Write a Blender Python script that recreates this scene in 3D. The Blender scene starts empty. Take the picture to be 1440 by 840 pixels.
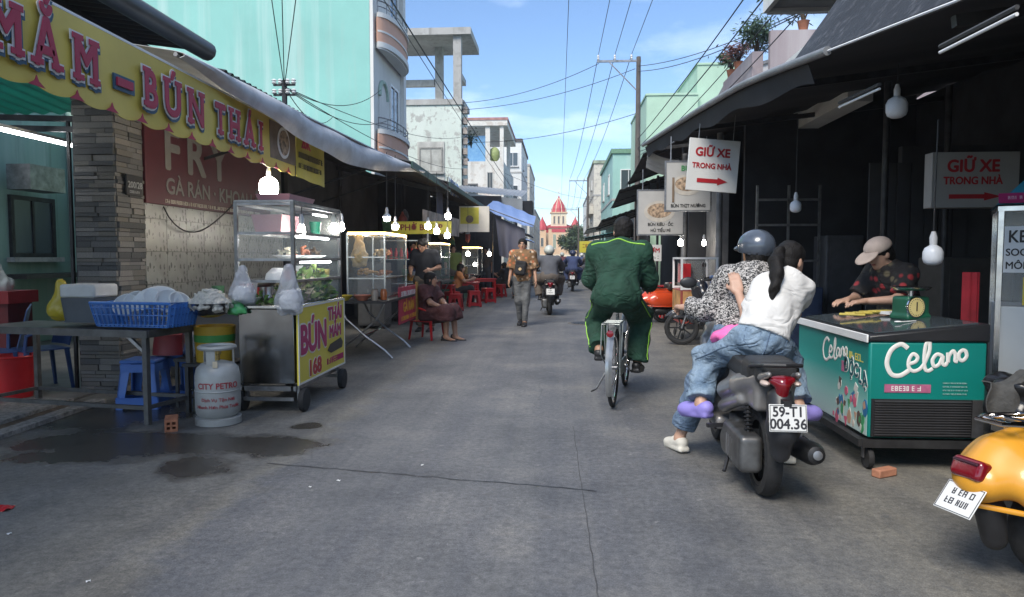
import bpy, bmesh, math, random
import numpy as np
from mathutils import Matrix, Vector
from math import sin, cos, pi, radians, sqrt

S = bpy.context.scene
C = S.collection
random.seed(11)
rnd = random.uniform

# ------------------------------------------------------------------ camera
CAM_H = 1.3
YAW, PITCH = radians(3.83), radians(3.32)
cam_d = bpy.data.cameras.new('camera')
cam = bpy.data.objects.new('camera', cam_d)
C.objects.link(cam)
cam_d.sensor_width = 36.0
cam_d.lens = 25.0
cam_d.clip_start = 0.05
cam_d.clip_end = 3000
cam.location = (0, 0, CAM_H)
cam.rotation_euler = (radians(90) - PITCH, 0, YAW)
S.camera = cam

# ------------------------------------------------------------------ light
SUN_EL, SUN_AZ = radians(47), radians(206)     # azimuth clockwise from +y (street direction)
w = bpy.data.worlds.new('World')
S.world = w
w.use_nodes = True
nt = w.node_tree
nt.nodes.clear()
wo = nt.nodes.new('ShaderNodeOutputWorld')
bg = nt.nodes.new('ShaderNodeBackground')
sky = nt.nodes.new('ShaderNodeTexSky')
sky.sky_type = 'NISHITA'
sky.sun_disc = False
sky.sun_elevation = SUN_EL
sky.sun_rotation = SUN_AZ
sky.air_density = 1.0
sky.dust_density = 0.4
sky.ozone_density = 2.5
tc = nt.nodes.new('ShaderNodeTexCoord')
sep = nt.nodes.new('ShaderNodeSeparateXYZ')
nt.links.new(tc.outputs['Generated'], sep.inputs[0])
# flat cloud layer: project direction on a plane overhead
zmx = nt.nodes.new('ShaderNodeMath'); zmx.operation = 'MAXIMUM'; zmx.inputs[1].default_value = 0.04
nt.links.new(sep.outputs['Z'], zmx.inputs[0])
zad = nt.nodes.new('ShaderNodeMath'); zad.operation = 'ADD'; zad.inputs[1].default_value = 0.10
nt.links.new(zmx.outputs[0], zad.inputs[0])
dvx = nt.nodes.new('ShaderNodeMath'); dvx.operation = 'DIVIDE'
dvy = nt.nodes.new('ShaderNodeMath'); dvy.operation = 'DIVIDE'
nt.links.new(sep.outputs['X'], dvx.inputs[0]); nt.links.new(zad.outputs[0], dvx.inputs[1])
nt.links.new(sep.outputs['Y'], dvy.inputs[0]); nt.links.new(zad.outputs[0], dvy.inputs[1])
cmb = nt.nodes.new('ShaderNodeCombineXYZ')
nt.links.new(dvx.outputs[0], cmb.inputs[0]); nt.links.new(dvy.outputs[0], cmb.inputs[1])
cmb.inputs[2].default_value = 3.7
cn = nt.nodes.new('ShaderNodeTexNoise'); cn.inputs['Scale'].default_value = 0.9
cn.inputs['Detail'].default_value = 8; cn.inputs['Roughness'].default_value = 0.58
nt.links.new(cmb.outputs[0], cn.inputs['Vector'])
cr = nt.nodes.new('ShaderNodeMapRange')
cr.inputs['From Min'].default_value = 0.47; cr.inputs['From Max'].default_value = 0.74
cr.inputs['To Min'].default_value = 0.0; cr.inputs['To Max'].default_value = 0.75
nt.links.new(cn.outputs['Fac'], cr.inputs['Value'])
cmix = nt.nodes.new('ShaderNodeMix'); cmix.data_type = 'RGBA'
fd = nt.nodes.new('ShaderNodeMapRange'); fd.inputs['From Min'].default_value = 0.02; fd.inputs['From Max'].default_value = 0.2
nt.links.new(sep.outputs['Z'], fd.inputs['Value'])
cf = nt.nodes.new('ShaderNodeMath'); cf.operation = 'MULTIPLY'
nt.links.new(cr.outputs[0], cf.inputs[0]); nt.links.new(fd.outputs[0], cf.inputs[1])
nt.links.new(cf.outputs[0], cmix.inputs['Factor'])
nt.links.new(sky.outputs[0], cmix.inputs['A'])
cmix.inputs['B'].default_value = (8.6, 8.9, 9.4, 1)
tint = nt.nodes.new('ShaderNodeMix'); tint.data_type = 'RGBA'; tint.blend_type = 'MULTIPLY'; tint.inputs['Factor'].default_value = 1.0
nt.links.new(cmix.outputs['Result'], tint.inputs['A']); tint.inputs['B'].default_value = (0.9, 0.98, 1.08, 1)
nt.links.new(tint.outputs['Result'], bg.inputs['Color'])
bg.inputs['Strength'].default_value = 0.1
nt.links.new(bg.outputs[0], wo.inputs[0])

sun_d = bpy.data.lights.new('sun', 'SUN')
sun_d.energy = 2.2
sun_d.angle = radians(26)
sun_d.color = (1.0, 0.93, 0.82)
sun = bpy.data.objects.new('sun', sun_d)
C.objects.link(sun)
sd = Vector((sin(SUN_AZ) * cos(SUN_EL), cos(SUN_AZ) * cos(SUN_EL), sin(SUN_EL)))
sun.rotation_euler = (-sd).to_track_quat('-Z', 'Y').to_euler()
sun.location = (0, -5, 20)

S.view_settings.view_transform = 'Standard'
S.view_settings.look = 'None'
S.view_settings.exposure = 1.0
S.view_settings.gamma = 1.0
S.view_settings.use_curve_mapping = False
S.cycles.max_bounces = 6
S.cycles.diffuse_bounces = 3
S.cycles.glossy_bounces = 3
S.cycles.transmission_bounces = 6
S.cycles.transparent_max_bounces = 10
S.cycles.caustics_reflective = False
S.cycles.caustics_refractive = False
S.cycles.sample_clamp_indirect = 6.0

# ------------------------------------------------------------------ pixel -> place helpers (used to lay the street out at true depths)
FPX = 1000.0
def ray(px, py):
    a = (px - 720) / FPX; b = (420 - py) / FPX
    y = cos(PITCH) + b * sin(PITCH); z = b * cos(PITCH) - sin(PITCH)
    return Vector((a * cos(YAW) - y * sin(YAW), a * sin(YAW) + y * cos(YAW), z))
def G(px, py, z=0.0):
    r = ray(px, py); t = (z - CAM_H) / r.z
    return Vector((r.x * t, r.y * t, z))
def AY(px, py, Y):
    r = ray(px, py); t = Y / r.y
    return Vector((r.x * t, Y, CAM_H + r.z * t))
def AX(px, py, X):
    r = ray(px, py); t = X / r.x
    return Vector((X, r.y * t, CAM_H + r.z * t))

# ------------------------------------------------------------------ materials
MATS = {}
def hexc(r, g, b):
    f = lambda c: (c / 255 / 12.92) if c / 255 <= 0.04045 else ((c / 255 + 0.055) / 1.055) ** 2.4
    return (f(r), f(g), f(b))
def newmat(name):
    m = bpy.data.materials.new(name); m.use_nodes = True
    n = m.node_tree.nodes; l = m.node_tree.links
    return m, n, l, n['Principled BSDF']
def coord(n, l, scale=(1, 1, 1), kind='Object', rot=(0, 0, 0)):
    t = n.new('ShaderNodeTexCoord'); mp = n.new('ShaderNodeMapping')
    mp.inputs['Scale'].default_value = scale; mp.inputs['Rotation'].default_value = rot
    l.new(t.outputs[kind], mp.inputs['Vector'])
    return mp.outputs[0]
def noise(n, l, vec, scale, detail=4, rough=0.55, out='Fac'):
    t = n.new('ShaderNodeTexNoise'); t.inputs['Scale'].default_value = scale
    t.inputs['Detail'].default_value = detail; t.inputs['Roughness'].default_value = rough
    l.new(vec, t.inputs['Vector'])
    return t.outputs[out]
def ramp(n, l, fac, stops, interp='LINEAR'):
    r = n.new('ShaderNodeValToRGB'); r.color_ramp.interpolation = interp
    e = r.color_ramp.elements
    while len(e) > 1: e.remove(e[-1])
    e[0].position = stops[0][0]; e[0].color = (*stops[0][1], 1) if len(stops[0][1]) == 3 else stops[0][1]
    for p, c in stops[1:]:
        k = e.new(p); k.color = (*c, 1) if len(c) == 3 else c
    l.new(fac, r.inputs[0])
    return r.outputs[0]
def mixc(n, l, fac, a, b, blend='MIX'):
    m = n.new('ShaderNodeMix'); m.data_type = 'RGBA'; m.blend_type = blend
    for s, v in (('Factor', fac), ('A', a), ('B', b)):
        if hasattr(v, 'is_output'): l.new(v, m.inputs[s])
        elif s == 'Factor': m.inputs[s].default_value = v
        else: m.inputs[s].default_value = (*v, 1)
    return m.outputs['Result']
def bump(n, l, bsdf, h, strength=0.3, dist=0.01):
    b = n.new('ShaderNodeBump'); b.inputs['Strength'].default_value = strength
    b.inputs['Distance'].default_value = dist
    l.new(h, b.inputs['Height']); l.new(b.outputs[0], bsdf.inputs['Normal'])
def dk(c, f): return tuple(v * f for v in c)
def folds(n, l, b, v, fine_scale=150, strength=0.75, sc=7.0):
    """cloth relief: creases from a ridged, stretched noise plus a fine weave"""
    mp = n.new('ShaderNodeMapping'); mp.inputs['Scale'].default_value = (1.0, 1.0, 1.5); mp.inputs['Rotation'].default_value = (0.3, 0.5, 0.2); l.new(v, mp.inputs[0])
    t = n.new('ShaderNodeTexNoise'); t.inputs['Scale'].default_value = sc; t.inputs['Detail'].default_value = 1.6; t.inputs['Distortion'].default_value = 0.9; l.new(mp.outputs[0], t.inputs['Vector'])
    a = n.new('ShaderNodeMath'); a.operation = 'SUBTRACT'; a.inputs[1].default_value = 0.5; l.new(t.outputs['Fac'], a.inputs[0])
    a2 = n.new('ShaderNodeMath'); a2.operation = 'ABSOLUTE'; l.new(a.outputs[0], a2.inputs[0])
    f = noise(n, l, v, fine_scale, 2, 0.6)
    s = n.new('ShaderNodeMath'); s.operation = 'MULTIPLY_ADD'; l.new(f, s.inputs[0]); s.inputs[1].default_value = 0.03; l.new(a2.outputs[0], s.inputs[2])
    bump(n, l, b, s.outputs[0], strength, 0.04)
def M(name, col=None, rough=0.6, metal=0.0, var=0.25, scale=9, bmp=0.0, bscale=80, emit=None, es=0.0, alpha=1.0, trans=0.0, spec=0.5, coat=0.0, grime=0.0, rvar=0.0, cloth=0.0):
    if name in MATS: return MATS[name]
    m, n, l, b = newmat(name)
    b.inputs['Roughness'].default_value = rough; b.inputs['Metallic'].default_value = metal
    b.inputs['Specular IOR Level'].default_value = spec
    v = coord(n, l)
    c = None
    if var > 0:
        f = noise(n, l, v, scale, 5)
        c = ramp(n, l, f, [(0.3, dk(col, 1 - var)), (0.7, tuple(min(1, x * (1 + var * 0.5)) for x in col))])
        if grime > 0:
            g = noise(n, l, v, scale * 0.35, 7, 0.65)
            gm = ramp(n, l, g, [(0.45, (0, 0, 0)), (0.72, (grime, grime, grime))])
            c = mixc(n, l, gm, c, (0.05, 0.045, 0.04))
        l.new(c, b.inputs['Base Color'])
    else:
        b.inputs['Base Color'].default_value = (*col, 1)
    if rvar > 0:
        f2 = noise(n, l, v, scale * 1.7, 4)
        mr = n.new('ShaderNodeMapRange'); mr.inputs['To Min'].default_value = max(0.02, rough - rvar); mr.inputs['To Max'].default_value = rough + rvar
        l.new(f2, mr.inputs['Value']); l.new(mr.outputs[0], b.inputs['Roughness'])
    if cloth > 0: folds(n, l, b, v, 150, cloth)
    if bmp > 0: bump(n, l, b, noise(n, l, v, bscale, 3), bmp, 0.01)
    if emit: b.inputs['Emission Color'].default_value = (*emit, 1); b.inputs['Emission Strength'].default_value = es
    if alpha < 1: b.inputs['Alpha'].default_value = alpha
    if trans > 0: b.inputs['Transmission Weight'].default_value = trans
    if coat > 0: b.inputs['Coat Weight'].default_value = coat; b.inputs['Coat Roughness'].default_value = 0.08
    MATS[name] = m
    return m

# ------------------------------------------------------------------ mesh helpers
def rz3(a): return Matrix.Rotation(a, 3, 'Z')
def V(*a): return Vector(a)
class MB:
    def __init__(s): s.v = []; s.f = []; s.mi = []; s.cur = 0
    def add(s, vs, fs, X=None):
        o = len(s.v)
        if X is not None: vs = [X @ Vector(p) for p in vs]
        s.v.extend([tuple(p) for p in vs]); s.f.extend([tuple(i + o for i in f) for f in fs]); s.mi.extend([s.cur] * len(fs))
        return s
    def box(s, c, d, R=None):
        hx, hy, hz = d[0] / 2, d[1] / 2, d[2] / 2
        vs = [Vector((x * hx, y * hy, z * hz)) for x in (-1, 1) for y in (-1, 1) for z in (-1, 1)]
        if R is not None:
            if not hasattr(R, 'to_quaternion'): R = rz3(R)
            vs = [R @ p for p in vs]
        c = Vector(c)
        return s.add([p + c for p in vs], [(0, 1, 3, 2), (4, 6, 7, 5), (0, 4, 5, 1), (2, 3, 7, 6), (0, 2, 6, 4), (1, 5, 7, 3)])
    def bx(s, x0, x1, y0, y1, z0, z1): return s.box(((x0 + x1) / 2, (y0 + y1) / 2, (z0 + z1) / 2), (x1 - x0, y1 - y0, z1 - z0))
    def bar(s, a, b, w, h=None, up=(0, 0, 1)):
        a, b = Vector(a), Vector(b); d = (b - a); L = d.length
        if L < 1e-6: return s
        d.normalize(); up = Vector(up)
        if abs(d.dot(up)) > 0.98: up = Vector((0, 1, 0))
        x = d.cross(up).normalized(); z = x.cross(d)
        R = Matrix((x, d, z)).transposed()
        return s.box((a + b) / 2, (w, L, h or w), R)
    def tube(s, pts, r, n=8, closed=False, flat=1.0):
        P = [Vector(p) for p in pts]; N = len(P)
        rr = r if isinstance(r, (list, tuple)) else [r] * N
        vs = []; prev = None
        for i, p in enumerate(P):
            if closed: t = P[(i + 1) % N] - P[i - 1]
            else: t = P[min(i + 1, N - 1)] - P[max(i - 1, 0)]
            t.normalize()
            if prev is None:
                a = Vector((0, 0, 1)) if abs(t.z) < 0.9 else Vector((1, 0, 0))
                x = t.cross(a).normalized()
            else:
                x = prev - t * prev.dot(t)
                x = x.normalized() if x.length > 1e-6 else t.orthogonal().normalized()
            y = t.cross(x); prev = x
            for k in range(n):
                q = 2 * pi * k / n
                vs.append(p + x * (cos(q) * rr[i]) + y * (sin(q) * rr[i] * flat))
        fs = []
        for i in range(N if closed else N - 1):
            j = (i + 1) % N
            for k in range(n):
                k2 = (k + 1) % n
                fs.append((i * n + k, i * n + k2, j * n + k2, j * n + k))
        if not closed:
            fs.append(tuple(range(n))[::-1]); fs.append(tuple((N - 1) * n + k for k in range(n)))
        return s.add(vs, fs)
    def lathe(s, prof, n=24, c=(0, 0, 0), R=None, caps=True):
        vs = []; c = Vector(c)
        if R is not None and not hasattr(R, 'to_quaternion'):   # axis vector
            R = Vector(R).to_track_quat('Z', 'Y').to_matrix()
        for r, z in prof:
            for k in range(n):
                q = 2 * pi * k / n
                p = Vector((r * cos(q), r * sin(q), z))
                if R is not None: p = R @ p
                vs.append(p + c)
        fs = []
        for i in range(len(prof) - 1):
            for k in range(n):
                k2 = (k + 1) % n
                fs.append((i * n + k, i * n + k2, (i + 1) * n + k2, (i + 1) * n + k))
        if caps:
            fs.append(tuple(range(n))[::-1]); fs.append(tuple((len(prof) - 1) * n + k for k in range(n)))
        return s.add(vs, fs)
    def prism(s, poly, d, X=None, z0=0.0):
        n = len(poly)
        vs = [(p[0], p[1], z0) for p in poly] + [(p[0], p[1], z0 + d) for p in poly]
        fs = [tuple(range(n))[::-1], tuple(range(n, 2 * n))] + [(i, (i + 1) % n, n + (i + 1) % n, n + i) for i in range(n)]
        return s.add(vs, fs, X)
    def ell(s, c, r, n=12, R=None):
        m = max(6, n // 2 + 2); c = Vector(c)
        if not isinstance(r, (tuple, list)): r = (r, r, r)
        vs = []
        for i in range(m + 1):
            t = pi * i / m
            for k in range(n):
                q = 2 * pi * k / n
                p = Vector((r[0] * sin(t) * cos(q), r[1] * sin(t) * sin(q), -r[2] * cos(t)))
                if R is not None: p = R @ p
                vs.append(p + c)
        fs = []
        for i in range(m):
            for k in range(n):
                k2 = (k + 1) % n
                fs.append((i * n + k, i * n + k2, (i + 1) * n + k2, (i + 1) * n + k))
        return s.add(vs, fs)
    def sheet(s, fn, nu, nv, th=0.0):
        """grid surface fn(u,v)->point, optional thickness along the grid normal"""
        P = [[Vector(fn(i / nu, j / nv)) for j in range(nv + 1)] for i in range(nu + 1)]
        vs = [p for row in P for p in row]; m = nv + 1
        fs = [(i * m + j, (i + 1) * m + j, (i + 1) * m + j + 1, i * m + j + 1) for i in range(nu) for j in range(nv)]
        if th:
            N = []
            for i in range(nu + 1):
                for j in range(nv + 1):
                    du = P[min(i + 1, nu)][j] - P[max(i - 1, 0)][j]; dv = P[i][min(j + 1, nv)] - P[i][max(j - 1, 0)]
                    nn = du.cross(dv); N.append(nn.normalized() if nn.length > 1e-9 else Vector((0, 0, 1)))
            k = len(vs); vs = vs + [p - q * th for p, q in zip(vs, N)]
            fs = fs + [tuple(x + k for x in f[::-1]) for f in fs]
            ring = [i * m for i in range(nu + 1)] + [nu * m + j for j in range(1, nv + 1)] + [i * m + nv for i in range(nu - 1, -1, -1)] + [j for j in range(nv - 1, 0, -1)]
            for a in range(len(ring)):
                b = ring[(a + 1) % len(ring)]; a = ring[a]
                fs.append((b, a, a + k, b + k))
        return s.add(vs, fs)
    def build(s, name, mat, parent=None, smooth=True, bevel=0.0, ang=38, seg=2, rec=True):
        me = bpy.data.meshes.new(name)
        me.from_pydata(s.v, [], s.f)
        mats = mat if isinstance(mat, (list, tuple)) else [mat]
        for m in mats: me.materials.append(m)
        if len(mats) > 1: me.polygons.foreach_set('material_index', s.mi)
        if rec:
            bm = bmesh.new(); bm.from_mesh(me)
            bmesh.ops.recalc_face_normals(bm, faces=bm.faces)
            bm.to_mesh(me); bm.free()
        if smooth:
            me.shade_smooth(); me.set_sharp_from_angle(angle=radians(ang))
        o = bpy.data.objects.new(name, me); C.objects.link(o)
        if parent is not None: o.parent = parent
        if bevel > 0:
            bv = o.modifiers.new('bevel', 'BEVEL'); bv.width = bevel; bv.segments = seg; bv.limit_method = 'ANGLE'; bv.angle_limit = radians(40)
        return o
def tag(o, label, cat, group=None):
    o['label'] = label; o['category'] = cat
    if group: o['group'] = group
    return o
def T(name, label, cat, loc=(0, 0, 0), rz=0.0, group=None):
    o = bpy.data.objects.new(name, None); C.objects.link(o)
    o.location = loc; o.rotation_euler = (0, 0, rz); o.empty_display_size = 0.1
    return tag(o, label, cat, group)
def struct(o): o['kind'] = 'structure'; return o
def stuff(o): o['kind'] = 'stuff'; return o
def copy_tree(o, parent=None):
    c = o.copy(); C.objects.link(c); c.parent = parent
    for ch in list(o.children): copy_tree(ch, c)
    return c
def frame(org, xd, up):
    """4x4: local x along xd, local y along up, local z = outward normal"""
    xd = Vector(xd).normalized(); up = Vector(up); z = xd.cross(up).normalized(); y = z.cross(xd)
    X = Matrix((xd, y, z)).transposed().to_4x4(); X.translation = Vector(org); return X
TXT = {}
def text(name, string, size, mat, parent, X, z=0.004, bold=0.0, sx=1.0, depth=0.0015, align='CENTER', space=1.0, shear=0.0):
    cu = bpy.data.curves.new('t', 'FONT'); cu.body = string; cu.size = size; cu.align_x = align; cu.align_y = 'CENTER'
    cu.extrude = depth; cu.space_character = space; cu.shear = shear; cu.resolution_u = 4
    o = bpy.data.objects.new('t', cu); C.objects.link(o)
    dg = bpy.context.evaluated_depsgraph_get()
    me = bpy.data.meshes.new_from_object(o.evaluated_get(dg))
    bpy.data.objects.remove(o); bpy.data.curves.remove(cu)
    if bold > 0:   # embolden with shifted copies a hair apart in depth
        bm = bmesh.new(); q = bold * size
        for j, (ex, ey) in enumerate(((0, 0), (1, 0), (-1, 0), (0, 1), (0, -1), (.7, .7), (-.7, .7), (.7, -.7), (-.7, -.7))):
            m2 = me.copy(); m2.transform(Matrix.Translation((ex * q, ey * q, -0.00012 * j))); bm.from_mesh(m2); bpy.data.meshes.remove(m2)
        bm.to_mesh(me); bm.free()
    me.transform(X @ Matrix.Translation((0, 0, z)) @ Matrix.Diagonal((sx, 1, 1, 1)))
    me.materials.clear(); me.materials.append(mat); me.name = name
    ob = bpy.data.objects.new(name, me); C.objects.link(ob); ob.parent = parent
    return ob

# ------------------------------------------------------------------ implicit surfaces (organic shapes)
def nrm(v):
    v = np.asarray(v, float); L = np.linalg.norm(v); return v / L if L > 1e-9 else v
def axes(x=None, z=None):
    """3x3 rows = local axes; x = lateral, z = up"""
    z = nrm(z if z is not None else (0, 0, 1)); x = np.asarray(x if x is not None else (1, 0, 0), float)
    x = nrm(x - z * np.dot(x, z)); y = np.cross(z, x); return np.array([x, y, z])
class SDF:
    def __init__(s): s.p = []
    def cap(s, a, b, ra, rb=None, k=0.03, flat=False, sub=False):
        s.p.append(('c', np.array(a, float), np.array(b, float), ra, ra if rb is None else rb, k, flat, sub)); return s
    def ell(s, c, r, A=None, k=0.03, sub=False):
        s.p.append(('e', np.array(c, float), np.array(r if not np.isscalar(r) else (r, r, r), float), A, k, sub)); return s
    def box(s, c, h, rr=0.01, A=None, k=0.02, sub=False):
        s.p.append(('b', np.array(c, float), np.array(h, float), rr, A, k, sub)); return s
    def cut(s, p, n): s.p.append(('x', np.array(p, float), nrm(n))); return s
    def wrinkle(s, amp, freq, seed=1, stretch=(1, 1, 1)): s.p.append(('n', amp, freq, seed, stretch)); return s
    def mesh(s, h):
        lo = np.full(3, 1e9); hi = -lo
        for q in s.p:
            if q[0] == 'c' and not q[7]:
                r = max(q[3], q[4]); lo = np.minimum(lo, np.minimum(q[1], q[2]) - r); hi = np.maximum(hi, np.maximum(q[1], q[2]) + r)
            elif q[0] == 'e' and not q[5]: r = q[2].max(); lo = np.minimum(lo, q[1] - r); hi = np.maximum(hi, q[1] + r)
            elif q[0] == 'b' and not q[6]: r = np.linalg.norm(q[2]) + q[3]; lo = np.minimum(lo, q[1] - r); hi = np.maximum(hi, q[1] + r)
        lo -= 3 * h + 0.012; hi += 3 * h + 0.012
        n = np.maximum(np.ceil((hi - lo) / h).astype(int) + 1, 4)
        ax = [lo[i] + h * np.arange(n[i]) for i in range(3)]
        D = np.full(n, 0.15, np.float32)
        for q in s.p:
            if q[0] in 'ceb':
                if q[0] == 'c': a0, a1, rr, kk, sub = np.minimum(q[1], q[2]), np.maximum(q[1], q[2]), max(q[3], q[4]), q[5], q[7]
                elif q[0] == 'e': a0 = a1 = q[1]; rr = q[2].max(); kk, sub = q[4], q[5]
                else: a0 = a1 = q[1]; rr = np.linalg.norm(q[2]) + q[3]; kk, sub = q[5], q[6]
                pad = rr + kk + 3 * h + 0.03
                i0 = np.clip(np.floor((a0 - pad - lo) / h).astype(int), 0, n - 1); i1 = np.clip(np.ceil((a1 + pad - lo) / h).astype(int) + 1, 1, n)
                if np.any(i1 <= i0): continue
                sl = tuple(slice(i0[i], i1[i]) for i in range(3))
                X, Y, Z = np.meshgrid(*[ax[i][sl[i]] for i in range(3)], indexing='ij')
                if q[0] == 'c':
                    a, b = q[1], q[2]; ba = b - a; L2 = float(ba @ ba) + 1e-12
                    px, py, pz = X - a[0], Y - a[1], Z - a[2]
                    t0 = (px * ba[0] + py * ba[1] + pz * ba[2]) / L2; t = np.clip(t0, 0, 1)
                    d = np.sqrt((px - ba[0] * t) ** 2 + (py - ba[1] * t) ** 2 + (pz - ba[2] * t) ** 2) - (q[3] + (q[4] - q[3]) * t)
                    if q[6]: d = np.maximum(d, (t0 - 1) * math.sqrt(L2))
                else:
                    px, py, pz = X - q[1][0], Y - q[1][1], Z - q[1][2]
                    A = q[3] if q[0] == 'e' else q[4]
                    if A is not None:
                        px, py, pz = [A[i][0] * px + A[i][1] * py + A[i][2] * pz for i in range(3)]
                    if q[0] == 'e':
                        r = q[2]
                        k0 = np.sqrt((px / r[0]) ** 2 + (py / r[1]) ** 2 + (pz / r[2]) ** 2)
                        k1 = np.sqrt((px / r[0] ** 2) ** 2 + (py / r[1] ** 2) ** 2 + (pz / r[2] ** 2) ** 2) + 1e-9
                        d = k0 * (k0 - 1) / k1
                        d = np.where(k0 < 0.05, -r.min(), d)
                    else:
                        hx, hy, hz = q[2]
                        ux, uy, uz = np.abs(px) - hx, np.abs(py) - hy, np.abs(pz) - hz
                        d = np.sqrt(np.maximum(ux, 0) ** 2 + np.maximum(uy, 0) ** 2 + np.maximum(uz, 0) ** 2) + np.minimum(np.maximum(ux, np.maximum(uy, uz)), 0) - q[3]
                o = D[sl]
                if sub:
                    d = -d
                    e = np.maximum(kk - np.abs(o - d), 0) / max(kk, 1e-6); D[sl] = np.maximum(o, d) + e * e * kk * 0.25
                else:
                    e = np.maximum(kk - np.abs(o - d), 0) / max(kk, 1e-6); D[sl] = np.minimum(o, d) - e * e * kk * 0.25
            elif q[0] == 'x':
                g = [(ax[i] - q[1][i]) * q[2][i] for i in range(3)]
                D = np.maximum(D, g[0][:, None, None] + g[1][None, :, None] + g[2][None, None, :]).astype(np.float32)
            elif q[0] == 'n':
                rs = np.random.RandomState(q[3]); X, Y, Z = np.meshgrid(*ax, indexing='ij')
                f = np.zeros_like(D)
                wx = 0.03 * np.sin(Z * 23 + 1) + 0.012 * np.sin(Y * 47); wz = 0.03 * np.sin(X * 21 + 2) + 0.012 * np.sin(Y * 39 + 1)
                for j in range(6):
                    dv = nrm(rs.normal(size=3) * np.array(q[4])); fr = q[2] * (0.6 + rs.rand() * 0.9)
                    a_ = np.sin(0.5 * fr * (dv[0] * (X + wx) + dv[1] * (Y + wz) + dv[2] * (Z + wz)) + rs.rand() * 7); f += 1.0 - 2.0 * np.sqrt(a_ * a_ + 0.02)
                D = D + (q[1] / 3.0) * f
        D[0] = D[-1] = 0.1; D[:, 0] = D[:, -1] = 0.1; D[:, :, 0] = D[:, :, -1] = 0.1
        ins = D < 0
        c8 = [ins[i:n[0] - 1 + i, j:n[1] - 1 + j, k:n[2] - 1 + k] for i in (0, 1) for j in (0, 1) for k in (0, 1)]
        sm = sum(x.astype(np.int8) for x in c8)
        act = (sm > 0) & (sm < 8)
        idx = np.argwhere(act)
        if len(idx) == 0: return [], []
        ids = np.full(act.shape, -1, np.int64); ids[act] = np.arange(len(idx))
        acc = np.zeros((len(idx), 3)); cnt = np.zeros(len(idx))
        cor = {(i, j, k): D[idx[:, 0] + i, idx[:, 1] + j, idx[:, 2] + k].astype(float) for i in (0, 1) for j in (0, 1) for k in (0, 1)}
        for a in cor:
            for dim in range(3):
                if a[dim] == 0:
                    b = list(a); b[dim] = 1; b = tuple(b)
                    da, db = cor[a], cor[b]; m = (da < 0) != (db < 0)
                    t = np.where(m, da / np.where(m, da - db, 1), 0)
                    p = np.array(a, float)[None].repeat(len(idx), 0); p[:, dim] += t
                    acc[m] += p[m]; cnt[m] += 1
        vs = lo + h * (idx + acc / cnt[:, None])
        fs = []
        for dim in range(3):
            o1, o2 = [x for x in range(3) if x != dim]
            sa = [slice(1, -1)] * 3; sa[dim] = slice(0, -1); sb = list(sa); sb[dim] = slice(1, None)
            A, B = ins[tuple(sa)], ins[tuple(sb)]
            ch = np.argwhere(A != B)
            if len(ch) == 0: continue
            fl = A[ch[:, 0], ch[:, 1], ch[:, 2]]
            base = ch.copy(); base[:, o1] += 1; base[:, o2] += 1
            def cid(d1, d2):
                q = base.copy(); q[:, o1] += d1; q[:, o2] += d2
                return ids[q[:, 0], q[:, 1], q[:, 2]]
            q = np.stack([cid(-1, -1), cid(0, -1), cid(0, 0), cid(-1, 0)], 1)
            flip = fl if dim != 1 else ~fl
            q[~flip] = q[~flip][:, ::-1]
            fs.append(q)
        fs = np.concatenate(fs)
        fs = fs[(fs >= 0).all(1)]
        return vs, fs
    def build(s, name, mat, parent=None, h=0.01, ang=None, sm=0):
        vs, fs = s.mesh(h)
        me = bpy.data.meshes.new(name)
        if len(vs):
            me.vertices.add(len(vs)); me.vertices.foreach_set('co', np.asarray(vs, np.float32).ravel())
            me.loops.add(len(fs) * 4); me.loops.foreach_set('vertex_index', fs.astype(np.int32).ravel())
            me.polygons.add(len(fs)); me.polygons.foreach_set('loop_start', np.arange(0, len(fs) * 4, 4, dtype=np.int32))
            me.update(calc_edges=True); me.validate()
        me.materials.append(mat); me.shade_smooth()
        if ang: me.set_sharp_from_angle(angle=radians(ang))
        o = bpy.data.objects.new(name, me); C.objects.link(o)
        if parent is not None: o.parent = parent
        return o
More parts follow.
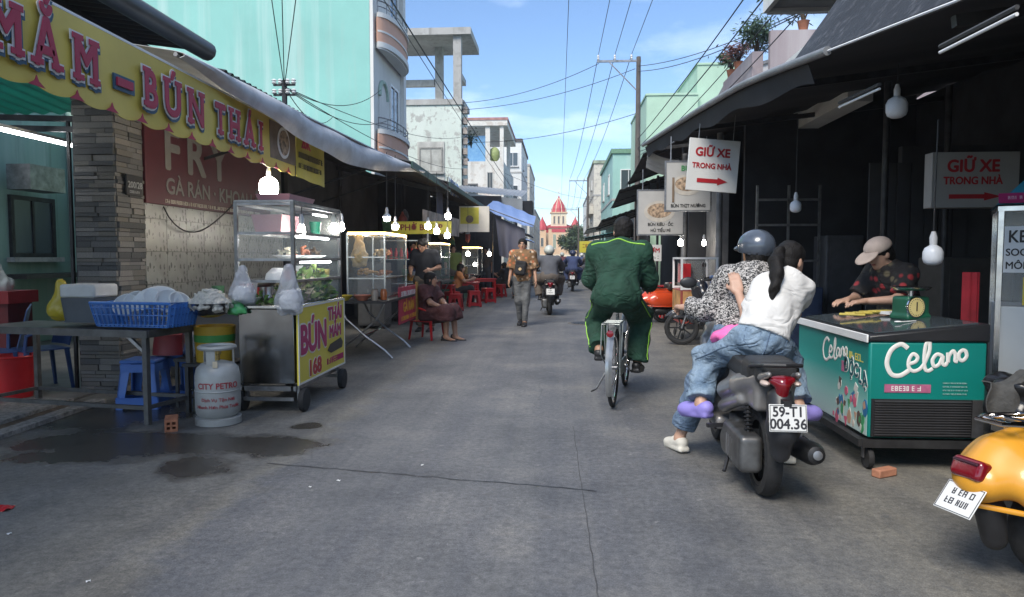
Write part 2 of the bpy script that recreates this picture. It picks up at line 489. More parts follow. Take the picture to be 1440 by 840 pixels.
# ================================================================== special materials
def asphalt_mat():
    m, n, l, b = newmat('street_surface'); v = coord(n, l)
    sp = n.new('ShaderNodeSeparateXYZ'); l.new(v, sp.inputs[0])
    big = noise(n, l, v, 0.55, 6, 0.6); mid = noise(n, l, v, 3.2, 6, 0.62); fine = noise(n, l, v, 130, 3, 0.7)
    asp = ramp(n, l, big, [(0.3, (0.088, 0.093, 0.102)), (0.55, (0.118, 0.121, 0.127)), (0.72, (0.168, 0.163, 0.153))])
    con = ramp(n, l, mid, [(0.28, (0.11, 0.106, 0.096)), (0.6, (0.155, 0.15, 0.135)), (0.78, (0.2, 0.19, 0.17))])
    # the asphalt carpet lies between wobbling edges, worn concrete at both sides
    wob = n.new('ShaderNodeMath'); wob.operation = 'MULTIPLY_ADD'; l.new(mid, wob.inputs[0]); wob.inputs[1].default_value = 0.9; l.new(sp.outputs['X'], wob.inputs[2])
    eL = n.new('ShaderNodeMapRange'); eL.inputs['From Min'].default_value = -1.35; eL.inputs['From Max'].default_value = -1.15; l.new(wob.outputs[0], eL.inputs['Value'])
    eR = n.new('ShaderNodeMapRange'); eR.inputs['From Min'].default_value = 1.0; eR.inputs['From Max'].default_value = 2.1; eR.inputs['To Min'].default_value = 1; eR.inputs['To Max'].default_value = 0; l.new(wob.outputs[0], eR.inputs['Value'])
    em = n.new('ShaderNodeMath'); em.operation = 'MULTIPLY'; l.new(eL.outputs[0], em.inputs[0]); l.new(eR.outputs[0], em.inputs[1])
    c = mixc(n, l, em.outputs[0], con, asp)
    # lengthwise wear from wheels
    st = n.new('ShaderNodeMapping'); st.inputs['Scale'].default_value = (2.2, 0.07, 1); l.new(v, st.inputs[0])
    wear = ramp(n, l, noise(n, l, st.outputs[0], 1.6, 5, 0.6), [(0.4, (0.88, 0.88, 0.9)), (0.68, (1.2, 1.17, 1.11))])
    blot = noise(n, l, v, 1.1, 9, 0.72)
    c = mixc(n, l, 1.0, c, ramp(n, l, blot, [(0.32, (0.74, 0.74, 0.75)), (0.5, (1, 1, 1)), (0.68, (1.18, 1.16, 1.12))]), 'MULTIPLY')
    grit = noise(n, l, v, 26, 7, 0.8)
    c = mixc(n, l, 1.0, c, ramp(n, l, grit, [(0.34, (0.66, 0.66, 0.66)), (0.5, (1, 1, 1)), (0.66, (1.36, 1.35, 1.33))]), 'MULTIPLY')
    c = mixc(n, l, 1.0, c, wear, 'MULTIPLY')
    c = mixc(n, l, 1.0, c, ramp(n, l, fine, [(0.28, (0.68, 0.68, 0.68)), (0.5, (1, 1, 1)), (0.72, (1.35, 1.35, 1.35))]), 'MULTIPLY')
    spot = noise(n, l, v, 9, 3, 0.5)
    c = mixc(n, l, ramp(n, l, spot, [(0.64, (0, 0, 0)), (0.7, (0.6, 0.6, 0.6))]), c, (0.09, 0.09, 0.09))
    pale = noise(n, l, v, 14, 4, 0.6)
    c = mixc(n, l, ramp(n, l, pale, [(0.66, (0, 0, 0)), (0.72, (0.4, 0.4, 0.4))]), c, (0.3, 0.3, 0.29))
    # cracks
    vo = n.new('ShaderNodeTexVoronoi'); vo.feature = 'DISTANCE_TO_EDGE'; vo.inputs['Scale'].default_value = 0.42
    wv = n.new('ShaderNodeMix'); wv.data_type = 'VECTOR'; wv.inputs['Factor'].default_value = 0.16
    nz = n.new('ShaderNodeTexNoise'); nz.inputs['Scale'].default_value = 2.6; nz.inputs['Detail'].default_value = 6; l.new(v, nz.inputs['Vector'])
    l.new(v, wv.inputs['A']); l.new(nz.outputs['Color'], wv.inputs['B']); l.new(wv.outputs['Result'], vo.inputs['Vector'])
    ck = ramp(n, l, vo.outputs['Distance'], [(0.0, (1, 1, 1)), (0.004, (0, 0, 0))])
    cm = mixc(n, l, 1.0, ck, ramp(n, l, big, [(0.45, (0, 0, 0)), (0.6, (0.45, 0.45, 0.45))]), 'MULTIPLY')
    c = mixc(n, l, cm, c, (0.045, 0.045, 0.045))
    # wet stains where the stall washes its bowls
    wet = None
    for (cx, cy, rx, ry) in ((-2.95, 4.72, 1.1, 0.36), (-2.15, 4.75, 0.62, 0.26), (-2.25, 4.22, 0.22, 0.3), (-3.25, 4.35, 0.5, 0.16), (-1.95, 5.3, 0.12, 0.1), (-3.9, 5.6, 0.9, 0.5)):
        a = n.new('ShaderNodeMapping'); a.inputs['Location'].default_value = (-cx / rx, -cy / ry, 0); a.inputs['Scale'].default_value = (1 / rx, 1 / ry, 0); l.new(v, a.inputs[0])
        d = n.new('ShaderNodeVectorMath'); d.operation = 'LENGTH'; l.new(a.outputs[0], d.inputs[0])
        if wet is None: wet = d.outputs['Value']
        else:
            mn = n.new('ShaderNodeMath'); mn.operation = 'MINIMUM'; l.new(wet, mn.inputs[0]); l.new(d.outputs['Value'], mn.inputs[1]); wet = mn.outputs[0]
    ad = n.new('ShaderNodeMath'); ad.operation = 'MULTIPLY_ADD'; l.new(noise(n, l, v, 2.4, 7, 0.62), ad.inputs[0]); ad.inputs[1].default_value = 2.3; l.new(wet, ad.inputs[2])
    wm = n.new('ShaderNodeMapRange'); wm.inputs['From Min'].default_value = 1.95; wm.inputs['From Max'].default_value = 2.3; wm.inputs['To Min'].default_value = 1; wm.inputs['To Max'].default_value = 0
    l.new(ad.outputs[0], wm.inputs['Value'])
    c = mixc(n, l, wm.outputs[0], c, mixc(n, l, 1.0, c, (0.4, 0.37, 0.34), 'MULTIPLY'))
    l.new(c, b.inputs['Base Color'])
    rg = n.new('ShaderNodeMapRange'); rg.inputs['To Min'].default_value = 0.72; rg.inputs['To Max'].default_value = 0.22; l.new(wm.outputs[0], rg.inputs['Value'])
    l.new(rg.outputs[0], b.inputs['Roughness'])
    hb = n.new('ShaderNodeMath'); hb.operation = 'SUBTRACT'; l.new(fine, hb.inputs[0]); l.new(cm, hb.inputs[1])
    bump(n, l, b, hb.outputs[0], 0.45, 0.004)
    return m
def wall_mat(name, col, stain=(0.28, 0.27, 0.25), amount=0.6, streak=1.0, peel=None, sc=1.0, rough=0.85):
    """painted render: vertical rain streaks, blotches and, if asked, flaking"""
    m, n, l, b = newmat(name); v = coord(n, l)
    b.inputs['Roughness'].default_value = rough
    big = noise(n, l, v, 0.5 * sc, 6, 0.6)
    c = ramp(n, l, big, [(0.3, dk(col, 0.84)), (0.7, tuple(min(1, x * 1.08) for x in col))])
    mp = n.new('ShaderNodeMapping'); mp.inputs['Scale'].default_value = (1.7 * sc, 1.7 * sc, 0.06 * sc); l.new(v, mp.inputs[0])
    s1 = noise(n, l, mp.outputs[0], 1.0, 6, 0.62)
    c = mixc(n, l, ramp(n, l, s1, [(0.5, (0, 0, 0)), (0.72, (amount * streak,) * 3)]), c, tuple(0.5 * x + 0.5 * y for x, y in zip(col, (0.72, 0.74, 0.72))))
    mp2 = n.new('ShaderNodeMapping'); mp2.inputs['Scale'].default_value = (3.1 * sc, 3.1 * sc, 0.16 * sc); mp2.inputs['Location'].default_value = (4, 7, 1); l.new(v, mp2.inputs[0])
    s2 = noise(n, l, mp2.outputs[0], 1.0, 7, 0.68)
    c = mixc(n, l, ramp(n, l, s2, [(0.55, (0, 0, 0)), (0.8, (amount * 0.8,) * 3)]), c, stain)
    if peel:
        pf = noise(n, l, v, 2.6 * sc, 9, 0.72)
        c = mixc(n, l, ramp(n, l, pf, [(0.53, (0, 0, 0)), (0.57, (0.75,) * 3)]), c, peel)
        bump(n, l, b, pf, 0.3, 0.02)
    l.new(c, b.inputs['Base Color'])
    return m
def streak_mat(name, col, dark, rough=0.7, sc=(6, 0.4, 6), metal=0.0, alpha=1.0, bm=0.0, lo=0.4, hi=0.68):
    m, n, l, b = newmat(name); v = coord(n, l, sc)
    f = noise(n, l, v, 1.0, 7, 0.62)
    l.new(ramp(n, l, f, [(lo, col), (hi, dark)]), b.inputs['Base Color'])
    b.inputs['Roughness'].default_value = rough; b.inputs['Metallic'].default_value = metal; b.inputs['Alpha'].default_value = alpha
    if bm: bump(n, l, b, f, bm, 0.02)
    return m
ASPH = asphalt_mat()
STEEL = M('brushed_steel', (0.55, 0.55, 0.56), 0.22, 1.0, 0.15, 14, grime=0.25, rvar=0.08)
DSTEEL = M('dull_steel', (0.32, 0.32, 0.33), 0.42, 0.9, 0.3, 12, grime=0.5)
CHROME = M('chrome', (0.75, 0.75, 0.76), 0.1, 1.0, 0.0)
IRON = M('dark_iron', (0.05, 0.05, 0.052), 0.55, 0.6, 0.4, 10)
BLACKP = M('black_plastic', (0.018, 0.018, 0.02), 0.45, 0, 0.3, 12)
RUBBER = M('rubber', (0.02, 0.02, 0.021), 0.8, 0, 0.35, 20, bmp=0.2)
WHITEP = M('white_plastic', (0.75, 0.75, 0.74), 0.4, 0, 0.08, 6)
GLASS, _n, _l, _b = newmat('clear_glass')
_b.inputs['Base Color'].default_value = (0.9, 0.95, 0.93, 1); _b.inputs['Roughness'].default_value = 0.04; _b.inputs['Alpha'].default_value = 0.09; _b.inputs['Specular IOR Level'].default_value = 0.8
SMOKE, _n, _l, _b = newmat('window_glass')
_b.inputs['Base Color'].default_value = (0.06, 0.075, 0.085, 1); _b.inputs['Roughness'].default_value = 0.08; _b.inputs['Specular IOR Level'].default_value = 0.9
CONC = wall_mat('old_concrete', (0.42, 0.41, 0.39), (0.12, 0.115, 0.1), 0.8, 0.6, (0.3, 0.29, 0.27))
TIN = streak_mat('dark_tin_roof', (0.055, 0.058, 0.06), (0.11, 0.085, 0.065), 0.55, (2, 6, 2), 0.4)
TINL = streak_mat('pale_tin_roof', (0.42, 0.43, 0.43), (0.24, 0.22, 0.2), 0.5, (1.2, 7, 1.2), 0.3)
BLK = M('shade_black_wall', (0.028, 0.029, 0.033), 0.85, 0, 0.5, 2.5)  # near-black colour stands in for deep shade inside sheds and shops
BULB = M('lit_bulb', (1, 1, 1), 0.4, 0, 0, emit=(1.0, 0.94, 0.84), es=36)
TUBEL = M('lit_tube', (1, 1, 1), 0.4, 0, 0, emit=(0.94, 0.98, 1.0), es=15)
WARML = M('warm_led_strip', (1, 0.9, 0.7), 0.4, 0, 0, emit=(1.0, 0.62, 0.22), es=9)

# ================================================================== ground
o = MB().bx(-900, 900, -300, 1500, -0.6, -0.01).build('ground', M('bare_ground', (0.16, 0.15, 0.14), 0.9, 0, 0.3, 0.4)); struct(o)
m = MB(); m.sheet(lambda u, v: (-7.5 + 15 * u, -12 + 262 * v, 0.0), 6, 40); o = m.build('street', ASPH, rec=False); struct(o)
# pebble-washed strip and gutter at the stall's threshold
pav = T('pavement', 'pebbled threshold strip with a muddy gutter in front of the left stall', 'pavement'); del pav['category']; del pav['label']; struct(pav)
PEB = M('pebble_tiles', (0.3, 0.28, 0.25), 0.8, 0, 0.6, 26, bmp=0.8, bscale=40)
MUD = M('gutter_mud', (0.13, 0.085, 0.05), 0.75, 0, 0.6, 18, bmp=0.9, bscale=30)
p0, p1 = G(-60, 640), G(150, 566)
def strip(a, b, w0, w1, z, mat, name):
    a, b = Vector(a), Vector(b); d = (b - a).normalized(); nn = Vector((-d.y, d.x, 0))
    mm = MB(); q = [a + nn * w0, b + nn * w0, b + nn * w1, a + nn * w1]
    mm.add([(p.x, p.y, 0.0) for p in q] + [(p.x, p.y, z) for p in q], [(4, 5, 6, 7), (0, 1, 5, 4), (1, 2, 6, 5), (2, 3, 7, 6), (3, 0, 4, 7)])
    return mm.build(name, mat, pav, bevel=0.005)
strip(p0, p1, 0.0, 0.13, 0.035, PEB, 'kerb_strip')
strip(p0, p1, 0.131, 0.29, 0.012, MUD, 'gutter')
strip(p0, p1, 0.291, 0.75, 0.04, PEB, 'kerb_strip')
# tar-sealed joint across the road and a square of patched asphalt
def ribbon(name, pts, w, mat, z=0.004):
    mm = MB()
    for i in range(len(pts) - 1):
        a, b = Vector(pts[i]), Vector(pts[i + 1]); d = (b - a).normalized(); nn = Vector((-d.y, d.x, 0)); w0 = w * rnd(0.6, 1.2); w1 = w * rnd(0.6, 1.2)
        mm.add([(*(a + nn * w0).xy, z), (*(b + nn * w1).xy, z), (*(b - nn * w1).xy, z), (*(a - nn * w0).xy, z)], [(3, 2, 1, 0)])
    return struct(mm.build(name, mat, rec=False))
TAR = M('tar_joint', (0.035, 0.036, 0.04), 0.6, 0, 0.4, 8)
pts = [G(375 + i * 16, 652 + i * 1.35 + rnd(-0.8, 0.8)) for i in range(30)]
ribbon('road_joint', pts, 0.005, TAR)
ribbon('road_joint', [G(806 + (i * 1.3) + rnd(-1.0, 1.0), 600 + i * 9) for i in range(30)], 0.0022, M('hair_crack', (0.07, 0.07, 0.072), 0.8, 0, 0.4, 8))
mh = T('manhole_cover', 'worn manhole cover in a sunken patch of the road ahead of the cyclist', 'manhole', G(824, 455))
MB().lathe([(0.36, 0.002), (0.36, 0.006), (0.33, 0.008)], 20).build('rim', M('patch_concrete', (0.13, 0.12, 0.11), 0.8), mh)
m = MB(); m.lathe([(0.30, 0.004), (0.30, 0.012)], 20)
for i in range(-3, 4):
    L = sqrt(max(0.0, 0.27 ** 2 - (i * 0.075) ** 2)); m.bx(i * 0.075 - 0.014, i * 0.075 + 0.014, -L, L, 0.012, 0.018)
m.build('lid', IRON, mh)

# ================================================================== buildings, left side
TEAL = wall_mat('teal_wall', (0.27, 0.56, 0.5), (0.4, 0.5, 0.45), 0.9, 1.1, None, 0.8)
WHT = wall_mat('white_render', (0.7, 0.7, 0.67), (0.34, 0.33, 0.3), 0.5, 0.6)
PEACH = wall_mat('peach_render', (0.62, 0.37, 0.27), (0.4, 0.25, 0.2), 0.35, 0.5)
MINTW = wall_mat('mint_flaking', (0.64, 0.7, 0.64), (0.27, 0.26, 0.24), 0.7, 0.7, (0.36, 0.35, 0.33), 0.9)
CREAM = wall_mat('cream_render', (0.6, 0.56, 0.47), (0.3, 0.27, 0.22), 0.55, 0.7, (0.36, 0.33, 0.3))
def win(parent, X, w, h, fr=WHITEP, gl=SMOKE, t=0.06, bars=1, depth=0.1):
    """framed window set on a wall plane given by matrix X (x along the wall, y up, z out)"""
    f = MB()
    for (x0, x1, y0, y1) in ((-w / 2, w / 2, -h / 2, -h / 2 + t), (-w / 2, w / 2, h / 2 - t, h / 2), (-w / 2, -w / 2 + t, -h / 2 + t, h / 2 - t), (w / 2 - t, w / 2, -h / 2 + t, h / 2 - t)):
        f.add(*_bx(x0, x1, y0, y1, -depth * 0.2, depth * 0.4), X)
    for i in range(bars):
        x = -w / 2 + w * (i + 1) / (bars + 1); f.add(*_bx(x - t / 3, x + t / 3, -h / 2 + t, h / 2 - t, -depth * 0.1, depth * 0.3), X)
    wo_ = f.build('window', fr, parent)
    g = MB(); g.add(*_bx(-w / 2 + t * 0.9, w / 2 - t * 0.9, -h / 2 + t * 0.9, h / 2 - t * 0.9, 0.0, depth * 0.12), X); g.build('pane', gl, wo_)
    s_ = MB(); s_.add(*_bx(-w / 2 - 0.06, w / 2 + 0.06, -h / 2 - 0.07, -h / 2 - 0.001, -0.02, depth * 1.2), X); s_.build('sill', CONC, wo_)
    return wo_
def _bx(x0, x1, y0, y1, z0, z1):
    mm = MB(); mm.bx(x0, x1, y0, y1, z0, z1); return mm.v, mm.f

# teal house: blank side wall towards the camera, curved balconies on the street side
YT = 18.2; XT = -4.86
tb = T('teal_building', 'tall building with blank turquoise side wall and curved peach balconies', 'building', (XT, YT, 0))
MB().bx(-11, 0, 0, 3.4, 0, 11.6).build('wall', TEAL, tb)
MB().bx(-11.1, 0.06, -0.1, 3.5, 11.602, 11.85).build('parapet', WHT, tb)
m = MB(); m.bx(0.003, 0.09, 0.01, 3.4, 0, 11.55); m.build('street_facade', WHT, tb)
MB().bx(0.092, 0.2, 3.1, 3.4, 0, 9.3).build('pilaster', WHT, tb)
for zb in (3.9, 6.85, 9.6):
    R = 0.42
    def arc(u, r, z): a = -pi / 2 + 0.15 + (pi - 0.3) * u; return (0.09 + r * max(0, cos(a)) ** 0.8, 1.58 + 1.5 * sin(a), z)
    bal = MB(); bal.sheet(lambda u, v: arc(u, R, zb - 0.02 + 0.62 * v), 18, 1, 0.1); bo = bal.build('balcony', PEACH, tb)
    for z0, z1, rr in ((zb + 0.6, zb + 0.72, R + 0.06), (zb - 0.16, zb - 0.02, R + 0.05), (zb + 0.22, zb + 0.27, R + 0.025)):
        mm = MB(); mm.sheet(lambda u, v: arc(u, rr, z0 + (z1 - z0) * v), 18, 1, 0.16); mm.build('moulding', WHT, bo)
    mm = MB()
    pp = [arc(i / 18, R - 0.02, zb) for i in range(19)]
    n_ = len(pp); mm.add([(p[0], p[1], zb - 0.2) for p in pp] + [(p[0], p[1], zb - 0.03) for p in pp], [tuple(range(n_)), tuple(range(n_, 2 * n_))[::-1]] + [(i, (i + 1) % n_, n_ + (i + 1) % n_, n_ + i) for i in range(n_)])
    mm.build('slab', WHT, bo)
    rl = MB(); rl.tube([arc(i / 18, R, zb + 1.0) for i in range(19)], 0.018, 6)
    rl.tube([arc(i / 18, R, zb + 0.86) for i in range(19)], 0.012, 6)
    for i in range(0, 19, 3): p = arc(i / 18, R, 0); rl.tube([(p[0], p[1], zb + 0.72), (p[0], p[1], zb + 1.0)], 0.012, 6)
    rl.build('railing', DSTEEL, bo)
    # arched doorway with green surround
    ar = MB(); pa = [(0.42 * cos(pi * i / 10), 0.42 * sin(pi * i / 10)) for i in range(11)]
    X = frame((0.092, 0.9, zb + 1.3), (0, 1, 0), (0, 0, 1))
    ar.tube([X @ Vector((p[0], p[1] + 0.35, 0.03)) for p in pa], 0.06, 6); d_ = ar.build('arch', M('green_trim', (0.33, 0.45, 0.38), 0.7), tb)
    mm = MB(); mm.prism([(p[0] * 0.92, p[1] * 0.92 + 0.35) for p in pa] + [(-0.4, -1.2), (0.4, -1.2)], 0.02, X, 0.002); mm.build('panel', WHT, d_)
    win(tb, frame((0.095, 2.2, zb + 1.6), (0, 1, 0), (0, 0, 1)), 1.0, 1.3)

# roofless concrete frame house
YB = 31.5; XB = -4.35
fb = T('unfinished_building', 'pale house with flaking side wall and open concrete frame on its roof', 'building', (XB, YB, 0))
MB().bx(-7, 0, 0, 2.2, 0, 8.0).build('wall', MINTW, fb)
for c_ in ((-0.35, 0.0, 0.02, 0.4), (-1.45, -1.1, 1.7, 2.1), (-6.6, -6.2, 0.02, 0.4), (-4.35, -4.0, 1.7, 2.1)): MB().bx(*c_, 8.002, 11.0).build('column', CONC, fb)
MB().bx(-6.4, -1.5, 1.78, 2.05, 9.25, 9.55).build('beam', CONC, fb); MB().bx(-0.3, -0.05, 0.42, 2.1, 9.3, 9.55).build('beam', CONC, fb)
m = MB(); m.bx(-7, 0.45, -0.15, 3.1, 11.003, 11.3); m.build('roof_slab', CONC, fb)
m = MB(); m.bx(-7.05, 0.06, -0.06, 0.2, 8.003, 8.25); m.bx(-0.22, 0.1, 0.2, 2.2, 8.003, 8.25); m.build('parapet', CONC, fb)
m = MB(); m.bx(-1.95, -0.75, -0.05, -0.002, 3.0, 6.4); m.build('recess_panel', M('bare_plaster', (0.5, 0.49, 0.46), 0.9, 0, 0.3, 3), fb)
win(fb, frame((-1.35, -0.055, 5.6), (1, 0, 0), (0, 0, 1)), 1.05, 1.1, M('old_frame', (0.3, 0.29, 0.27), 0.8), M('bare_plaster2', (0.45, 0.45, 0.42), 0.9, 0, 0.3, 3))
m = MB()
for i in range(9): MB().box((0.12, 0.3 + 0.06 * (i % 2), 4.2 + i * 0.45), (0.2, 0.3, 0.28), 0.2).build('brick', M('raw_brick', (0.42, 0.36, 0.32), 0.9, 0, 0.4, 9), fb)
for z in (2.9, 5.9): win(fb, frame((0.003, 1.1, z + 0.6), (0, 1, 0), (0, 0, 1)), 1.2, 1.3)

# weathered house with the blue terrace tarp
YC = 47.0; XC = -3.7
wb = T('weathered_building', 'rain-streaked white house with blue sheeting across its roof terrace', 'building', (XC, YC, 0))
WCON = wall_mat('streaked_white', (0.68, 0.66, 0.61), (0.26, 0.23, 0.2), 0.9, 0.8, (0.5, 0.44, 0.38), 0.7)
MB().bx(-5, 0, 0, 10, 0, 7.6).build('wall', WCON, wb)
for c_ in ((-5, -3.7, 0.02, 0.3), (-1.2, -0.9, 0.02, 0.3), (-0.25, 0, 0.02, 0.3), (-0.25, 0, 6, 6.3)): MB().bx(*c_, 7.602, 9.9).build('column', WCON, wb)
m = MB(); m.bx(-5, 0.25, -0.12, 9, 9.902, 10.25); m.build('roof_slab', WCON, wb)
m = MB(); m.bx(-5, 0.3, -0.16, 9, 10.252, 10.42); m.build('roof_edge', M('faded_red_trim', (0.42, 0.22, 0.2), 0.8, 0, 0.3, 4), wb)
m = MB(); m.sheet(lambda u, v: (-3.7 + 2.5 * u, 0.5 + 0.05 * sin(9 * u + 2 * v), 7.65 + 1.7 * v), 20, 6, 0.01); m.build('blue_sheeting', streak_mat('blue_sheeting', (0.12, 0.3, 0.55), (0.2, 0.4, 0.6), 0.6), wb)
m = MB(); m.ell((-0.65, 0.5, 8.1), (0.38, 0.3, 0.5)); m.build('water_tank', M('olive_tank', (0.3, 0.36, 0.14), 0.6), wb)
win(wb, frame((-2.9, -0.004, 5.6), (1, 0, 0), (0, 0, 1)), 2.4, 1.1, M('shutter_frame', (0.12, 0.12, 0.12), 0.6), SMOKE, 0.1, 3)
for i in range(3): MB().lathe([(0.12, 0), (0.16, 0.3), (0.14, 0.34)], 10, (-3.9 + 1.4 * i, -0.12, 5.0)).build('flower_pot', M('red_pot', (0.5, 0.08, 0.06), 0.6), wb)
win(wb, frame((-0.9, -0.004, 6.3), (1, 0, 0), (0, 0, 1)), 0.4, 1.2, CONC)
for z in (3.5, 6.2): win(wb, frame((0.003, 3, z), (0, 1, 0), (0, 0, 1)), 1.6, 1.4); win(wb, frame((0.003, 7, z), (0, 1, 0), (0, 0, 1)), 1.6, 1.4)
MB().bx(0.002, 0.7, 0.4, 9.6, 4.6, 4.75).build('balcony', WCON, wb)

def simple_house(name, label, X0, X1, Y0, Y1, Hh, mat, street=1, wins=((0.3, 0.55), (0.7, 0.55)), fw=(1.0, 1.3), trim=CONC, wmat=WHITEP, fh=3.0, roofmat=None):
    b_ = T(name, label, 'building', (X0, Y0, 0)); W = X1 - X0; D = Y1 - Y0
    MB().bx(0, W, 0, D, 0, Hh).build('wall', mat, b_)
    MB().bx(-0.1, W + 0.1, -0.1, D + 0.1, Hh + 0.002, Hh + 0.28).build('parapet', roofmat or trim, b_)
    k = 0; z = Hh - 1.6
    while z > 3.4 and k < 4:
        for fx in wins: win(b_, frame((W * fx[0], -0.004, z), (1, 0, 0), (0, 0, 1)), fw[0], fw[1], wmat)
        xs = (W + 0.003) if street > 0 else -0.003
        for fy in (0.25, 0.7): win(b_, frame((xs, D * fy, z), (0, street, 0), (0, 0, 1)), fw[0], fw[1], wmat)
        MB().bx(-0.04, W + 0.04, -0.04, D + 0.04, z - 1.25, z - 1.12).build('string_course', trim, b_)
        z -= fh; k += 1
    return b_
simple_house('narrow_building', 'narrow white house with dark eaves farthest along the left row', -7.5, -3.55, 66, 78, 11.9, WHT, 1, ((0.8, 0.5),), roofmat=M('dark_eaves', (0.12, 0.1, 0.1), 0.8))
simple_house('corner_building', 'pale far house peeping beyond the left row beside the church', -8.5, -3.9, 92, 110, 13.0, CREAM, 1)
simple_house('low_building', 'low beige house far down the left side near the church', -9, -3.9, 112, 140, 8.5, CREAM, 1)

# ================================================================== buildings, right side
GRN = wall_mat('pale_green_wall', (0.42, 0.6, 0.46), (0.3, 0.45, 0.35), 0.4, 0.4)
gb = T('green_building', 'pale green house with stepped blank walls behind the utility pole', 'building', (3.9, 33, 0))
MB().bx(0, 2.3, 0, 7, 0, 8.6).build('wall', GRN, gb)
MB().bx(2.302, 8, 0.3, 9, 0, 10.0).build('upper_wall', GRN, gb)
MB().bx(2.25, 8.05, 0.25, 9, 10.002, 10.1).build('coping', GRN, gb)
MB().bx(-0.05, 2.298, -0.05, 7, 8.602, 8.7).build('coping', GRN, gb)
for z in (4.5, 7.2): win(gb, frame((-0.004, 3, z), (0, -1, 0), (0, 0, 1)), 1.2, 1.3)
GRYW = wall_mat('grey_cladding', (0.42, 0.42, 0.43), (0.3, 0.3, 0.3), 0.4, 0.6)
yb = T('grey_building', 'grey clad house with slanted parapet beside the pale green house', 'building', (4.3, 24, 0))
MB().bx(0.4, 6, 0.2, 8, 0, 6.2).build('wall', GRYW, yb)
m = MB(); m.prism([(0, 4.9), (1.25, 7.25), (3.1, 7.75), (3.1, 4.9)], 0.18, frame((0, 0, 0), (1, 0, 0), (0, 0, 1))); m.build('slanted_parapet', GRYW, yb)
m = MB(); m.prism([(3.102, 4.9), (3.102, 7.8), (6, 7.8), (6, 4.9)], 0.5, frame((0, 0, 0), (1, 0, 0), (0, 0, 1))); m.build('upper_wall', GRYW, yb)
m = MB()
m.bar((-0.05, -0.2, 4.85), (1.25, -0.2, 7.27), 0.1); m.bar((1.25, -0.2, 7.3), (3.15, -0.2, 7.8), 0.1); m.build('edge_trim', M('dark_trim', (0.16, 0.16, 0.17), 0.6), yb)
win(yb, frame((2.2, -0.185, 5.7), (1, 0, 0), (0, 0, 1)), 1.0, 0.9); win(yb, frame((1.1, -0.185, 5.4), (1, 0, 0), (0, 0, 1)), 0.7, 0.7)

simple_house('turquoise_building', 'small turquoise house with green roof edge beyond the utility pole', 3.2, 8, 44, 56, 7.6, wall_mat('turquoise_wall', (0.33, 0.55, 0.5), (0.3, 0.4, 0.38), 0.4), -1, ((0.2, 0.5),), roofmat=M('green_edge', (0.16, 0.3, 0.2), 0.7))
bb = simple_house('beige_building', 'stained beige house with small square window far along the right row', 3.0, 8, 64, 78, 9.6, CREAM, -1, ((0.25, 0.5),), (0.9, 0.9), roofmat=M('mossy_coping', (0.33, 0.38, 0.28), 0.9, 0, 0.4, 3))
MB().bx(-0.35, -0.003, 0.5, 8, 5.2, 6.1).build('balcony', CREAM, bb)
simple_house('distant_building', 'pale distant house on the right close to the church tree', 4.2, 10, 95, 130, 10.5, WHT, -1)
def sign_board(name, label, X, w, h, mat, th=0.03, fr=None, cat='sign', group=None):
    s_ = bpy.data.objects.new(name, None); C.objects.link(s_); s_.matrix_world = X; tag(s_, label, cat, group)
    MB().bx(-w / 2, w / 2, -h / 2, h / 2, -th, 0).build('board', mat, s_, bevel=0.004)
    if fr:
        m_ = MB(); t = 0.02
        for a in ((-w / 2 - t, w / 2 + t, -h / 2 - t, -h / 2), (-w / 2 - t, w / 2 + t, h / 2, h / 2 + t), (-w / 2 - t, -w / 2, -h / 2, h / 2), (w / 2, w / 2 + t, -h / 2, h / 2)): m_.bx(a[0], a[1], a[2], a[3], -th - 0.005, 0.006)
        m_.build('frame', fr, s_)
    return s_
ID = Matrix.Identity(4)

# pink terrace with planters, and the concrete balcony above
PINK = wall_mat('mauve_render', (0.34, 0.29, 0.3), (0.25, 0.2, 0.2), 0.5)
pb = T('terrace_house', 'mauve house with a planted roof terrace above the right awnings', 'building', (3.35, 13.2, 0))
MB().bx(0.3, 5, 0, 2.4, 0, 4.55).build('wall', PINK, pb)
MB().bx(0.1, 0.29, 0.1, 2.4, 4.0, 5.0).build('parapet', PINK, pb)
MB().bx(0.0, 0.098, 0.3, 2.4, 4.25, 4.42).build('ledge', M('rust_brown', (0.18, 0.09, 0.05), 0.8, 0, 0.5, 6), pb)
MB().bx(0.35, 4.9, -0.12, -0.003, 3.5, 5.3).build('end_wall', PINK, pb)
hb = T('balcony_house', 'grey house with bare concrete balcony jutting over the right awnings', 'building', (2.55, 6.2, 0))
MB().bx(0, 3, 0, 2.9, 4.35, 4.55).build('slab', M('soffit_grey', (0.36, 0.36, 0.36), 0.85, 0, 0.15, 3), hb)
MB().bx(-0.06, -0.002, -0.05, 2.95, 4.3, 5.6).build('parapet', WHT, hb)
MB().bx(-0.001, 3, 2.902, 3.0, 4.3, 5.6).build('front_parapet', WHT, hb)
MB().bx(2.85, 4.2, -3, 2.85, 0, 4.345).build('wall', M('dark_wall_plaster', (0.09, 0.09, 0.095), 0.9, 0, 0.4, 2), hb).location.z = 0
MB().bx(0.95, 1.25, 2.86, 7.0, 3.2, 4.34).build('white_wall', WHT, hb)
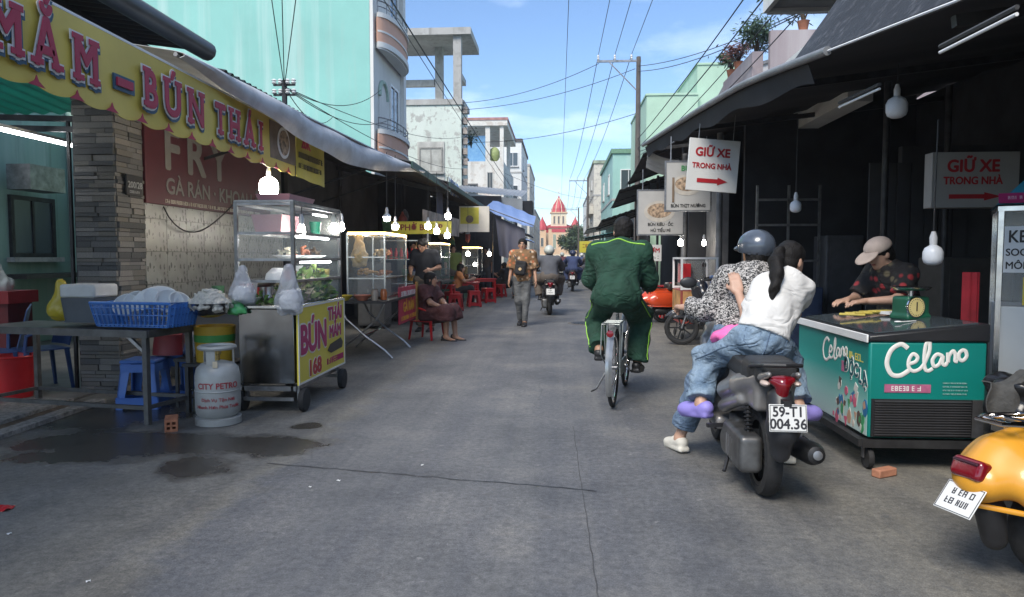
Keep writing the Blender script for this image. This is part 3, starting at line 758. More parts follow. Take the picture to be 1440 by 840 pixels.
def scribble(parent, x, y, w, h, mat, X=None, z=0.003, name='small_print'):
    """rows too small to read in the photograph: little blocks of ink"""
    m = MB(); cx = x - w / 2
    while cx < x + w / 2:
        q = rnd(0.5, 1.0) * h * 0.7
        sw = h * 0.16; q = max(q, h * 0.45)
        for sx_, on in ((cx, rnd(0, 1) < 0.8), (cx + q - sw, rnd(0, 1) < 0.7)):
            if on: m.add(*_bx(sx_, sx_ + sw, y - h / 2, y + h / 2, 0, z), X)
        for sy_ in (y - h / 2, y - sw / 2, y + h / 2 - sw):
            if rnd(0, 1) < 0.6: m.add(*_bx(cx, cx + q, sy_, sy_ + sw, 0, z * 0.9), X)
        cx += q + h * random.choice((0.22, 0.22, 0.22, 0.6))
    o_ = m.build(name, mat, parent, smooth=False); return stuff(o_)
# ================================================================== market sheds (roofs, posts, dark shop fronts)
GREYT = streak_mat('grey_tarp', (0.55, 0.56, 0.57), (0.4, 0.4, 0.4), 0.55, (1.5, 5, 5), 0, 1, 0.25)
BLUET = streak_mat('blue_tarp', (0.2, 0.3, 0.55), (0.27, 0.36, 0.6), 0.5, (2, 2, 1), 0, 1, 0.2)
PURPT = streak_mat('slate_tarp', (0.1, 0.1, 0.135), (0.07, 0.07, 0.09), 0.6, (4, 4, 0.6), 0, 1, 0.3)
BLKT = streak_mat('black_tarp', (0.014, 0.015, 0.018), (0.1, 0.1, 0.11), 0.6, (1.6, 14, 14), 0, 1, 0.5, 0.52, 0.78)
def corr(m, x0, z0, x1, z1, y0, y1, pitch=0.13, amp=0.018, nu=3):
    ny = int((y1 - y0) / pitch * 6)
    m.sheet(lambda u, v: (x0 + (x1 - x0) * u, y0 + (y1 - y0) * v, z0 + (z1 - z0) * u + amp * sin(2 * pi * v * (y1 - y0) / pitch)), nu, ny, 0.004)
ls = T('market_shed', 'long dark tin-roofed market shed covering the left row of stalls', 'shed', (0, 0, 0))
for (y0, y1, x0, z0, x1, z1) in ((-4, 1.2, -3.32, 3.2, -7.2, 3.75), (1.25, 6.45, -3.3, 3.2, -7.2, 3.75), (6.5, 10.4, -3.1, 3.02, -4.6, 3.3), (10.42, 14.6, -2.2, 2.7, -6.6, 3.7), (14.62, 19.3, -2.3, 2.84, -4.7, 3.5), (19.32, 24.5, -2.4, 2.9, -4.7, 3.5)):
    m = MB(); corr(m, x0, z0, x1, z1, y0, y1, nu=4); m.build('roof_sheet', TIN, ls)
gut = MB(); gut.tube([(-3.26, -4, 3.24), (-3.26, 6.5, 3.2)], 0.085, 12); gut.build('gutter_pipe', M('gutter_grey', (0.06, 0.065, 0.065), 0.4, 0.3, 0.3, 4), ls)
m = MB(); m.bar((-3.05, 6.55, 2.93), (-3.05, 10.4, 2.93), 0.03, 0.12); m.bar((-2.17, 10.42, 2.66), (-2.25, 14.6, 2.68), 0.03, 0.1); m.bar((-2.27, 14.62, 2.8), (-2.36, 24.5, 2.86), 0.03, 0.1); m.build('fascia', M('dark_green_fascia', (0.03, 0.07, 0.06), 0.5, 0.2, 0.3, 4), ls)
for y in (2.2, 6.6, 10.4, 14.6, 19.3, 24.4):
    MB().tube([(-4.55, y, 0), (-4.55, y, 3.3)], 0.035, 8).build('post', IRON, ls)
    MB().bar((-2.35 if y > 10 else -2.9, y, 2.64 if y > 10 else 2.86), (-6.2, y, 3.5), 0.05, 0.08).build('rafter', IRON, ls)
for x in (-3.6, -4.6, -5.6): MB().bar((x, 2.4, 3.0 + (-3.0 - x) * 0.19), (x, 24.2, 3.0 + (-3.0 - x) * 0.19), 0.04, 0.06).build('purlin', IRON, ls)
for y in (8.2, 11.6, 13.1): MB().bar((-3.0, y, 2.8), (-4.5, y + rnd(-0.3, 0.3), 2.35), 0.03).build('brace', IRON, ls)
# back wall of the shed beyond the tiled shop
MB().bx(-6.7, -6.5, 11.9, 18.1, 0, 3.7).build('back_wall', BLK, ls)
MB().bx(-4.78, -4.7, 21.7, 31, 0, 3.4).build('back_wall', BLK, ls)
MB().bx(-6.5, -4.6, 11.7, 11.85, 0, 3.6).build('partition', BLK, ls); MB().bx(-6.5, -3.3, 17.95, 18.1, 0, 3.35).build('partition', BLK, ls)  # near-black panels added so the covered stalls read as shade
MB().bx(-4.72, -4.62, 11.86, 17.94, 0, 3.3).build('shutter_wall', M('dim_wall', (0.06, 0.06, 0.065), 0.85, 0, 0.5, 2), ls); MB().bx(-4.6, -3.2, 24.6, 24.7, 0, 3.3).build('partition', BLK, ls); MB().bx(-4.6, -2.1, 25.6, 25.7, 0, 3.5).build('partition', BLK, ls)  # more dark backing added, its colour stands in for shade under the roof

# grey tarp over the first stall with its sagging front flap
tp = T('tarp_awning', 'grey tarpaulin awning sagging over the yellow noodle banner', 'awning')
def tarp(u, v):
    y = 4.9 + 6.3 * v; x = -2.68 + 0.5 * v; z = 2.74 - 0.09 * v + 0.02 * sin(9 * v)
    if u < 0.3:
        k = (0.3 - u) / 0.3; sag = 0.03 + 0.27 * max(0, sin(pi * min(1, max(0, (y - 4.8) / 6.3))))
        taper = 1.0
        return (x + 0.05 * sin(pi * k) + 0.02 * sin(y * 5 + 2 * k), y, z - sag * k * taper)
    k = (u - 0.3) / 0.7
    return (x - 1.75 * k, y, z + 0.42 * k - 0.06 * sin(pi * k) * (1 + 0.4 * sin(y * 2.1)))
m = MB(); m.sheet(tarp, 16, 90, 0.004); m.build('tarp', GREYT, tp)
m = MB(); m.tube([(-2.69 + 0.5 * i / 12, 4.9 + 6.3 * i / 12, 2.72 - 0.09 * i / 12) for i in range(13)], 0.018, 6); m.build('edge_pipe', DSTEEL, tp)

# far-left pale sheet roof, blue tarp and hanging slate tarp
pr = T('sheet_roof', 'pale grey metal sheet roof tilted over the left row', 'roof')
m = MB(); m.sheet(lambda u, v: (-4.2 + 2.85 * u, 25.9 + 4.5 * v, 3.75 - 0.25 * u + 0.62 * v + 0.012 * sin(u * 120)), 120, 3, 0.01); m.build('sheet', TINL, pr)
m = MB(); m.bx(-4.2, -1.35, 25.85, 25.88, 3.05, 3.7); 
m.v = [(x, y, z - (0.3 if x > -2 else 0)) for x, y, z in m.v]; m.build('fascia', M('pale_fascia', (0.36, 0.37, 0.37), 0.6, 0.1, 0.25, 2), pr)
MB().tube([(-1.6, 26, 0), (-1.6, 26, 3.3)], 0.04).build('post', IRON, pr); MB().bx(-1.6, -1.0, 26.0, 27.2, 2.7, 3.35).build('dark_box', BLK, pr)
bt = T('blue_tarp', 'sloping blue tarpaulin stretched over a stall behind the walking man', 'tarp')
m = MB(); m.sheet(lambda u, v: (-2.25 + 1.45 * u, 21.4 + 2.6 * v, 2.76 - 0.56 * u ** 1.2 + 0.45 * v - 0.1 * sin(pi * u) * (1 - v) + 0.015 * sin(22 * u + 5 * v)), 24, 10, 0.006); m.build('sheet', BLUET, bt)
MB().tube([(-2.2, 21.4, 2.78), (-0.75, 21.5, 2.24)], 0.02, 6).build('pole', DSTEEL, bt); MB().tube([(-2.25, 24, 0), (-2.25, 24, 3.2)], 0.025, 6).build('post', DSTEEL, bt)
st = T('hanging_tarp', 'dark slate tarpaulin hanging as a curtain under the blue tarp', 'tarp')
m = MB(); m.sheet(lambda u, v: (-1.95 + 0.9 * u + 0.12 * v * (1 - u), 21.6 + 0.06 * sin(14 * u) * v, 2.55 - 0.4 * u - (1.2 - 0.15 * u) * v), 26, 10, 0.006); m.build('sheet', PURPT, st)
for i, (x, y, z, w_, mt, lb) in enumerate(((-1.15, 27.5, 2.5, 1.2, PURPT, 'small dark awning further along the left row past the slate curtain'), (-1.3, 33, 2.4, 1.4, BLUET, 'faded blue awning far along the left row'), (-1.9, 40, 2.8, 1.6, GREYT, 'pale grey awning at the far end of the left row'))):
    a_ = T('stall_awning', lb, 'awning', (x, y, 0))
    m = MB(); m.sheet(lambda u, v: (-w_ * 1.6 * u, 4 * v, z - 0.35 + 0.6 * u + 0.03 * sin(20 * v)), 8, 16, 0.01); m.build('sheet', mt, a_)
    MB().tube([(-0.3, 0.1, 0), (-0.3, 0.1, z - 0.2)], 0.03, 6).build('post', IRON, a_)
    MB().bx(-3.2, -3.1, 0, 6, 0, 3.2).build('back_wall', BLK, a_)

# ---- right shed
rs = T('market_shed', 'black tarp-covered market shed over the right row of shops', 'shed')
E_ = [Vector((2.35, -4, 2.45)), Vector((2.2, 1.5, 2.5)), AX(1353, 0, 2.0), AX(1133, 85, 1.85), AX(1100, 97, 1.84), AX(1045, 120, 1.72), AX(980, 158, 1.62), AX(905, 205, 1.5)]
def edge(y):
    for a, b in zip(E_, E_[1:]):
        if y <= b.y: return a.lerp(b, (y - a.y) / (b.y - a.y))
    return E_[-1]
def rroof(u, v):
    y = -4 + 17.05 * v; p = edge(y)
    return (p.x + (5.4 - p.x) * u, y, p.z + 0.55 * u + 0.03 * sin(y * 7) * u)
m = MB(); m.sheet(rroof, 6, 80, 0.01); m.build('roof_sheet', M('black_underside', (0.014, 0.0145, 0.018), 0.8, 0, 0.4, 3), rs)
def uroof(u, v):
    y = -4 + 10.0 * v; p = edge(y)
    return (p.x + 0.03 + (0.95 + 0.1 * sin(y * 3)) * u, y, p.z + 0.03 + 1.15 * u + 0.05 * sin(y * 9 + 6 * u) * u + 0.05 * sin(pi * u))
m = MB(); m.sheet(uroof, 10, 90, 0.008); m.build('black_netting', BLKT, rs)
m = MB(); m.tube([edge(y) + Vector((-0.02, 0, 0)) for y in np.linspace(5.2, 13.0, 30)], 0.032, 10); m.build('edge_pipe', M('pale_pipe', (0.22, 0.225, 0.23), 0.45, 0.2, 0.3, 4), rs)
m = MB(); m.tube([edge(y) + Vector((-0.015, 0, 0.0)) for y in np.linspace(-3, 5.6, 20)], 0.008, 6); m.build('edge_wire', WHITEP, rs)
def flap(u, v):
    y = 5.6 + 7.4 * v; p = edge(y); return (p.x + 0.02 + 0.05 * u, y, p.z - 0.03 - (0.16 + 0.03 * sin(y * 4)) * u)
m = MB(); m.sheet(flap, 3, 40, 0.004); m.build('flap', M('flap_black', (0.016, 0.016, 0.02), 0.8, 0, 0.4, 4), rs)
for y in (4.0, 6.9, 10.2, 13.2):
    MB().bar((edge(y).x + 0.1, y, edge(y).z - 0.06), (5.3, y, edge(y).z + 0.35), 0.05, 0.06).build('rafter', IRON, rs)
for (x, y) in ((2.45, 11.2), (3.55, 8.1), (4.3, 8.3), (2.3, 13.4)): MB().tube([(x, y, 0), (x, y, 3.2)], 0.05 if y > 11 else 0.035, 10).build('post', M('grey_pipe_paint', (0.22, 0.22, 0.22), 0.6, 0.2, 0.4, 5) if y > 11 else IRON, rs)
DW = M('shade_plaster', (0.045, 0.046, 0.05), 0.9, 0, 0.4, 1.6)  # plaster colour darkened to imitate the deep shade of the right shops
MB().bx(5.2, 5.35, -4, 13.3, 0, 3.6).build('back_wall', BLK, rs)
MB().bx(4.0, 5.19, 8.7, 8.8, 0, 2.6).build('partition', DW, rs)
for x0_, y0_ in ((2.75, 10.9), (2.3, 12.95)):
    m = MB(); pz = [edge(y0_).z + 0.55 * (x - edge(y0_).x) / (5.4 - edge(y0_).x) - 0.02 for x in (x0_, 5.19)]
    m.add([(x0_, y0_, 0), (5.19, y0_, 0), (5.19, y0_, pz[1]), (x0_, y0_, pz[0]), (x0_, y0_ + 0.1, 0), (5.19, y0_ + 0.1, 0), (5.19, y0_ + 0.1, pz[1]), (x0_, y0_ + 0.1, pz[0])], [(0, 1, 2, 3), (7, 6, 5, 4), (0, 4, 5, 1), (1, 5, 6, 2), (2, 6, 7, 3), (3, 7, 4, 0)]); m.build('partition', BLK, rs)
MB().bx(2.6, 2.78, 12.0, 12.9, 0, 3.0).build('pillar', M('dim_concrete', (0.2, 0.19, 0.18), 0.9, 0, 0.3, 4), rs)
for z in (0.7, 1.25, 1.75, 2.1): MB().bar((2.75, 10.2, z), (3.6, 10.2, z), 0.03, 0.03).build('rail', DSTEEL, rs)
for x in (2.75, 3.18, 3.6): MB().bar((x, 10.2, 0.0), (x, 10.2, 2.3), 0.03, 0.03).build('rail', DSTEEL, rs)
for i in range(7): MB().bx(3.62 + i * 0.16, 3.76 + i * 0.16, 8.66, 8.69, 0.1, 2.4).build('shutter_slat', DW, rs)
# white bars added in place of daylight showing between the roof sheets
for k, (a, b) in enumerate(((AY(1322, 74, 3.9), AY(1430, 20, 3.3)), (AY(1180, 151, 5.6), AY(1237, 125, 5.0)))):
    tf = T('gap_strip', ['long unlit white tube fitting under the right awning by the ice cream cart', 'short unlit white tube fitting under the right awning above the freezer'][k], 'light', a)
    MB().tube([(0, 0, 0), b - a], 0.009, 8).build('tube', WHITEP, tf); MB().tube([Vector((0, 0, 0.03)), b - a + Vector((0, 0, 0.03))], 0.012, 6).build('fitting', M('gap_backing', (0.05, 0.05, 0.05), 0.6), tf)  # white bar imitates a daylight gap, dark bar lies just above it
# smaller awnings stepping away down the right side
def awn(label, pts, mat, back=2.0, rise=0.7, y1=None, posts=1):
    a, b = Vector(pts[0]), Vector(pts[1]); c = T('stall_awning', label, 'awning', (a.x, a.y, 0))
    m = MB()
    def fn(u, v): p = a.lerp(b, v) - Vector((a.x, a.y, 0)); return (p.x + back * u, p.y, p.z + rise * u + 0.012 * sin(u * 90) - 0.04 * sin(pi * v))
    m.sheet(fn, 40, 8, 0.01); m.build('sheet', mat, c)
    for v in ((0.05, 0.95)[:posts + 1]): p = a.lerp(b, v) - Vector((a.x, a.y, 0)); MB().tube([(p.x + 0.75, p.y, 0), (p.x + 0.75, p.y, p.z + 0.2)], 0.03, 8).build('post', IRON, c)
    for v in (0.1, 0.5, 0.9): p = a.lerp(b, v) - Vector((a.x, a.y, 0)); MB().bar((p.x + 0.04, p.y, p.z - 0.03), (p.x + back, p.y, p.z + rise - 0.05), 0.03, 0.04).build('rafter', IRON, c)
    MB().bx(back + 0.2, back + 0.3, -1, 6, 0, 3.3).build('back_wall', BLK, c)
    return c
DT = M('dark_tin', (0.045, 0.046, 0.05), 0.5, 0.3, 0.5, 3)
awn('ribbed dark awning just past the hanging parking sign', ((1.52, 13.3, 3.2), (1.6, 17.6, 3.05)), DT, 2.0, 0.75)
awn('second dark awning past the food signs on the right', ((1.45, 17.7, 2.95), (1.5, 21.5, 2.75)), DT, 2.2, 0.7)
awn('low dark awning beside the cyclist\'s head', ((1.25, 21.6, 2.42), (1.25, 26, 2.3)), DT, 2.4, 0.8)
awn('turquoise awning tip far along the right row', ((1.0, 29, 2.1), (1.15, 34, 2.1)), M('teal_tarp', (0.06, 0.26, 0.27), 0.6, 0, 0.3, 3), 2.2, 0.4)
awn('grey tin awning at the far end of the right row', ((1.5, 40, 2.9), (1.6, 50, 2.9)), TINL, 2.4, 0.5)
# corrugated offcut curling at the corner of the main awning
oc = T('tin_offcut', 'curled corrugated tin offcut hanging at the corner of the right awning', 'tin sheet', AY(915, 222, 12.9))
m = MB(); m.sheet(lambda u, v: (-0.05 + 0.55 * u, 0.25 * v, 0.12 - 0.33 * u * (1 - 0.5 * u) + 0.03 * sin(v * 19) - 0.25 * v), 10, 20, 0.006); m.build('sheet', TINL, oc)

# ================================================================== first left stall: stone pillar, tiled wall, boards
sp_ = T('stone_pillar', 'grey pillar clad in thin stacked stone strips beside the noodle stall', 'pillar', (-4.6, 6.52, 0))
MB().bx(0.015, 0.385, 0.015, 0.425, 0, 3.1).build('core', M('mortar', (0.05, 0.05, 0.05), 0.95), sp_)
strip_m = [M('slate_%d' % i, c, 0.85, 0, 0.35, 14, bmp=0.5, bscale=50) for i, c in enumerate(((0.16, 0.155, 0.15), (0.22, 0.21, 0.2), (0.11, 0.11, 0.11), (0.27, 0.25, 0.23), (0.19, 0.175, 0.155)))]
unit = {}
z = 0.0; row = 0
while z < 2.9:
    hgt = random.choice((0.035, 0.045, 0.06)); 
    for face in (0, 1):
        x = 0.0; L = 0.40 if face == 0 else 0.44
        while x < L - 0.02:
            w_ = min(rnd(0.13, 0.26), L - x)
            if L - x - w_ < 0.05: w_ = L - x
            pr_ = rnd(0.0, 0.028); mt = random.choice(strip_m); key = (mt.name)
            if key not in unit:
                mm = MB().box((0, 0, 0), (1, 1, 1)); unit[key] = mm.build('stone_strip', mt, sp_, smooth=False); ob = unit[key]
            else: ob = unit[key].copy(); C.objects.link(ob); ob.parent = sp_
            if face == 0: ob.location = (x + w_ / 2, 0.012 - pr_ / 2, z + hgt / 2); ob.scale = (w_ - 0.004, 0.024 + pr_, hgt - 0.005)
            else: ob.location = (0.388 + pr_ / 2, x + w_ / 2, z + hgt / 2); ob.scale = (0.024 + pr_, w_ - 0.004, hgt - 0.005)
            x += w_
    z += hgt; row += 1
hp = sign_board('number_plate', 'small black house number plaque 200/28 on the stone pillar', frame((-4.145, 6.74, 2.0), (0, 1, 0), (0, 0, 1)), 0.26, 0.2, BLACKP, 0.02)
text('number', '200/28', 0.085, M('dim_silver', (0.4, 0.4, 0.4), 0.4, 0.5, 0), hp, ID, bold=0.02)
scribble(hp, 0, -0.065, 0.17, 0.025, M('dim_silver'))
# tiled wall with a leaf-like marking
m_, n_, l_, b_ = newmat('marked_tiles'); v_ = coord(n_, l_, (1, 1, 1))
vo = n_.new('ShaderNodeTexVoronoi'); vo.feature = 'F1'; vo.inputs['Scale'].default_value = 9; vo.inputs['Randomness'].default_value = 0.75
mpp = n_.new('ShaderNodeMapping'); mpp.inputs['Scale'].default_value = (1.5, 0.75, 1); mpp.inputs['Rotation'].default_value = (0, 0, 0.6); sq = n_.new('ShaderNodeSeparateXYZ'); l_.new(v_, sq.inputs[0]); cq = n_.new('ShaderNodeCombineXYZ'); l_.new(sq.outputs['Y'], cq.inputs[0]); l_.new(sq.outputs['Z'], cq.inputs[1]); l_.new(cq.outputs[0], mpp.inputs[0]); vo.voronoi_dimensions = '2D'; l_.new(mpp.outputs[0], vo.inputs['Vector'])
nz = noise(n_, l_, v_, 26, 3, 0.6)
msk = mixc(n_, l_, 1.0, ramp(n_, l_, vo.outputs['Distance'], [(0.0, (1, 1, 1)), (0.19, (1, 1, 1)), (0.23, (0, 0, 0))]), ramp(n_, l_, nz, [(0.42, (0, 0, 0)), (0.5, (1, 1, 1))]), 'MULTIPLY')
l_.new(mixc(n_, l_, msk, ramp(n_, l_, noise(n_, l_, v_, 3, 6), [(0.3, (0.24, 0.24, 0.22)), (0.7, (0.34, 0.34, 0.31))]), (0.1, 0.1, 0.09)), b_.inputs['Base Color']); b_.inputs['Roughness'].default_value = 0.28
tw = T('tiled_wall', 'pale grey tiled wall with leaf-like marks behind the noodle cart', 'wall', (-4.2, 6.97, 0))
MB().bx(-0.12, -0.006, 0.0, 3.6, 0, 3.0).build('backing', M('grout', (0.16, 0.16, 0.15), 0.9), tw)
tile0 = None
for i in range(9):
    for j in range(6):
        if tile0 is None: tile0 = MB().box((0, 0, 0), (0.012, 0.394, 0.334)).build('tile', m_, tw); ob = tile0
        else: ob = tile0.copy(); C.objects.link(ob); ob.parent = tw
        ob.location = (0.001, 0.2 + 0.4 * i, 0.17 + 0.34 * j)
rb = sign_board('shop_board', 'dark red shop board with grey fried chicken lettering above the tiled wall', frame((-4.16, 8.5, 2.38), (0, 1, 0), (0, 0, 1)), 3.1, 1.06, M('maroon_board', (0.085, 0.01, 0.018), 0.45, 0, 0.2, 3), 0.03)
GL = M('grey_letters', (0.2, 0.19, 0.175), 0.5, 0, 0.1)
text('lettering', 'FRY', 0.62, GL, rb, Matrix.Translation((-0.5, 0.05, 0)), bold=0.03, sx=1.15, space=1.35); text('lettering', 'GÀ RÁN · KHOAI LẮC', 0.235, GL, rb, Matrix.Translation((0.08, -0.33, 0)), bold=0.025, sx=1.1)
scribble(rb, 0.0, -0.485, 2.4, 0.04, M('cream_letters', (0.6, 0.55, 0.45), 0.5, 0, 0))

# open shop left of the pillar: mint wall, window, plastic skylight, fluorescent tube
MINT = wall_mat('mint_paint', (0.24, 0.38, 0.31), (0.08, 0.09, 0.08), 0.9, 0.5, None, 1.6)
ms = T('open_shop', 'open mint-painted shop room left of the stone pillar', 'shop', (0, 0, 0))
MB().bx(-8.0, -7.9, 3, 12, 0, 3.7).build('back_wall', MINT, ms)
MB().bx(-7.89, -4.7, 11.0, 11.1, 0, 3.7).build('side_wall', MINT, ms)
MB().bx(-7.88, -4.4, 2.2, 11.0, 0.002, 0.02).build('floor', M('shop_floor', (0.16, 0.15, 0.14), 0.5, 0, 0.4, 3), ms)
win(ms, frame((-7.89, 10.2, 1.75), (0, 1, 0), (0, 0, 1)), 0.9, 0.9, IRON)
MB().bx(-7.85, -7.3, 9.3, 10.9, 1.0, 1.06).build('shelf', IRON, ms); MB().bx(-7.7, -7.35, 9.5, 10.2, 2.25, 2.6).build('fan_box', DSTEEL, ms)
GPL = M('green_skylight', (0.03, 0.5, 0.36), 0.4, 0, 0.2, 3, trans=0.6)
sk = MB(); sk.sheet(lambda u, v: (-6.6 + 1.9 * u, 6.6 + 1.2 * v, 3.03 - 0.1 * v + 0.015 * sin(60 * u)), 60, 4, 0.004); sk.build('plastic_skylight', GPL, ms)
for z in (2.62, 2.72): MB().bar((-7.5, 6.6, z), (-4.6, 6.6, z - 0.1), 0.05).build('beam', IRON, ms)
for x in (-4.72, -4.66, -4.62): MB().bar((x, 6.62, 0), (x, 6.62, 2.6), 0.028).build('gate_post', IRON, ms)
tl = T('fluorescent_lamp', 'lit white fluorescent tube hanging in the open shop at left', 'lamp', (-4.95, 6.0, 2.43))
MB().tube([(0, 0.0, 0), (0, 1.2, 0)], 0.014, 8).build('tube', TUBEL, tl); MB().bx(-0.025, 0.025, -0.03, 1.23, 0.02, 0.05).build('fitting', WHITEP, tl)
# ================================================================== yellow noodle banner
YEL = M('banner_yellow', (0.7, 0.53, 0.1), 0.5, 0, 0.12, 3)
RED = M('banner_red', (0.42, 0.02, 0.06), 0.5, 0, 0.1, 4)
WHT_I = M('white_ink', (0.72, 0.7, 0.66), 0.5, 0, 0.05, 4)
NAVY = M('navy_ink', (0.04, 0.1, 0.16), 0.5, 0, 0.1, 4)
bn = bpy.data.objects.new('stall_banner', None); C.objects.link(bn); tag(bn, 'long yellow scalloped banner with red noodle soup lettering over the stall', 'banner')
BX = frame((-2.7, 0, 2.36), (0, 1, 0), (0, 0, 1)); bn.matrix_world = BX
def bz(y): return -0.012 * (y - 4)
m = MB(); y0, y1 = 2.3, 7.18
def scal(y): return -0.17 - 0.028 * abs(sin(pi * (y - 2.3) / 0.31)) + bz(y)
m.sheet(lambda u, v: (y0 + (y1 - y0) * u, scal(y0 + (y1 - y0) * u) + (0.29 + bz(y0 + (y1 - y0) * u) - scal(y0 + (y1 - y0) * u)) * v, 0.012 * sin(u * 23) * (1 - v)), 240, 6, 0.004); m.build('cloth', YEL, bn)
m = MB()
for i in range(16):
    yy = 2.3 + 0.31 * i; m.prism([(yy - 0.06, -0.186 + bz(yy)), (yy - 0.015, -0.16 + bz(yy)), (yy, -0.13 + bz(yy)), (yy + 0.015, -0.16 + bz(yy)), (yy + 0.06, -0.186 + bz(yy))], 0.004, None, 0.014)
stuff(m.build('red_points', RED, bn))
MB().tube([(2.3, 0.31, -0.01), (8.0, 0.23, -0.01)], 0.014, 6).build('rod', WHITEP, bn)
def slab(base, full, x, y, size, sx=1.0):
    """one slab-serif letter: white outline, navy shadow, red face"""
    def glyph(name, st, mat, z, bold, dx=0, dy=0):
        return text(name, st, size, mat, bn, Matrix.Translation((x + dx, y + dy, 0)), z=z, bold=bold, sx=sx)
    g = glyph('letter', full, RED, 0.03, 0.028)
    tmp = text('tmp', base, size, RED, bn, Matrix.Translation((x, y, 0)), sx=sx); xs = [v.co.x for v in tmp.data.vertices]; bpy.data.objects.remove(tmp)
    tf = text('tmp', full, size, RED, bn, Matrix.Translation((x, y, 0)), sx=sx); ys = [v.co.y for v in tf.data.vertices]; bpy.data.objects.remove(tf)
    x0, x1 = min(xs), max(xs); yb = min(ys); cap = size * 0.73; yt = yb + cap; st = size * 0.055; w_ = size * 0.13; hh = size * 0.045
    P = {'M': ('bl', 'br', 'tl', 'tr'), 'A': ('bl', 'br'), 'N': ('tl', 'bl', 'tr'), 'H': ('bl', 'br', 'tl', 'tr'), 'I': ('bc', 'tc'), 'T': ('bc',), 'B': ('bl', 'tl'), 'U': ('tl', 'tr')}[base]
    def serifs(grow, z, mat, parent_, dx=0, dy=0):
        mm = MB()
        for q in P:
            cx = {'l': x0 + st, 'r': x1 - st, 'c': (x0 + x1) / 2}[q[1]] + dx; cy = (yb + hh if q[0] == 'b' else yt - hh) + dy
            mm.bx(cx - w_ - grow, cx + w_ + grow, cy - hh - grow, cy + hh + grow, z - 0.002, z + 0.0025)
        stuff(mm.build('serif', mat, parent_, smooth=False))
    serifs(0.0, 0.03, RED, g)
    o1 = glyph('letter_outline', full, WHT_I, 0.022, 0.065); serifs(size * 0.035, 0.022, WHT_I, o1)
    o2 = glyph('letter_shadow', full, NAVY, 0.016, 0.06, size * 0.05, -size * 0.055); serifs(size * 0.03, 0.016, NAVY, o2, size * 0.05, -size * 0.055)
for base, full, px in (('B', 'B', None), ('M', 'M', 5), ('A', 'Ắ', 62), ('M', 'M', 117), ('B', 'B', 207), ('U', 'Ú', 238), ('N', 'N', 271), ('T', 'T', 305), ('H', 'H', 325), ('A', 'Á', 346), ('I', 'I', 362)):
    yy = 2.75 if px is None else AX(px, 150, -2.7).y
    slab(base, full, yy, 0.03 + bz(yy), 0.34, 0.82 if px is None or px > 280 or px < 220 else 0.92)
yy = AX(170, 115, -2.7).y
MB().bx(yy - 0.08, yy + 0.08, -0.02, 0.03, 0.02, 0.032).build('dash', RED, bn); MB().bx(yy - 0.1, yy + 0.11, -0.045, 0.05, 0.01, 0.02).build('dash_shadow', NAVY, bn)
# printed bowl picture
MB().bx(6.52, 7.16, -0.13, 0.22, 0.004, 0.01).build('photo_panel', M('brown_print', (0.2, 0.14, 0.09), 0.6, 0, 0.4, 8), bn)
X = Matrix.Translation((6.84, 0.05, 0))
m = MB(); m.lathe([(0.15, 0.01), (0.15, 0.016)], 28, (6.84, 0.05, 0)); m.build('printed_bowl', WHT_I, bn); m = MB(); m.lathe([(0.12, 0.014), (0.12, 0.02)], 28, (6.84, 0.05, 0)); m.build('printed_noodles', M('noodle_print', (0.42, 0.3, 0.2), 0.6, 0, 0.9, 22), bn)
m = MB()
m.sheet(lambda u, v: (7.2 + 0.86 * u, -0.23 + 0.44 * v - 0.03 * u, 0.01 * sin(9 * u)), 12, 3, 0.004); m.build('end_panel', M('olive_yellow', (0.5, 0.42, 0.06), 0.5, 0, 0.2, 4), bn)
text('price', '20K', 0.16, RED, bn, Matrix.Translation((7.45, 0.13, 0)), z=0.016, bold=0.03)
scribble(bn, 7.6, 0.0, 0.7, 0.06, M('olive_ink', (0.1, 0.08, 0.03), 0.6), None, 0.016); scribble(bn, 7.6, -0.11, 0.7, 0.05, M('olive_ink'), None, 0.016)
MB().tube([(7.3, 0.2, -0.05), (7.3, -2.36, -0.05)], 0.02, 6)

# ================================================================== lamps
def bulb(label, pos, kind='bulb', ztop=2.75, r=0.04, lit=True, group=None):
    t = T('hanging_lamp', label, 'lamp', pos, group=group)
    mt = BULB if lit else M('white_opal', (0.7, 0.72, 0.75), 0.35, 0, 0.05, 5)
    if kind == 'bulb': MB().lathe([(0.012, 0.07), (r * 0.75, 0.045), (r, 0.0), (r * 0.8, -r * 0.7), (0.005, -r * 1.05)], 16).build('bulb', mt, t)
    else: MB().lathe([(r * 0.35, r * 1.0), (r * 0.8, r * 0.7), (r, 0.25 * r), (r, -r * 0.5), (r * 0.85, -r * 0.9), (r * 0.5, -r * 1.12), (0.01, -r * 1.18)], 18).build('bulb', mt, t)
    zz = 0.06 if kind == 'bulb' else r
    MB().lathe([(0.022, zz), (0.024, zz + 0.05), (0.012, zz + 0.09)], 12).build('socket', M('lamp_socket', (0.6, 0.6, 0.6), 0.5, 0, 0.1), t)
    if kind == 'shade': MB().lathe([(r * 1.25, r * 0.1), (r * 1.3, r * 0.3), (r * 0.6, r * 1.1), (r * 0.3, r * 1.2)], 18, caps=False).build('shade', WHITEP, t)
    MB().tube([(0, 0, zz + 0.08), (0.005, 0.0, ztop - pos[2])], 0.005, 5).build('cord', BLACKP, t)
    return t
bulb('bright white lamp under the yellow banner above the first cart', AX(378, 262, -2.8), 'jar', 2.7, 0.088)
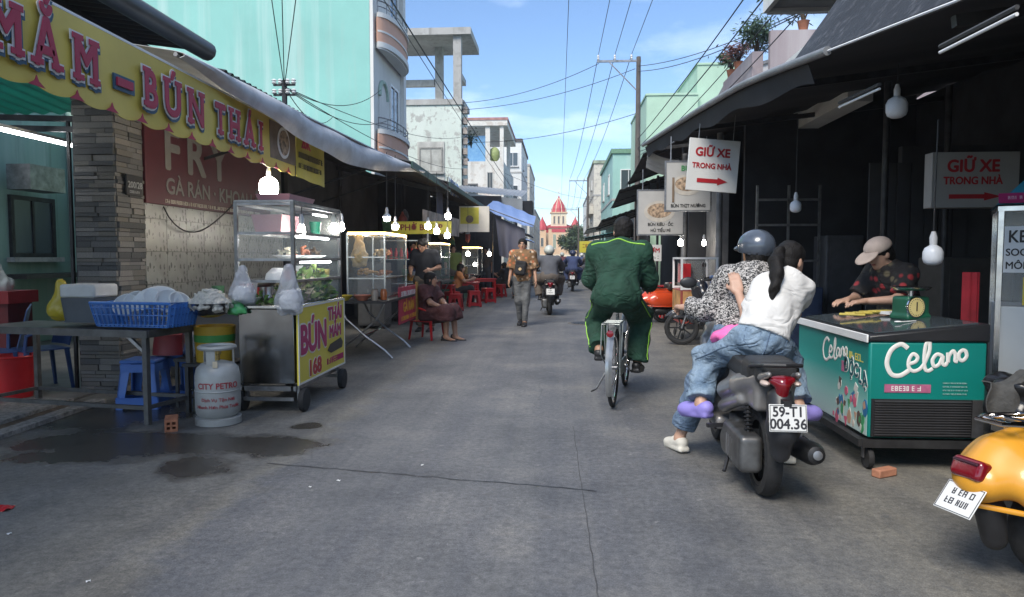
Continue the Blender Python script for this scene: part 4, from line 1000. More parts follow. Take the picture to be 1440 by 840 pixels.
for px, py, Y, k, lb in ((424, 326, 6.0, 'bulb', 'lit bulb inside the near corner of the first cart'), (469, 323, 6.95, 'bulb', 'lit bulb at the outer far corner of the first cart, left of two'), (480, 321, 7.3, 'bulb', 'lit bulb at the outer far corner of the first cart, right of two'),
                         (544, 306, 9.6, 'shade', 'shaded lamp over the glass food case, leftmost of the lamps there'), (556, 318, 9.9, 'shade', 'shaded lamp low over the glass food case, second from left'), (602, 318, 11.6, 'jar', 'bright lamp above the standing vendor in the dark shirt'),
                         (614, 325, 11.9, 'jar', 'bright lamp low to the right above the standing vendor'), (630, 304, 12.3, 'jar', 'highest lamp right of the standing vendor under the roof edge'), (629, 331, 12.6, 'jar', 'lowest lamp right of the standing vendor'),
                         (658, 357, 18, 'jar', 'small lit lamp over the red plastic tables, left one'), (688, 357, 19.5, 'jar', 'small lit lamp over the red plastic tables, right one')):
    bulb(lb, AY(px, py, Y), k, 1.74 if k == 'bulb' else 2.72, 0.034 if k == 'bulb' else (0.05 if k == 'jar' else 0.046))

# ================================================================== first noodle cart
ct = T('noodle_cart', 'stainless noodle cart with glass case and yellow sign panel', 'food cart', (-2.44, 6.38, 0))
m = MB(); m.bx(-0.24, 0.235, -0.62, 0.62, 0.24, 0.87); m.build('cabinet', M('mirror_steel', (0.3, 0.3, 0.305), 0.16, 1.0, 0.25, 5, grime=0.4, rvar=0.08), ct, bevel=0.006)
MB().bx(-0.26, 0.26, -0.64, 0.64, 0.872, 0.9).build('worktop', STEEL, ct, bevel=0.005)
m = MB()
for x in (-0.22, 0.22): m.bar((x, -0.62, 0.2), (x, 0.62, 0.2), 0.04)
for y in (-0.6, 0.6): m.bar((-0.22, y, 0.2), (0.22, y, 0.2), 0.04); m.bar((-0.22, y, 0.11), (0.22, y, 0.11), 0.03)
m.build('chassis', DSTEEL, ct)
for y in (-0.56, 0.5):
    for x in (-0.24, 0.29):
        wv = MB(); wv.lathe([(0.06, -0.025), (0.095, -0.022), (0.1, 0), (0.095, 0.022), (0.06, 0.025)], 20, (x, y, 0.1), (1, 0, 0)); wo_ = wv.build('wheel', RUBBER, ct)
        MB().lathe([(0.055, -0.02), (0.055, 0.02)], 14, (x, y, 0.1), (1, 0, 0)).build('rim', M('maroon_rim', (0.16, 0.05, 0.045), 0.6), wo_)
        MB().bar((x - 0.04 * (1 if x > 0 else -1), y, 0.1), (x - 0.04 * (1 if x > 0 else -1), y, 0.22), 0.02, 0.05).build('fork', DSTEEL, wo_)
for x in (-0.24, 0.24):
    for y in (-0.62, 0.62): MB().bar((x, y, 0.9), (x, y, 1.76), 0.03).build('post', M('post_steel', (0.16, 0.16, 0.165), 0.35, 0.9, 0.3, 12), ct)
for z in (1.74, 1.5, 1.28, 1.1):
    m = MB()
    for y in (-0.62, 0.62): m.bar((-0.24, y, z), (0.24, y, z), 0.022)
    for x in (-0.24, 0.24): m.bar((x, -0.61, z), (x, 0.61, z), 0.022)
    m.build('shelf_frame', DSTEEL, ct)
    if z < 1.6: MB().bx(-0.225, 0.225, -0.6, 0.6, z - 0.004, z + 0.004).build('glass_shelf', GLASS, ct)
MB().bx(0.236, 0.242, -0.6, 0.6, 0.91, 1.72).build('glass_pane', GLASS, ct); MB().bx(-0.22, 0.22, 0.618, 0.624, 0.91, 1.72).build('glass_pane', GLASS, ct); MB().bx(-0.22, 0.22, -0.624, -0.618, 1.29, 1.72).build('glass_pane', GLASS, ct)
MB().bx(-0.25, 0.25, -0.63, 0.63, 1.756, 1.772).build('top_sheet', DSTEEL, ct)
for z, ya, yb_ in ((1.255, -0.35, 0.45), (1.475, -0.45, 0.4), (1.69, 0.0, 0.35)): MB().tube([(0.2, ya, z), (0.2, yb_, z)], 0.009, 8).build('led_tube', TUBEL, ct)
pn = MB(); pn.bx(0.262, 0.275, -0.635, 0.635, 0.23, 0.89); pn_o = pn.build('sign_panel', M('panel_yellow', (0.68, 0.56, 0.06), 0.4, 0, 0.1, 3), ct)
PX = frame((0.275, 0, 0.56), (0, 1, 0), (0, 0, 1))
m = MB()
for a in ((-0.635, 0.635, 0.315, 0.33), (-0.635, 0.635, -0.33, -0.315), (-0.635, -0.62, -0.315, 0.315), (0.62, 0.635, -0.315, 0.315)): m.add(*_bx(*a, 0.0, 0.006), PX)
m.build('panel_border', WHT_I, ct)
MAG = M('magenta_ink', (0.4, 0.015, 0.12), 0.45, 0, 0.05)
def ptxt(st, x, y, size, sx=1.0, mat=MAG, bold=0.035):
    text('lettering_outline', st, size, WHT_I, ct, PX @ Matrix.Translation((x, y, 0)), z=0.003, bold=bold * 2.2, sx=sx)
    text('lettering', st, size, mat, ct, PX @ Matrix.Translation((x, y, 0)), z=0.0065, bold=bold, sx=sx)
ptxt('BÚN', -0.26, 0.03, 0.34, 0.98); ptxt('THÁI', 0.33, 0.2, 0.17, 1.1); ptxt('MẮM', 0.33, 0.03, 0.16, 1.0); ptxt('168', -0.25, -0.23, 0.19, 1.2, M('crimson_ink', (0.45, 0.02, 0.03), 0.45, 0, 0.05))
m = MB(); m.prism([(0.1, -0.13), (0.18, -0.08), (0.5, -0.05), (0.56, -0.1), (0.53, -0.15), (0.2, -0.165)], 0.004, PX, 0.003); m.build('painted_out_patch', BLACKP, ct)
scribble(ct, 0.33, -0.235, 0.48, 0.055, MAG, PX, 0.005)
RZ = lambda a: a
# things in and on the cart
def lat(name, label, cat, loc, prof, mat, n=24, group=None, rim=None):
    t = T(name, label, cat, loc, group=group)
    MB().lathe(prof, n, caps=False).build('body', mat, t)
    if rim: MB().tube([(rim[0] * cos(2 * pi * i / n), rim[0] * sin(2 * pi * i / n), rim[1]) for i in range(n)], rim[2], 6, closed=True).build('rim', mat, t)
    return t
def basket(name, label, loc, w, d, h, mat, rz=0.0, slats=9, cat='basket', taper=0.88):
    t = T(name, label, cat, loc, rz)
    b0 = MB()
    def ring(z, f): return [(sx_ * w / 2 * f, sy_ * d / 2 * f, z) for sx_, sy_ in ((-1, -1), (1, -1), (1, 1), (-1, 1))]
    b0.bx(-w / 2 * taper, w / 2 * taper, -d / 2 * taper, d / 2 * taper, 0.0, 0.012); b0.build('base', mat, t)
    r_ = MB(); r_.tube([Vector(p) for p in ring(h, 1.0)], 0.012, 8, closed=True); r_.build('rim', mat, t)
    s_ = MB()
    for a in range(4):
        p, q = ring(0.005, taper)[a], ring(0.005, taper)[(a + 1) % 4]; P, Q = ring(h, 1.0)[a], ring(h, 1.0)[(a + 1) % 4]
        p, q, P, Q = map(Vector, (p, q, P, Q)); nS = slats if (a % 2 == 0) else max(4, int(slats * d / w))
        for i in range(nS + 1):
            k = i / nS; s_.bar(p.lerp(q, k), P.lerp(Q, k), w / nS * 0.45 if 0 < i < nS else 0.02, 0.005, up=(q - p))
        for zf in (0.08, 0.5, 0.8): s_.bar(p.lerp(P, zf), q.lerp(Q, zf), 0.018, 0.006)
        s_.add([p.lerp(P, 0.5), q.lerp(Q, 0.5), Q, P], [(0, 1, 2, 3)]) if False else None
    stuff(s_.build('lattice', mat, t)); return t
PINKP = M('pink_plastic', (0.62, 0.3, 0.32), 0.45, 0, 0.1, 5)
tr = T('pink_tray', 'pink plastic tub on the upper shelf of the first cart', 'tub', (-2.5, 6.2, 1.505))
m = MB(); m.sheet(lambda u, v: ((0.11 + 0.03 * v) * (1 if u < .25 or u >= .75 else -1) if False else (0.11 + 0.025 * v) * max(-1, min(1, 1.5 * cos(2 * pi * u))), (0.22 + 0.03 * v) * max(-1, min(1, 1.5 * sin(2 * pi * u))), 0.16 * v), 40, 3, 0.005); m.build('side', PINKP, tr); MB().bx(-0.11, 0.11, -0.22, 0.22, 0, 0.006).build('base', PINKP, tr)
tr2 = T('pink_basin', 'shallow pink basin lying on top of the first cart', 'basin', (-2.42, 6.2, 1.773))
m = MB(); m.sheet(lambda u, v: ((0.13 + 0.02 * v) * max(-1, min(1, 1.5 * cos(2 * pi * u))), (0.28 + 0.03 * v) * max(-1, min(1, 1.5 * sin(2 * pi * u))), 0.06 * v), 40, 3, 0.005); m.build('side', PINKP, tr2); MB().bx(-0.13, 0.13, -0.28, 0.28, 0, 0.006).build('base', PINKP, tr2)
cup = lat('green_cup', 'green plastic cup on the upper shelf of the first cart', 'cup', (-2.32, 6.65, 1.505), [(0.04, 0.0), (0.055, 0.13), (0.05, 0.13), (0.038, 0.01)], M('green_cup', (0.02, 0.22, 0.12), 0.4), 18)
LEAF = M('herb_green', (0.09, 0.2, 0.035), 0.6, 0, 0.6, 22); LEAF2 = M('lettuce', (0.28, 0.36, 0.11), 0.55, 0, 0.5, 18)
def leaves(name, label, cat, loc, rad, n, size, mats, flat=0.6, mound=True):
    t = T(name, label, cat, loc)
    for j, mt in enumerate(mats):
        m = MB()
        for i in range(n):
            a = rnd(0, 2 * pi); r = sqrt(rnd(0, 1)); z = rad[2] * (1 - r * r) * rnd(0.3, 1.0) if mound else rnd(0, rad[2])
            c = Vector((cos(a) * r * rad[0], sin(a) * r * rad[1], z)); d = Vector((rnd(-1, 1), rnd(-1, 1), rnd(-0.2, 1))).normalized(); s_ = d.orthogonal().normalized(); L = size * rnd(0.6, 1.3); w_ = L * flat * 0.5
            up = d.cross(s_) * (L * 0.2)
            m.add([c, c + d * L * 0.5 + s_ * w_ + up, c + d * L, c + d * L * 0.5 - s_ * w_ + up, c + d * L * 0.5], [(0, 1, 4), (1, 2, 4), (2, 3, 4), (3, 0, 4)])
        stuff(m.build('leaves' if cat != 'noodles' else 'strands', mt, t, rec=False))
    return t
leaves('herb_pile', 'heap of lettuce and herbs piled in the lower glass case of the first cart', 'vegetables', (-2.38, 6.35, 0.9), (0.14, 0.34, 0.26), 130, 0.09, [LEAF, LEAF2, M('sprout', (0.5, 0.42, 0.28), 0.6, 0, 0.4, 20)])
leaves('lime_pile', 'small green herb bunch beside the hanging bags on the first cart', 'vegetables', (-2.55, 5.9, 0.9), (0.08, 0.1, 0.1), 60, 0.06, [LEAF])
for i, (y, mt, lb) in enumerate(((6.15, M('pale_squid', (0.5, 0.46, 0.33), 0.5, 0, 0.6, 30), 'plate of pale squid and mushrooms on the middle shelf of the first cart'), (6.5, M('shrimp_orange', (0.55, 0.19, 0.09), 0.45, 0, 0.6, 30), 'plate of orange shrimp on the middle shelf of the first cart'), (6.8, M('dark_meat', (0.14, 0.09, 0.05), 0.5, 0, 0.6, 30), 'plate of dark meat on the middle shelf of the first cart'))):
    t = T('food_plate', lb, 'plate', (-2.4, y, 1.285)); MB().lathe([(0.06, 0.0), (0.13, 0.03), (0.125, 0.034), (0.05, 0.008)], 22).build('plate', WHITEP, t)
    s = SDF(); rr = random.Random(i)
    for k in range(16): a = rr.uniform(0, 6.28); q = rr.uniform(0, 0.085); c = (cos(a) * q, sin(a) * q, 0.03 + rr.uniform(0, 0.09) * (1 - q / 0.1)); s.cap(c, (c[0] + rr.uniform(-.04, .04), c[1] + rr.uniform(-.04, .04), c[2] + rr.uniform(-.01, .03)), 0.014, 0.01, k=0.006)
    s.build('food', mt, t, 0.006)
lat('white_bowl', 'white bowl turned over on the shelf under the squid plate', 'bowl', (-2.45, 6.05, 1.105), [(0.11, 0.0), (0.1, 0.05), (0.05, 0.1), (0.02, 0.105)], WHITEP)
lat('white_bowl', 'white bowl on the near worktop corner of the first cart between the bags', 'bowl', (-2.62, 5.85, 0.902), [(0.05, 0.0), (0.1, 0.06), (0.095, 0.062), (0.045, 0.008)], WHITEP)
BAG, _n, _l, _b = newmat('thin_plastic_bag'); _v = coord(_n, _l)
_b.inputs['Base Color'].default_value = (0.72, 0.74, 0.8, 1); _b.inputs['Roughness'].default_value = 0.22; _b.inputs['Alpha'].default_value = 0.42; _b.inputs['Subsurface Weight'].default_value = 0.0
bump(_n, _l, _b, noise(_n, _l, _v, 34, 6, 0.65), 1.0, 0.03)
def pbag(label, pos, w, h, seed, mat=BAG, d=0.6):
    t = T('plastic_bag', label, 'plastic bag', pos)
    s = SDF().ell((0, 0, -h * 0.74), (w * 0.5, w * 0.42 * d + 0.03, h * 0.27), k=0.04)
    for e in (-1, 1): s.cap((e * w * 0.05, 0, 0.0), (e * w * 0.3, 0, -h * 0.72), 0.01, w * 0.17, k=0.05).cap((e * w * 0.02, 0, -h * 0.02), (e * w * 0.1, 0.01, -h * 0.6), 0.008, w * 0.2, k=0.05)
    s.ell((w * 0.3, 0, -h * 0.93), (w * 0.17, w * 0.15, h * 0.07), k=0.03).ell((-w * 0.27, 0.01, -h * 0.95), (w * 0.18, w * 0.15, h * 0.06), k=0.03).wrinkle(0.01, 60, seed, (1, 1, 0.25))
    s.build('film', mat, t, 0.008)
    if mat is BAG:
        s = SDF().box((0, 0, -h * 0.78), (w * 0.26, w * 0.2, h * 0.1), 0.015, axes((1, 0.3, 0.2))).box((w * 0.05, 0, -h * 0.6), (w * 0.2, w * 0.16, h * 0.07), 0.015, axes((1, -0.3, -0.2))); s.build('contents', WHITEP, t, 0.01)
    MB().tube([(-w * 0.12, 0, -0.01), (-w * 0.05, 0, 0.03), (w * 0.05, 0, 0.03), (w * 0.12, 0, -0.01)], 0.006, 6).build('handle', mat, t); return t
pbag('white plastic bag hanging from the near left post of the first cart', AY(340, 380, 5.7), 0.2, 0.27, 3)
pbag('larger white plastic bag hanging from the near right post of the first cart', AY(405, 377, 5.68), 0.21, 0.37, 4)
pbag('crumpled green plastic bag on the left edge of the first cart', AY(333, 428, 5.72), 0.1, 0.06, 6, M('green_bag', (0.1, 0.45, 0.15), 0.3))

# ================================================================== gas cylinder
gc = T('gas_cylinder', 'grey gas cylinder with red lettering in front of the first cart', 'gas cylinder', (-2.67, 5.36, 0))
GRYP = M('cylinder_grey', (0.38, 0.38, 0.36), 0.4, 0.1, 0.15, 6, grime=0.25)
MB().lathe([(0.02, 0.05), (0.13, 0.055), (0.162, 0.09), (0.168, 0.16), (0.168, 0.38), (0.155, 0.44), (0.12, 0.475), (0.05, 0.495), (0.02, 0.497)], 32).build('body', GRYP, gc)
MB().lathe([(0.169, 0.262), (0.172, 0.268), (0.169, 0.274)], 32, caps=False).build('weld_seam', GRYP, gc)
MB().lathe([(0.15, 0.0), (0.172, 0.005), (0.172, 0.055), (0.15, 0.06)], 32).build('foot_ring', GRYP, gc)
m = MB()
for k in range(3):
    a0 = 2 * pi * k / 3 + 0.3
    m.sheet(lambda u, v: (0.125 * cos(a0 + 0.55 * u), 0.125 * sin(a0 + 0.55 * u), 0.455 + 0.14 * v), 6, 2, 0.006)
m.build('collar_stays', GRYP, gc)
MB().tube([(0.128 * cos(2 * pi * i / 28), 0.128 * sin(2 * pi * i / 28), 0.6) for i in range(28)], 0.018, 8, closed=True).build('collar_ring', GRYP, gc)
m = MB(); m.lathe([(0.02, 0.49), (0.02, 0.54), (0.03, 0.545), (0.03, 0.57), (0.012, 0.575)], 12); m.build('valve', M('brass', (0.5, 0.38, 0.15), 0.3, 1, 0.1), gc)
MB().box((0.05, -0.138, 0.48), (0.035, 0.004, 0.05), 0.3).build('price_tag', M('tag_tan', (0.6, 0.5, 0.35), 0.7), gc)
def wraptext(st, size, z, mat, rad=0.1695, mid=-pi / 2, bold=0.02, sx=1.0, par=gc, name='lettering'):
    o_ = text(name, st, size, mat, par, ID, z=0.0, bold=bold, sx=sx, depth=0.0006)
    for v in o_.data.vertices:
        a = mid + v.co.x / rad; r = rad + 0.001 + v.co.z; v.co = (r * cos(a), r * sin(a), z + v.co.y)
    return o_
CRED = M('cylinder_red', (0.35, 0.03, 0.04), 0.5, 0, 0.1)
VD = math.atan2(-5.36, 2.67)
wraptext('CITY PETRO', 0.062, 0.315, CRED, mid=VD, sx=0.95); wraptext('Dịch Vụ Tận Nơi', 0.036, 0.21, CRED, mid=VD, bold=0.01); wraptext('Nhanh Hơn Phút Trước', 0.036, 0.155, CRED, mid=VD, bold=0.01)

# ================================================================== steel work table with crockery
tbx = T('work_table', 'dark steel washing-up table in front of the stone pillar', 'table', (-3.93, 5.62, 0), radians(-10))
IRT = M('table_iron', (0.13, 0.125, 0.12), 0.5, 0.5, 0.4, 8, grime=0.4)
MB().bx(-0.82, 0.82, -0.24, 0.3, 0.715, 0.735).build('top', M('table_top', (0.16, 0.15, 0.14), 0.35, 0.4, 0.5, 6), tbx)
MB().bx(-0.83, 0.83, -0.255, -0.241, 0.68, 0.737).build('front_rail', IRT, tbx); MB().bx(0.822, 0.836, -0.24, 0.3, 0.68, 0.737).build('end_rail', IRT, tbx)
for x in (-0.79, 0.79):
    for y in (-0.22, 0.27): MB().bar((x, y, 0), (x, y, 0.714), 0.04).build('leg', IRT, tbx)
for y in (-0.22, 0.27): MB().bar((-0.77, y, 0.13), (0.77, y, 0.13), 0.03).build('stretcher', IRT, tbx)
for x in (-0.79, 0.79): MB().bar((x, -0.2, 0.131), (x, 0.25, 0.131), 0.028).build('stretcher', IRT, tbx)
MB().bar((0.79, -0.22, 0.56), (0.6, -0.22, 0.71), 0.025).build('brace', DSTEEL, tbx)
BLUEP = M('blue_plastic', (0.06, 0.16, 0.48), 0.4, 0, 0.12, 5); REDP = M('red_plastic', (0.5, 0.015, 0.02), 0.4, 0, 0.12, 5)
basket('blue_basket', 'blue plastic basket of white bowls on the washing-up table', AY(206, 458, 5.5), 0.72, 0.36, 0.19, M('blue_basket', (0.05, 0.18, 0.5), 0.4, 0, 0.12, 5), radians(-8), 16)
MB().bx(-0.3, 0.3, -0.14, 0.14, 0.011, 0.1)
for i, (dx, dy, dz, tx, ty, r) in enumerate(((-0.16, 0.0, 0.12, 1.0, 0.2, 0.1), (-0.09, 0.03, 0.14, 1.1, 0.3, 0.1), (0.02, -0.02, 0.16, 0.8, -0.3, 0.12), (0.1, 0.04, 0.18, 0.5, 0.4, 0.13), (0.19, 0.0, 0.15, 0.6, 0.8, 0.11), (0.25, 0.05, 0.14, 0.3, 0.9, 0.1), (-0.02, 0.08, 0.15, 0.9, 0.0, 0.11))):
    p = AY(206, 458, 5.5); t = T('white_bowl', ('white bowl standing on edge at the left end of the blue basket', 'white bowl leaning second from left in the blue basket', 'white bowl tilted in the middle front of the blue basket', 'largest white bowl on top of the heap in the blue basket', 'white bowl tipped near the right end of the blue basket', 'white bowl at the far right corner of the blue basket', 'white bowl half hidden at the back of the blue basket heap')[i], 'bowl', (p.x + dx, p.y + dy, p.z + dz + 0.035), group='white bowls heaped in the blue basket'); t.rotation_euler = (tx, ty, 0)
    MB().lathe([(0.045, -0.05), (r * 0.8, -0.02), (r, 0.03), (r - 0.006, 0.03), (r * 0.75, -0.012), (0.02, -0.042)], 24, caps=True).build('body', WHITEP, t)
bk = T('foam_bucket', 'dark grey bucket with white foam lid on the washing-up table', 'bucket', AY(127, 452, 5.62), radians(-5))
m = MB(); m.sheet(lambda u, v: ((0.14 + 0.02 * v) * max(-1, min(1, 1.35 * cos(2 * pi * u))), (0.12 + 0.02 * v) * max(-1, min(1, 1.35 * sin(2 * pi * u))), 0.2 * v), 40, 3, 0.005); m.build('bucket', M('slate_plastic', (0.07, 0.085, 0.1), 0.45, 0, 0.2, 5), bk)
MB().box((0, 0, 0.255), (0.32, 0.28, 0.11)).build('lid', M('foam_white', (0.6, 0.59, 0.56), 0.7, 0, 0.15, 6), bk, bevel=0.02)
MB().bx(-0.14, 0.14, -0.12, 0.12, 0.0, 0.01).build('base', M('slate_plastic'), bk)
pbag('yellow plastic bag slumped on the left of the washing-up table', AY(86, 398, 5.62), 0.2, 0.3, 8, M('yellow_bag', (0.5, 0.38, 0.03), 0.35, 0, 0.15, 6), 0.5)
# steel bowl of noodles on a bucket beside the table
yb_ = T('yellow_bucket', 'yellow bucket with green band beside the gas cylinder', 'bucket', (-2.93, 5.85, 0.42))
MB().lathe([(0.15, 0.0), (0.17, 0.3), (0.16, 0.3), (0.14, 0.02)], 24).build('body', M('yellow_pail', (0.5, 0.3, 0.02), 0.45, 0, 0.2, 6), yb_); MB().lathe([(0.163, 0.17), (0.167, 0.23)], 24, caps=False).build('band', M('green_band', (0.05, 0.25, 0.05), 0.5), yb_)
sb = T('low_stand', 'low dark stand under the yellow bucket', 'stand', (-2.93, 5.85, 0)); MB().bx(-0.2, 0.2, -0.18, 0.18, 0.39, 0.415).build('top', IRON, sb)
for x in (-0.17, 0.17):
    for y in (-0.15, 0.15): MB().bar((x, y, 0), (x, y, 0.39), 0.03).build('leg', IRON, sb)
nb = T('noodle_bowl', 'wide steel bowl heaped with white rice noodles', 'bowl', AY(296, 446, 5.62))
MB().lathe([(0.06, 0.0), (0.13, 0.03), (0.185, 0.115), (0.19, 0.118), (0.18, 0.115), (0.12, 0.04), (0.05, 0.012)], 28).build('body', STEEL, nb)
s = SDF().ell((0, 0, 0.1), (0.165, 0.165, 0.06), k=0.02).ell((0, 0, 0.15), (0.1, 0.1, 0.07), k=0.05).wrinkle(0.016, 130, 5); s.build('noodles', M('rice_noodle', (0.62, 0.58, 0.5), 0.6, 0, 0.3, 60, bmp=0.8, bscale=70), nb, 0.008)
lat('steel_pot', 'dented steel pot standing on the ground behind the gas cylinder', 'pot', (-2.98, 5.72, 0.0), [(0.085, 0.0), (0.09, 0.02), (0.088, 0.19), (0.096, 0.2), (0.09, 0.2), (0.08, 0.02)], STEEL)
lat('aluminium_pot', 'large aluminium pot under the right end of the table', 'pot', (-3.15, 6.05, 0.43), [(0.15, 0.0), (0.16, 0.02), (0.16, 0.24), (0.17, 0.25), (0.155, 0.25), (0.14, 0.02)], STEEL)
ck = T('low_stand', 'low dark crate stand under the aluminium pot', 'stand', (-3.15, 6.05, 0)); MB().bx(-0.17, 0.17, -0.17, 0.17, 0.4, 0.427).build('top', IRON, ck)
for x in (-0.15, 0.15):
    for y in (-0.15, 0.15): MB().bar((x, y, 0), (x, y, 0.4), 0.025).build('leg', IRON, ck)
def stool(label, loc, rz, h, w, mat, group=None, name='plastic_stool'):
    t = T(name, label, 'stool', loc, rz, group)
    MB().box((0, 0, h - 0.015), (w, w, 0.03)).build('seat', mat, t, bevel=0.012)
    a, b = w / 2 * 0.92, w / 2 * 1.18
    for sx in (-1, 1):
        for sy in (-1, 1):
            m = MB(); lw = w * 0.24
            for f in (0, 1):
                p = Vector((sx * a, sy * a, h - 0.03)); q = Vector((sx * b, sy * b, 0)); e = Vector((-sx, 0, 0)) if f == 0 else Vector((0, -sy, 0)); th = Vector((0, -sy * 0.012, 0)) if f == 0 else Vector((-sx * 0.012, 0, 0))
                vs = [p, p + e * lw * 1.15, q + e * lw * 0.8, q]; m.add(vs + [v + th for v in vs], [(0, 1, 2, 3), (7, 6, 5, 4), (0, 4, 5, 1), (1, 5, 6, 2), (2, 6, 7, 3), (3, 7, 4, 0)])
            m.build('leg', mat, t)
    for zz, f in ((h - 0.07, 0.93), (h * 0.16, 1.14)):
        k = w / 2 * f; m = MB()
        for sy in (-1, 1): m.box((0, sy * k, zz), (2 * k, 0.012, 0.07)); m.box((sy * k, 0, zz), (0.012, 2 * k, 0.07))
        m.build('apron' if f < 1 else 'foot_rail', mat, t)
    return t
stool('blue plastic stool under the washing-up table, nearer one', (-3.62, 5.95, 0), 0.15, 0.42, 0.3, BLUEP)
stool('blue plastic stool behind another under the washing-up table', (-3.42, 6.3, 0), -0.2, 0.42, 0.3, BLUEP)
lat('red_tub', 'dark red tub upside down on the stools under the table', 'tub', (-3.5, 6.2, 0.43), [(0.17, 0.0), (0.15, 0.18), (0.02, 0.185)], M('dull_red', (0.25, 0.02, 0.03), 0.5))
lat('red_bucket', 'bright red bucket on the ground under the left end of the table', 'bucket', (-5.0, 6.15, 0.0), [(0.15, 0.0), (0.2, 0.4), (0.19, 0.4), (0.14, 0.02)], REDP, rim=(0.2, 0.4, 0.012))
def chair(label, loc, rz, mat, sh=0.42, group=None):
    t = T('plastic_chair', label, 'chair', loc, rz, group); w = 0.4
    MB().sheet(lambda u, v: (-w / 2 + w * u, -0.2 + 0.4 * v, sh - 0.015 * sin(pi * u) * sin(pi * v)), 8, 8, 0.012).build('seat', mat, t)
    m = MB(); m.sheet(lambda u, v: (-w / 2 * 0.95 + w * 0.95 * u, -0.2 - 0.09 * v - 0.03 * sin(pi * u), sh + 0.02 + (0.36 + 0.05 * sin(pi * u)) * v), 12, 8, 0.012)
    m.f = [f for f in m.f]; m.build('backrest', mat, t)
    for sx in (-1, 1):
        MB().tube([(sx * 0.17, 0.17, sh - 0.01), (sx * 0.19, 0.2, 0)], [0.025, 0.018], 6).build('leg', mat, t); MB().tube([(sx * 0.17, -0.18, sh - 0.01), (sx * 0.19, -0.22, 0)], [0.025, 0.018], 6).build('leg', mat, t)
        MB().tube([(sx * 0.2, -0.24, sh + 0.22), (sx * 0.21, 0.0, sh + 0.2), (sx * 0.2, 0.18, sh + 0.14), (sx * 0.18, 0.19, sh)], 0.017, 6).build('arm', mat, t)
    return t
chair('dark blue plastic chair half hidden behind the washing-up table', (-5.05, 6.55, 0), 2.6, M('navy_plastic', (0.03, 0.07, 0.2), 0.45), 0.42)
chair('dark blue plastic chair at the left edge beside the red bucket', (-5.35, 6.35, 0), 2.2, M('navy_plastic'), 0.42)
rc = T('red_counter', 'red counter heaped with bags at the far left behind the table', 'counter', (-6.0, 6.7, 0)); MB().bx(-0.7, 0.7, -0.2, 0.2, 0.85, 0.97).build('top', M('dull_red2', (0.3, 0.02, 0.025), 0.5, 0, 0.2), rc); MB().bx(-0.66, 0.66, -0.16, 0.16, 0, 0.848).build('body', M('dark_red_body', (0.12, 0.012, 0.015), 0.6), rc)
pbag('pale crumpled bag on the red counter', (-5.6, 6.7, 1.25), 0.34, 0.3, 9, M('cloth_white', (0.5, 0.52, 0.5), 0.7))
s = SDF()
for i in range(9): s.cap((rnd(-0.4, 0.4), rnd(-0.1, 0.1), rnd(0, 0.15)), (rnd(-0.4, 0.4), rnd(-0.1, 0.1), rnd(0.05, 0.3)), 0.06, 0.03, k=0.05)
t = T('cloth_heap', 'heap of dark clothing on the red counter', 'clothes', (-6.1, 6.7, 0.98)); s.wrinkle(0.02, 40, 2); s.build('cloth', M('black_cloth', (0.02, 0.02, 0.022), 0.9, 0, 0.4, 9), t, 0.016)
br = T('hollow_brick', 'orange hollow brick wedged under the table leg', 'brick', (-2.93, 5.14, 0), radians(28))
BRK = M('hollow_brick_clay', (0.42, 0.16, 0.08), 0.85, 0, 0.35, 16, bmp=0.5)
m = MB(); m.bx(-0.045, 0.045, -0.1, 0.1, 0.0, 0.018); m.bx(-0.045, 0.045, -0.1, 0.1, 0.072, 0.09); m.bx(-0.045, -0.03, -0.1, 0.1, 0.0181, 0.0719); m.bx(0.03, 0.045, -0.1, 0.1, 0.0181, 0.0719); m.bx(-0.007, 0.007, -0.1, 0.1, 0.0181, 0.0719); m.bx(-0.0299, -0.0071, -0.099, 0.099, 0.038, 0.052); m.bx(0.0071, 0.0299, -0.099, 0.099, 0.038, 0.052); m.build('clay', BRK, br)
t = T('plastic_litter', 'crumpled clear plastic wrapper on the wet ground under the table', 'litter', G(178, 572)); m = MB(); m.sheet(lambda u, v: (0.2 * (u - 0.5), 0.14 * (v - 0.5), 0.012 + 0.018 * sin(17 * u + 3 * v) * cos(13 * v)), 14, 10, 0.002); m.build('film', BAG, t)
cb = T('wall_cable', 'black cable drooping across the tiled wall', 'cable', (0, 0, 0)); MB().tube([AX(230 + 100 * i / 14, 291 + 38 * sin(pi * (i / 14) ** 0.8) - 5 * i / 14, -4.14) for i in range(15)], 0.008, 6).build('wire', BLACKP, cb)
# ================================================================== vehicles
def wheel(t, c, R, w, rim, n=5, name='wheel', seg=36):
    wm = MB(); wm.lathe([(R - 0.062, -w * 0.38), (R - 0.045, -w * 0.5), (R - 0.012, -w * 0.42), (R, -w * 0.12), (R, w * 0.12), (R - 0.012, w * 0.42), (R - 0.045, w * 0.5), (R - 0.062, w * 0.38)], seg, c, (1, 0, 0), caps=False)
    o_ = wm.build(name, RUBBER, t)
    r2 = R - 0.06; m = MB(); m.lathe([(r2 - 0.02, -w * 0.36), (r2 + 0.004, -w * 0.4), (r2 + 0.004, w * 0.4), (r2 - 0.02, w * 0.36)], seg, c, (1, 0, 0), caps=False); m.build('rim', rim, o_)
    m = MB(); c = Vector(c)
    for k in range(n):
        a = 2 * pi * k / n; d = Vector((0, cos(a), sin(a))); m.bar(c + d * 0.03, c + d * (r2 - 0.012), 0.022, 0.028, up=(1, 0, 0))
    m.lathe([(0.045, -w * 0.4), (0.045, w * 0.4)], 16, c, (1, 0, 0)); m.build('hub', rim, o_)
    return o_
GREYPNL = M('silver_panel', (0.26, 0.25, 0.245), 0.36, 0.4, 0.2, 7, coat=0.3, grime=0.25)
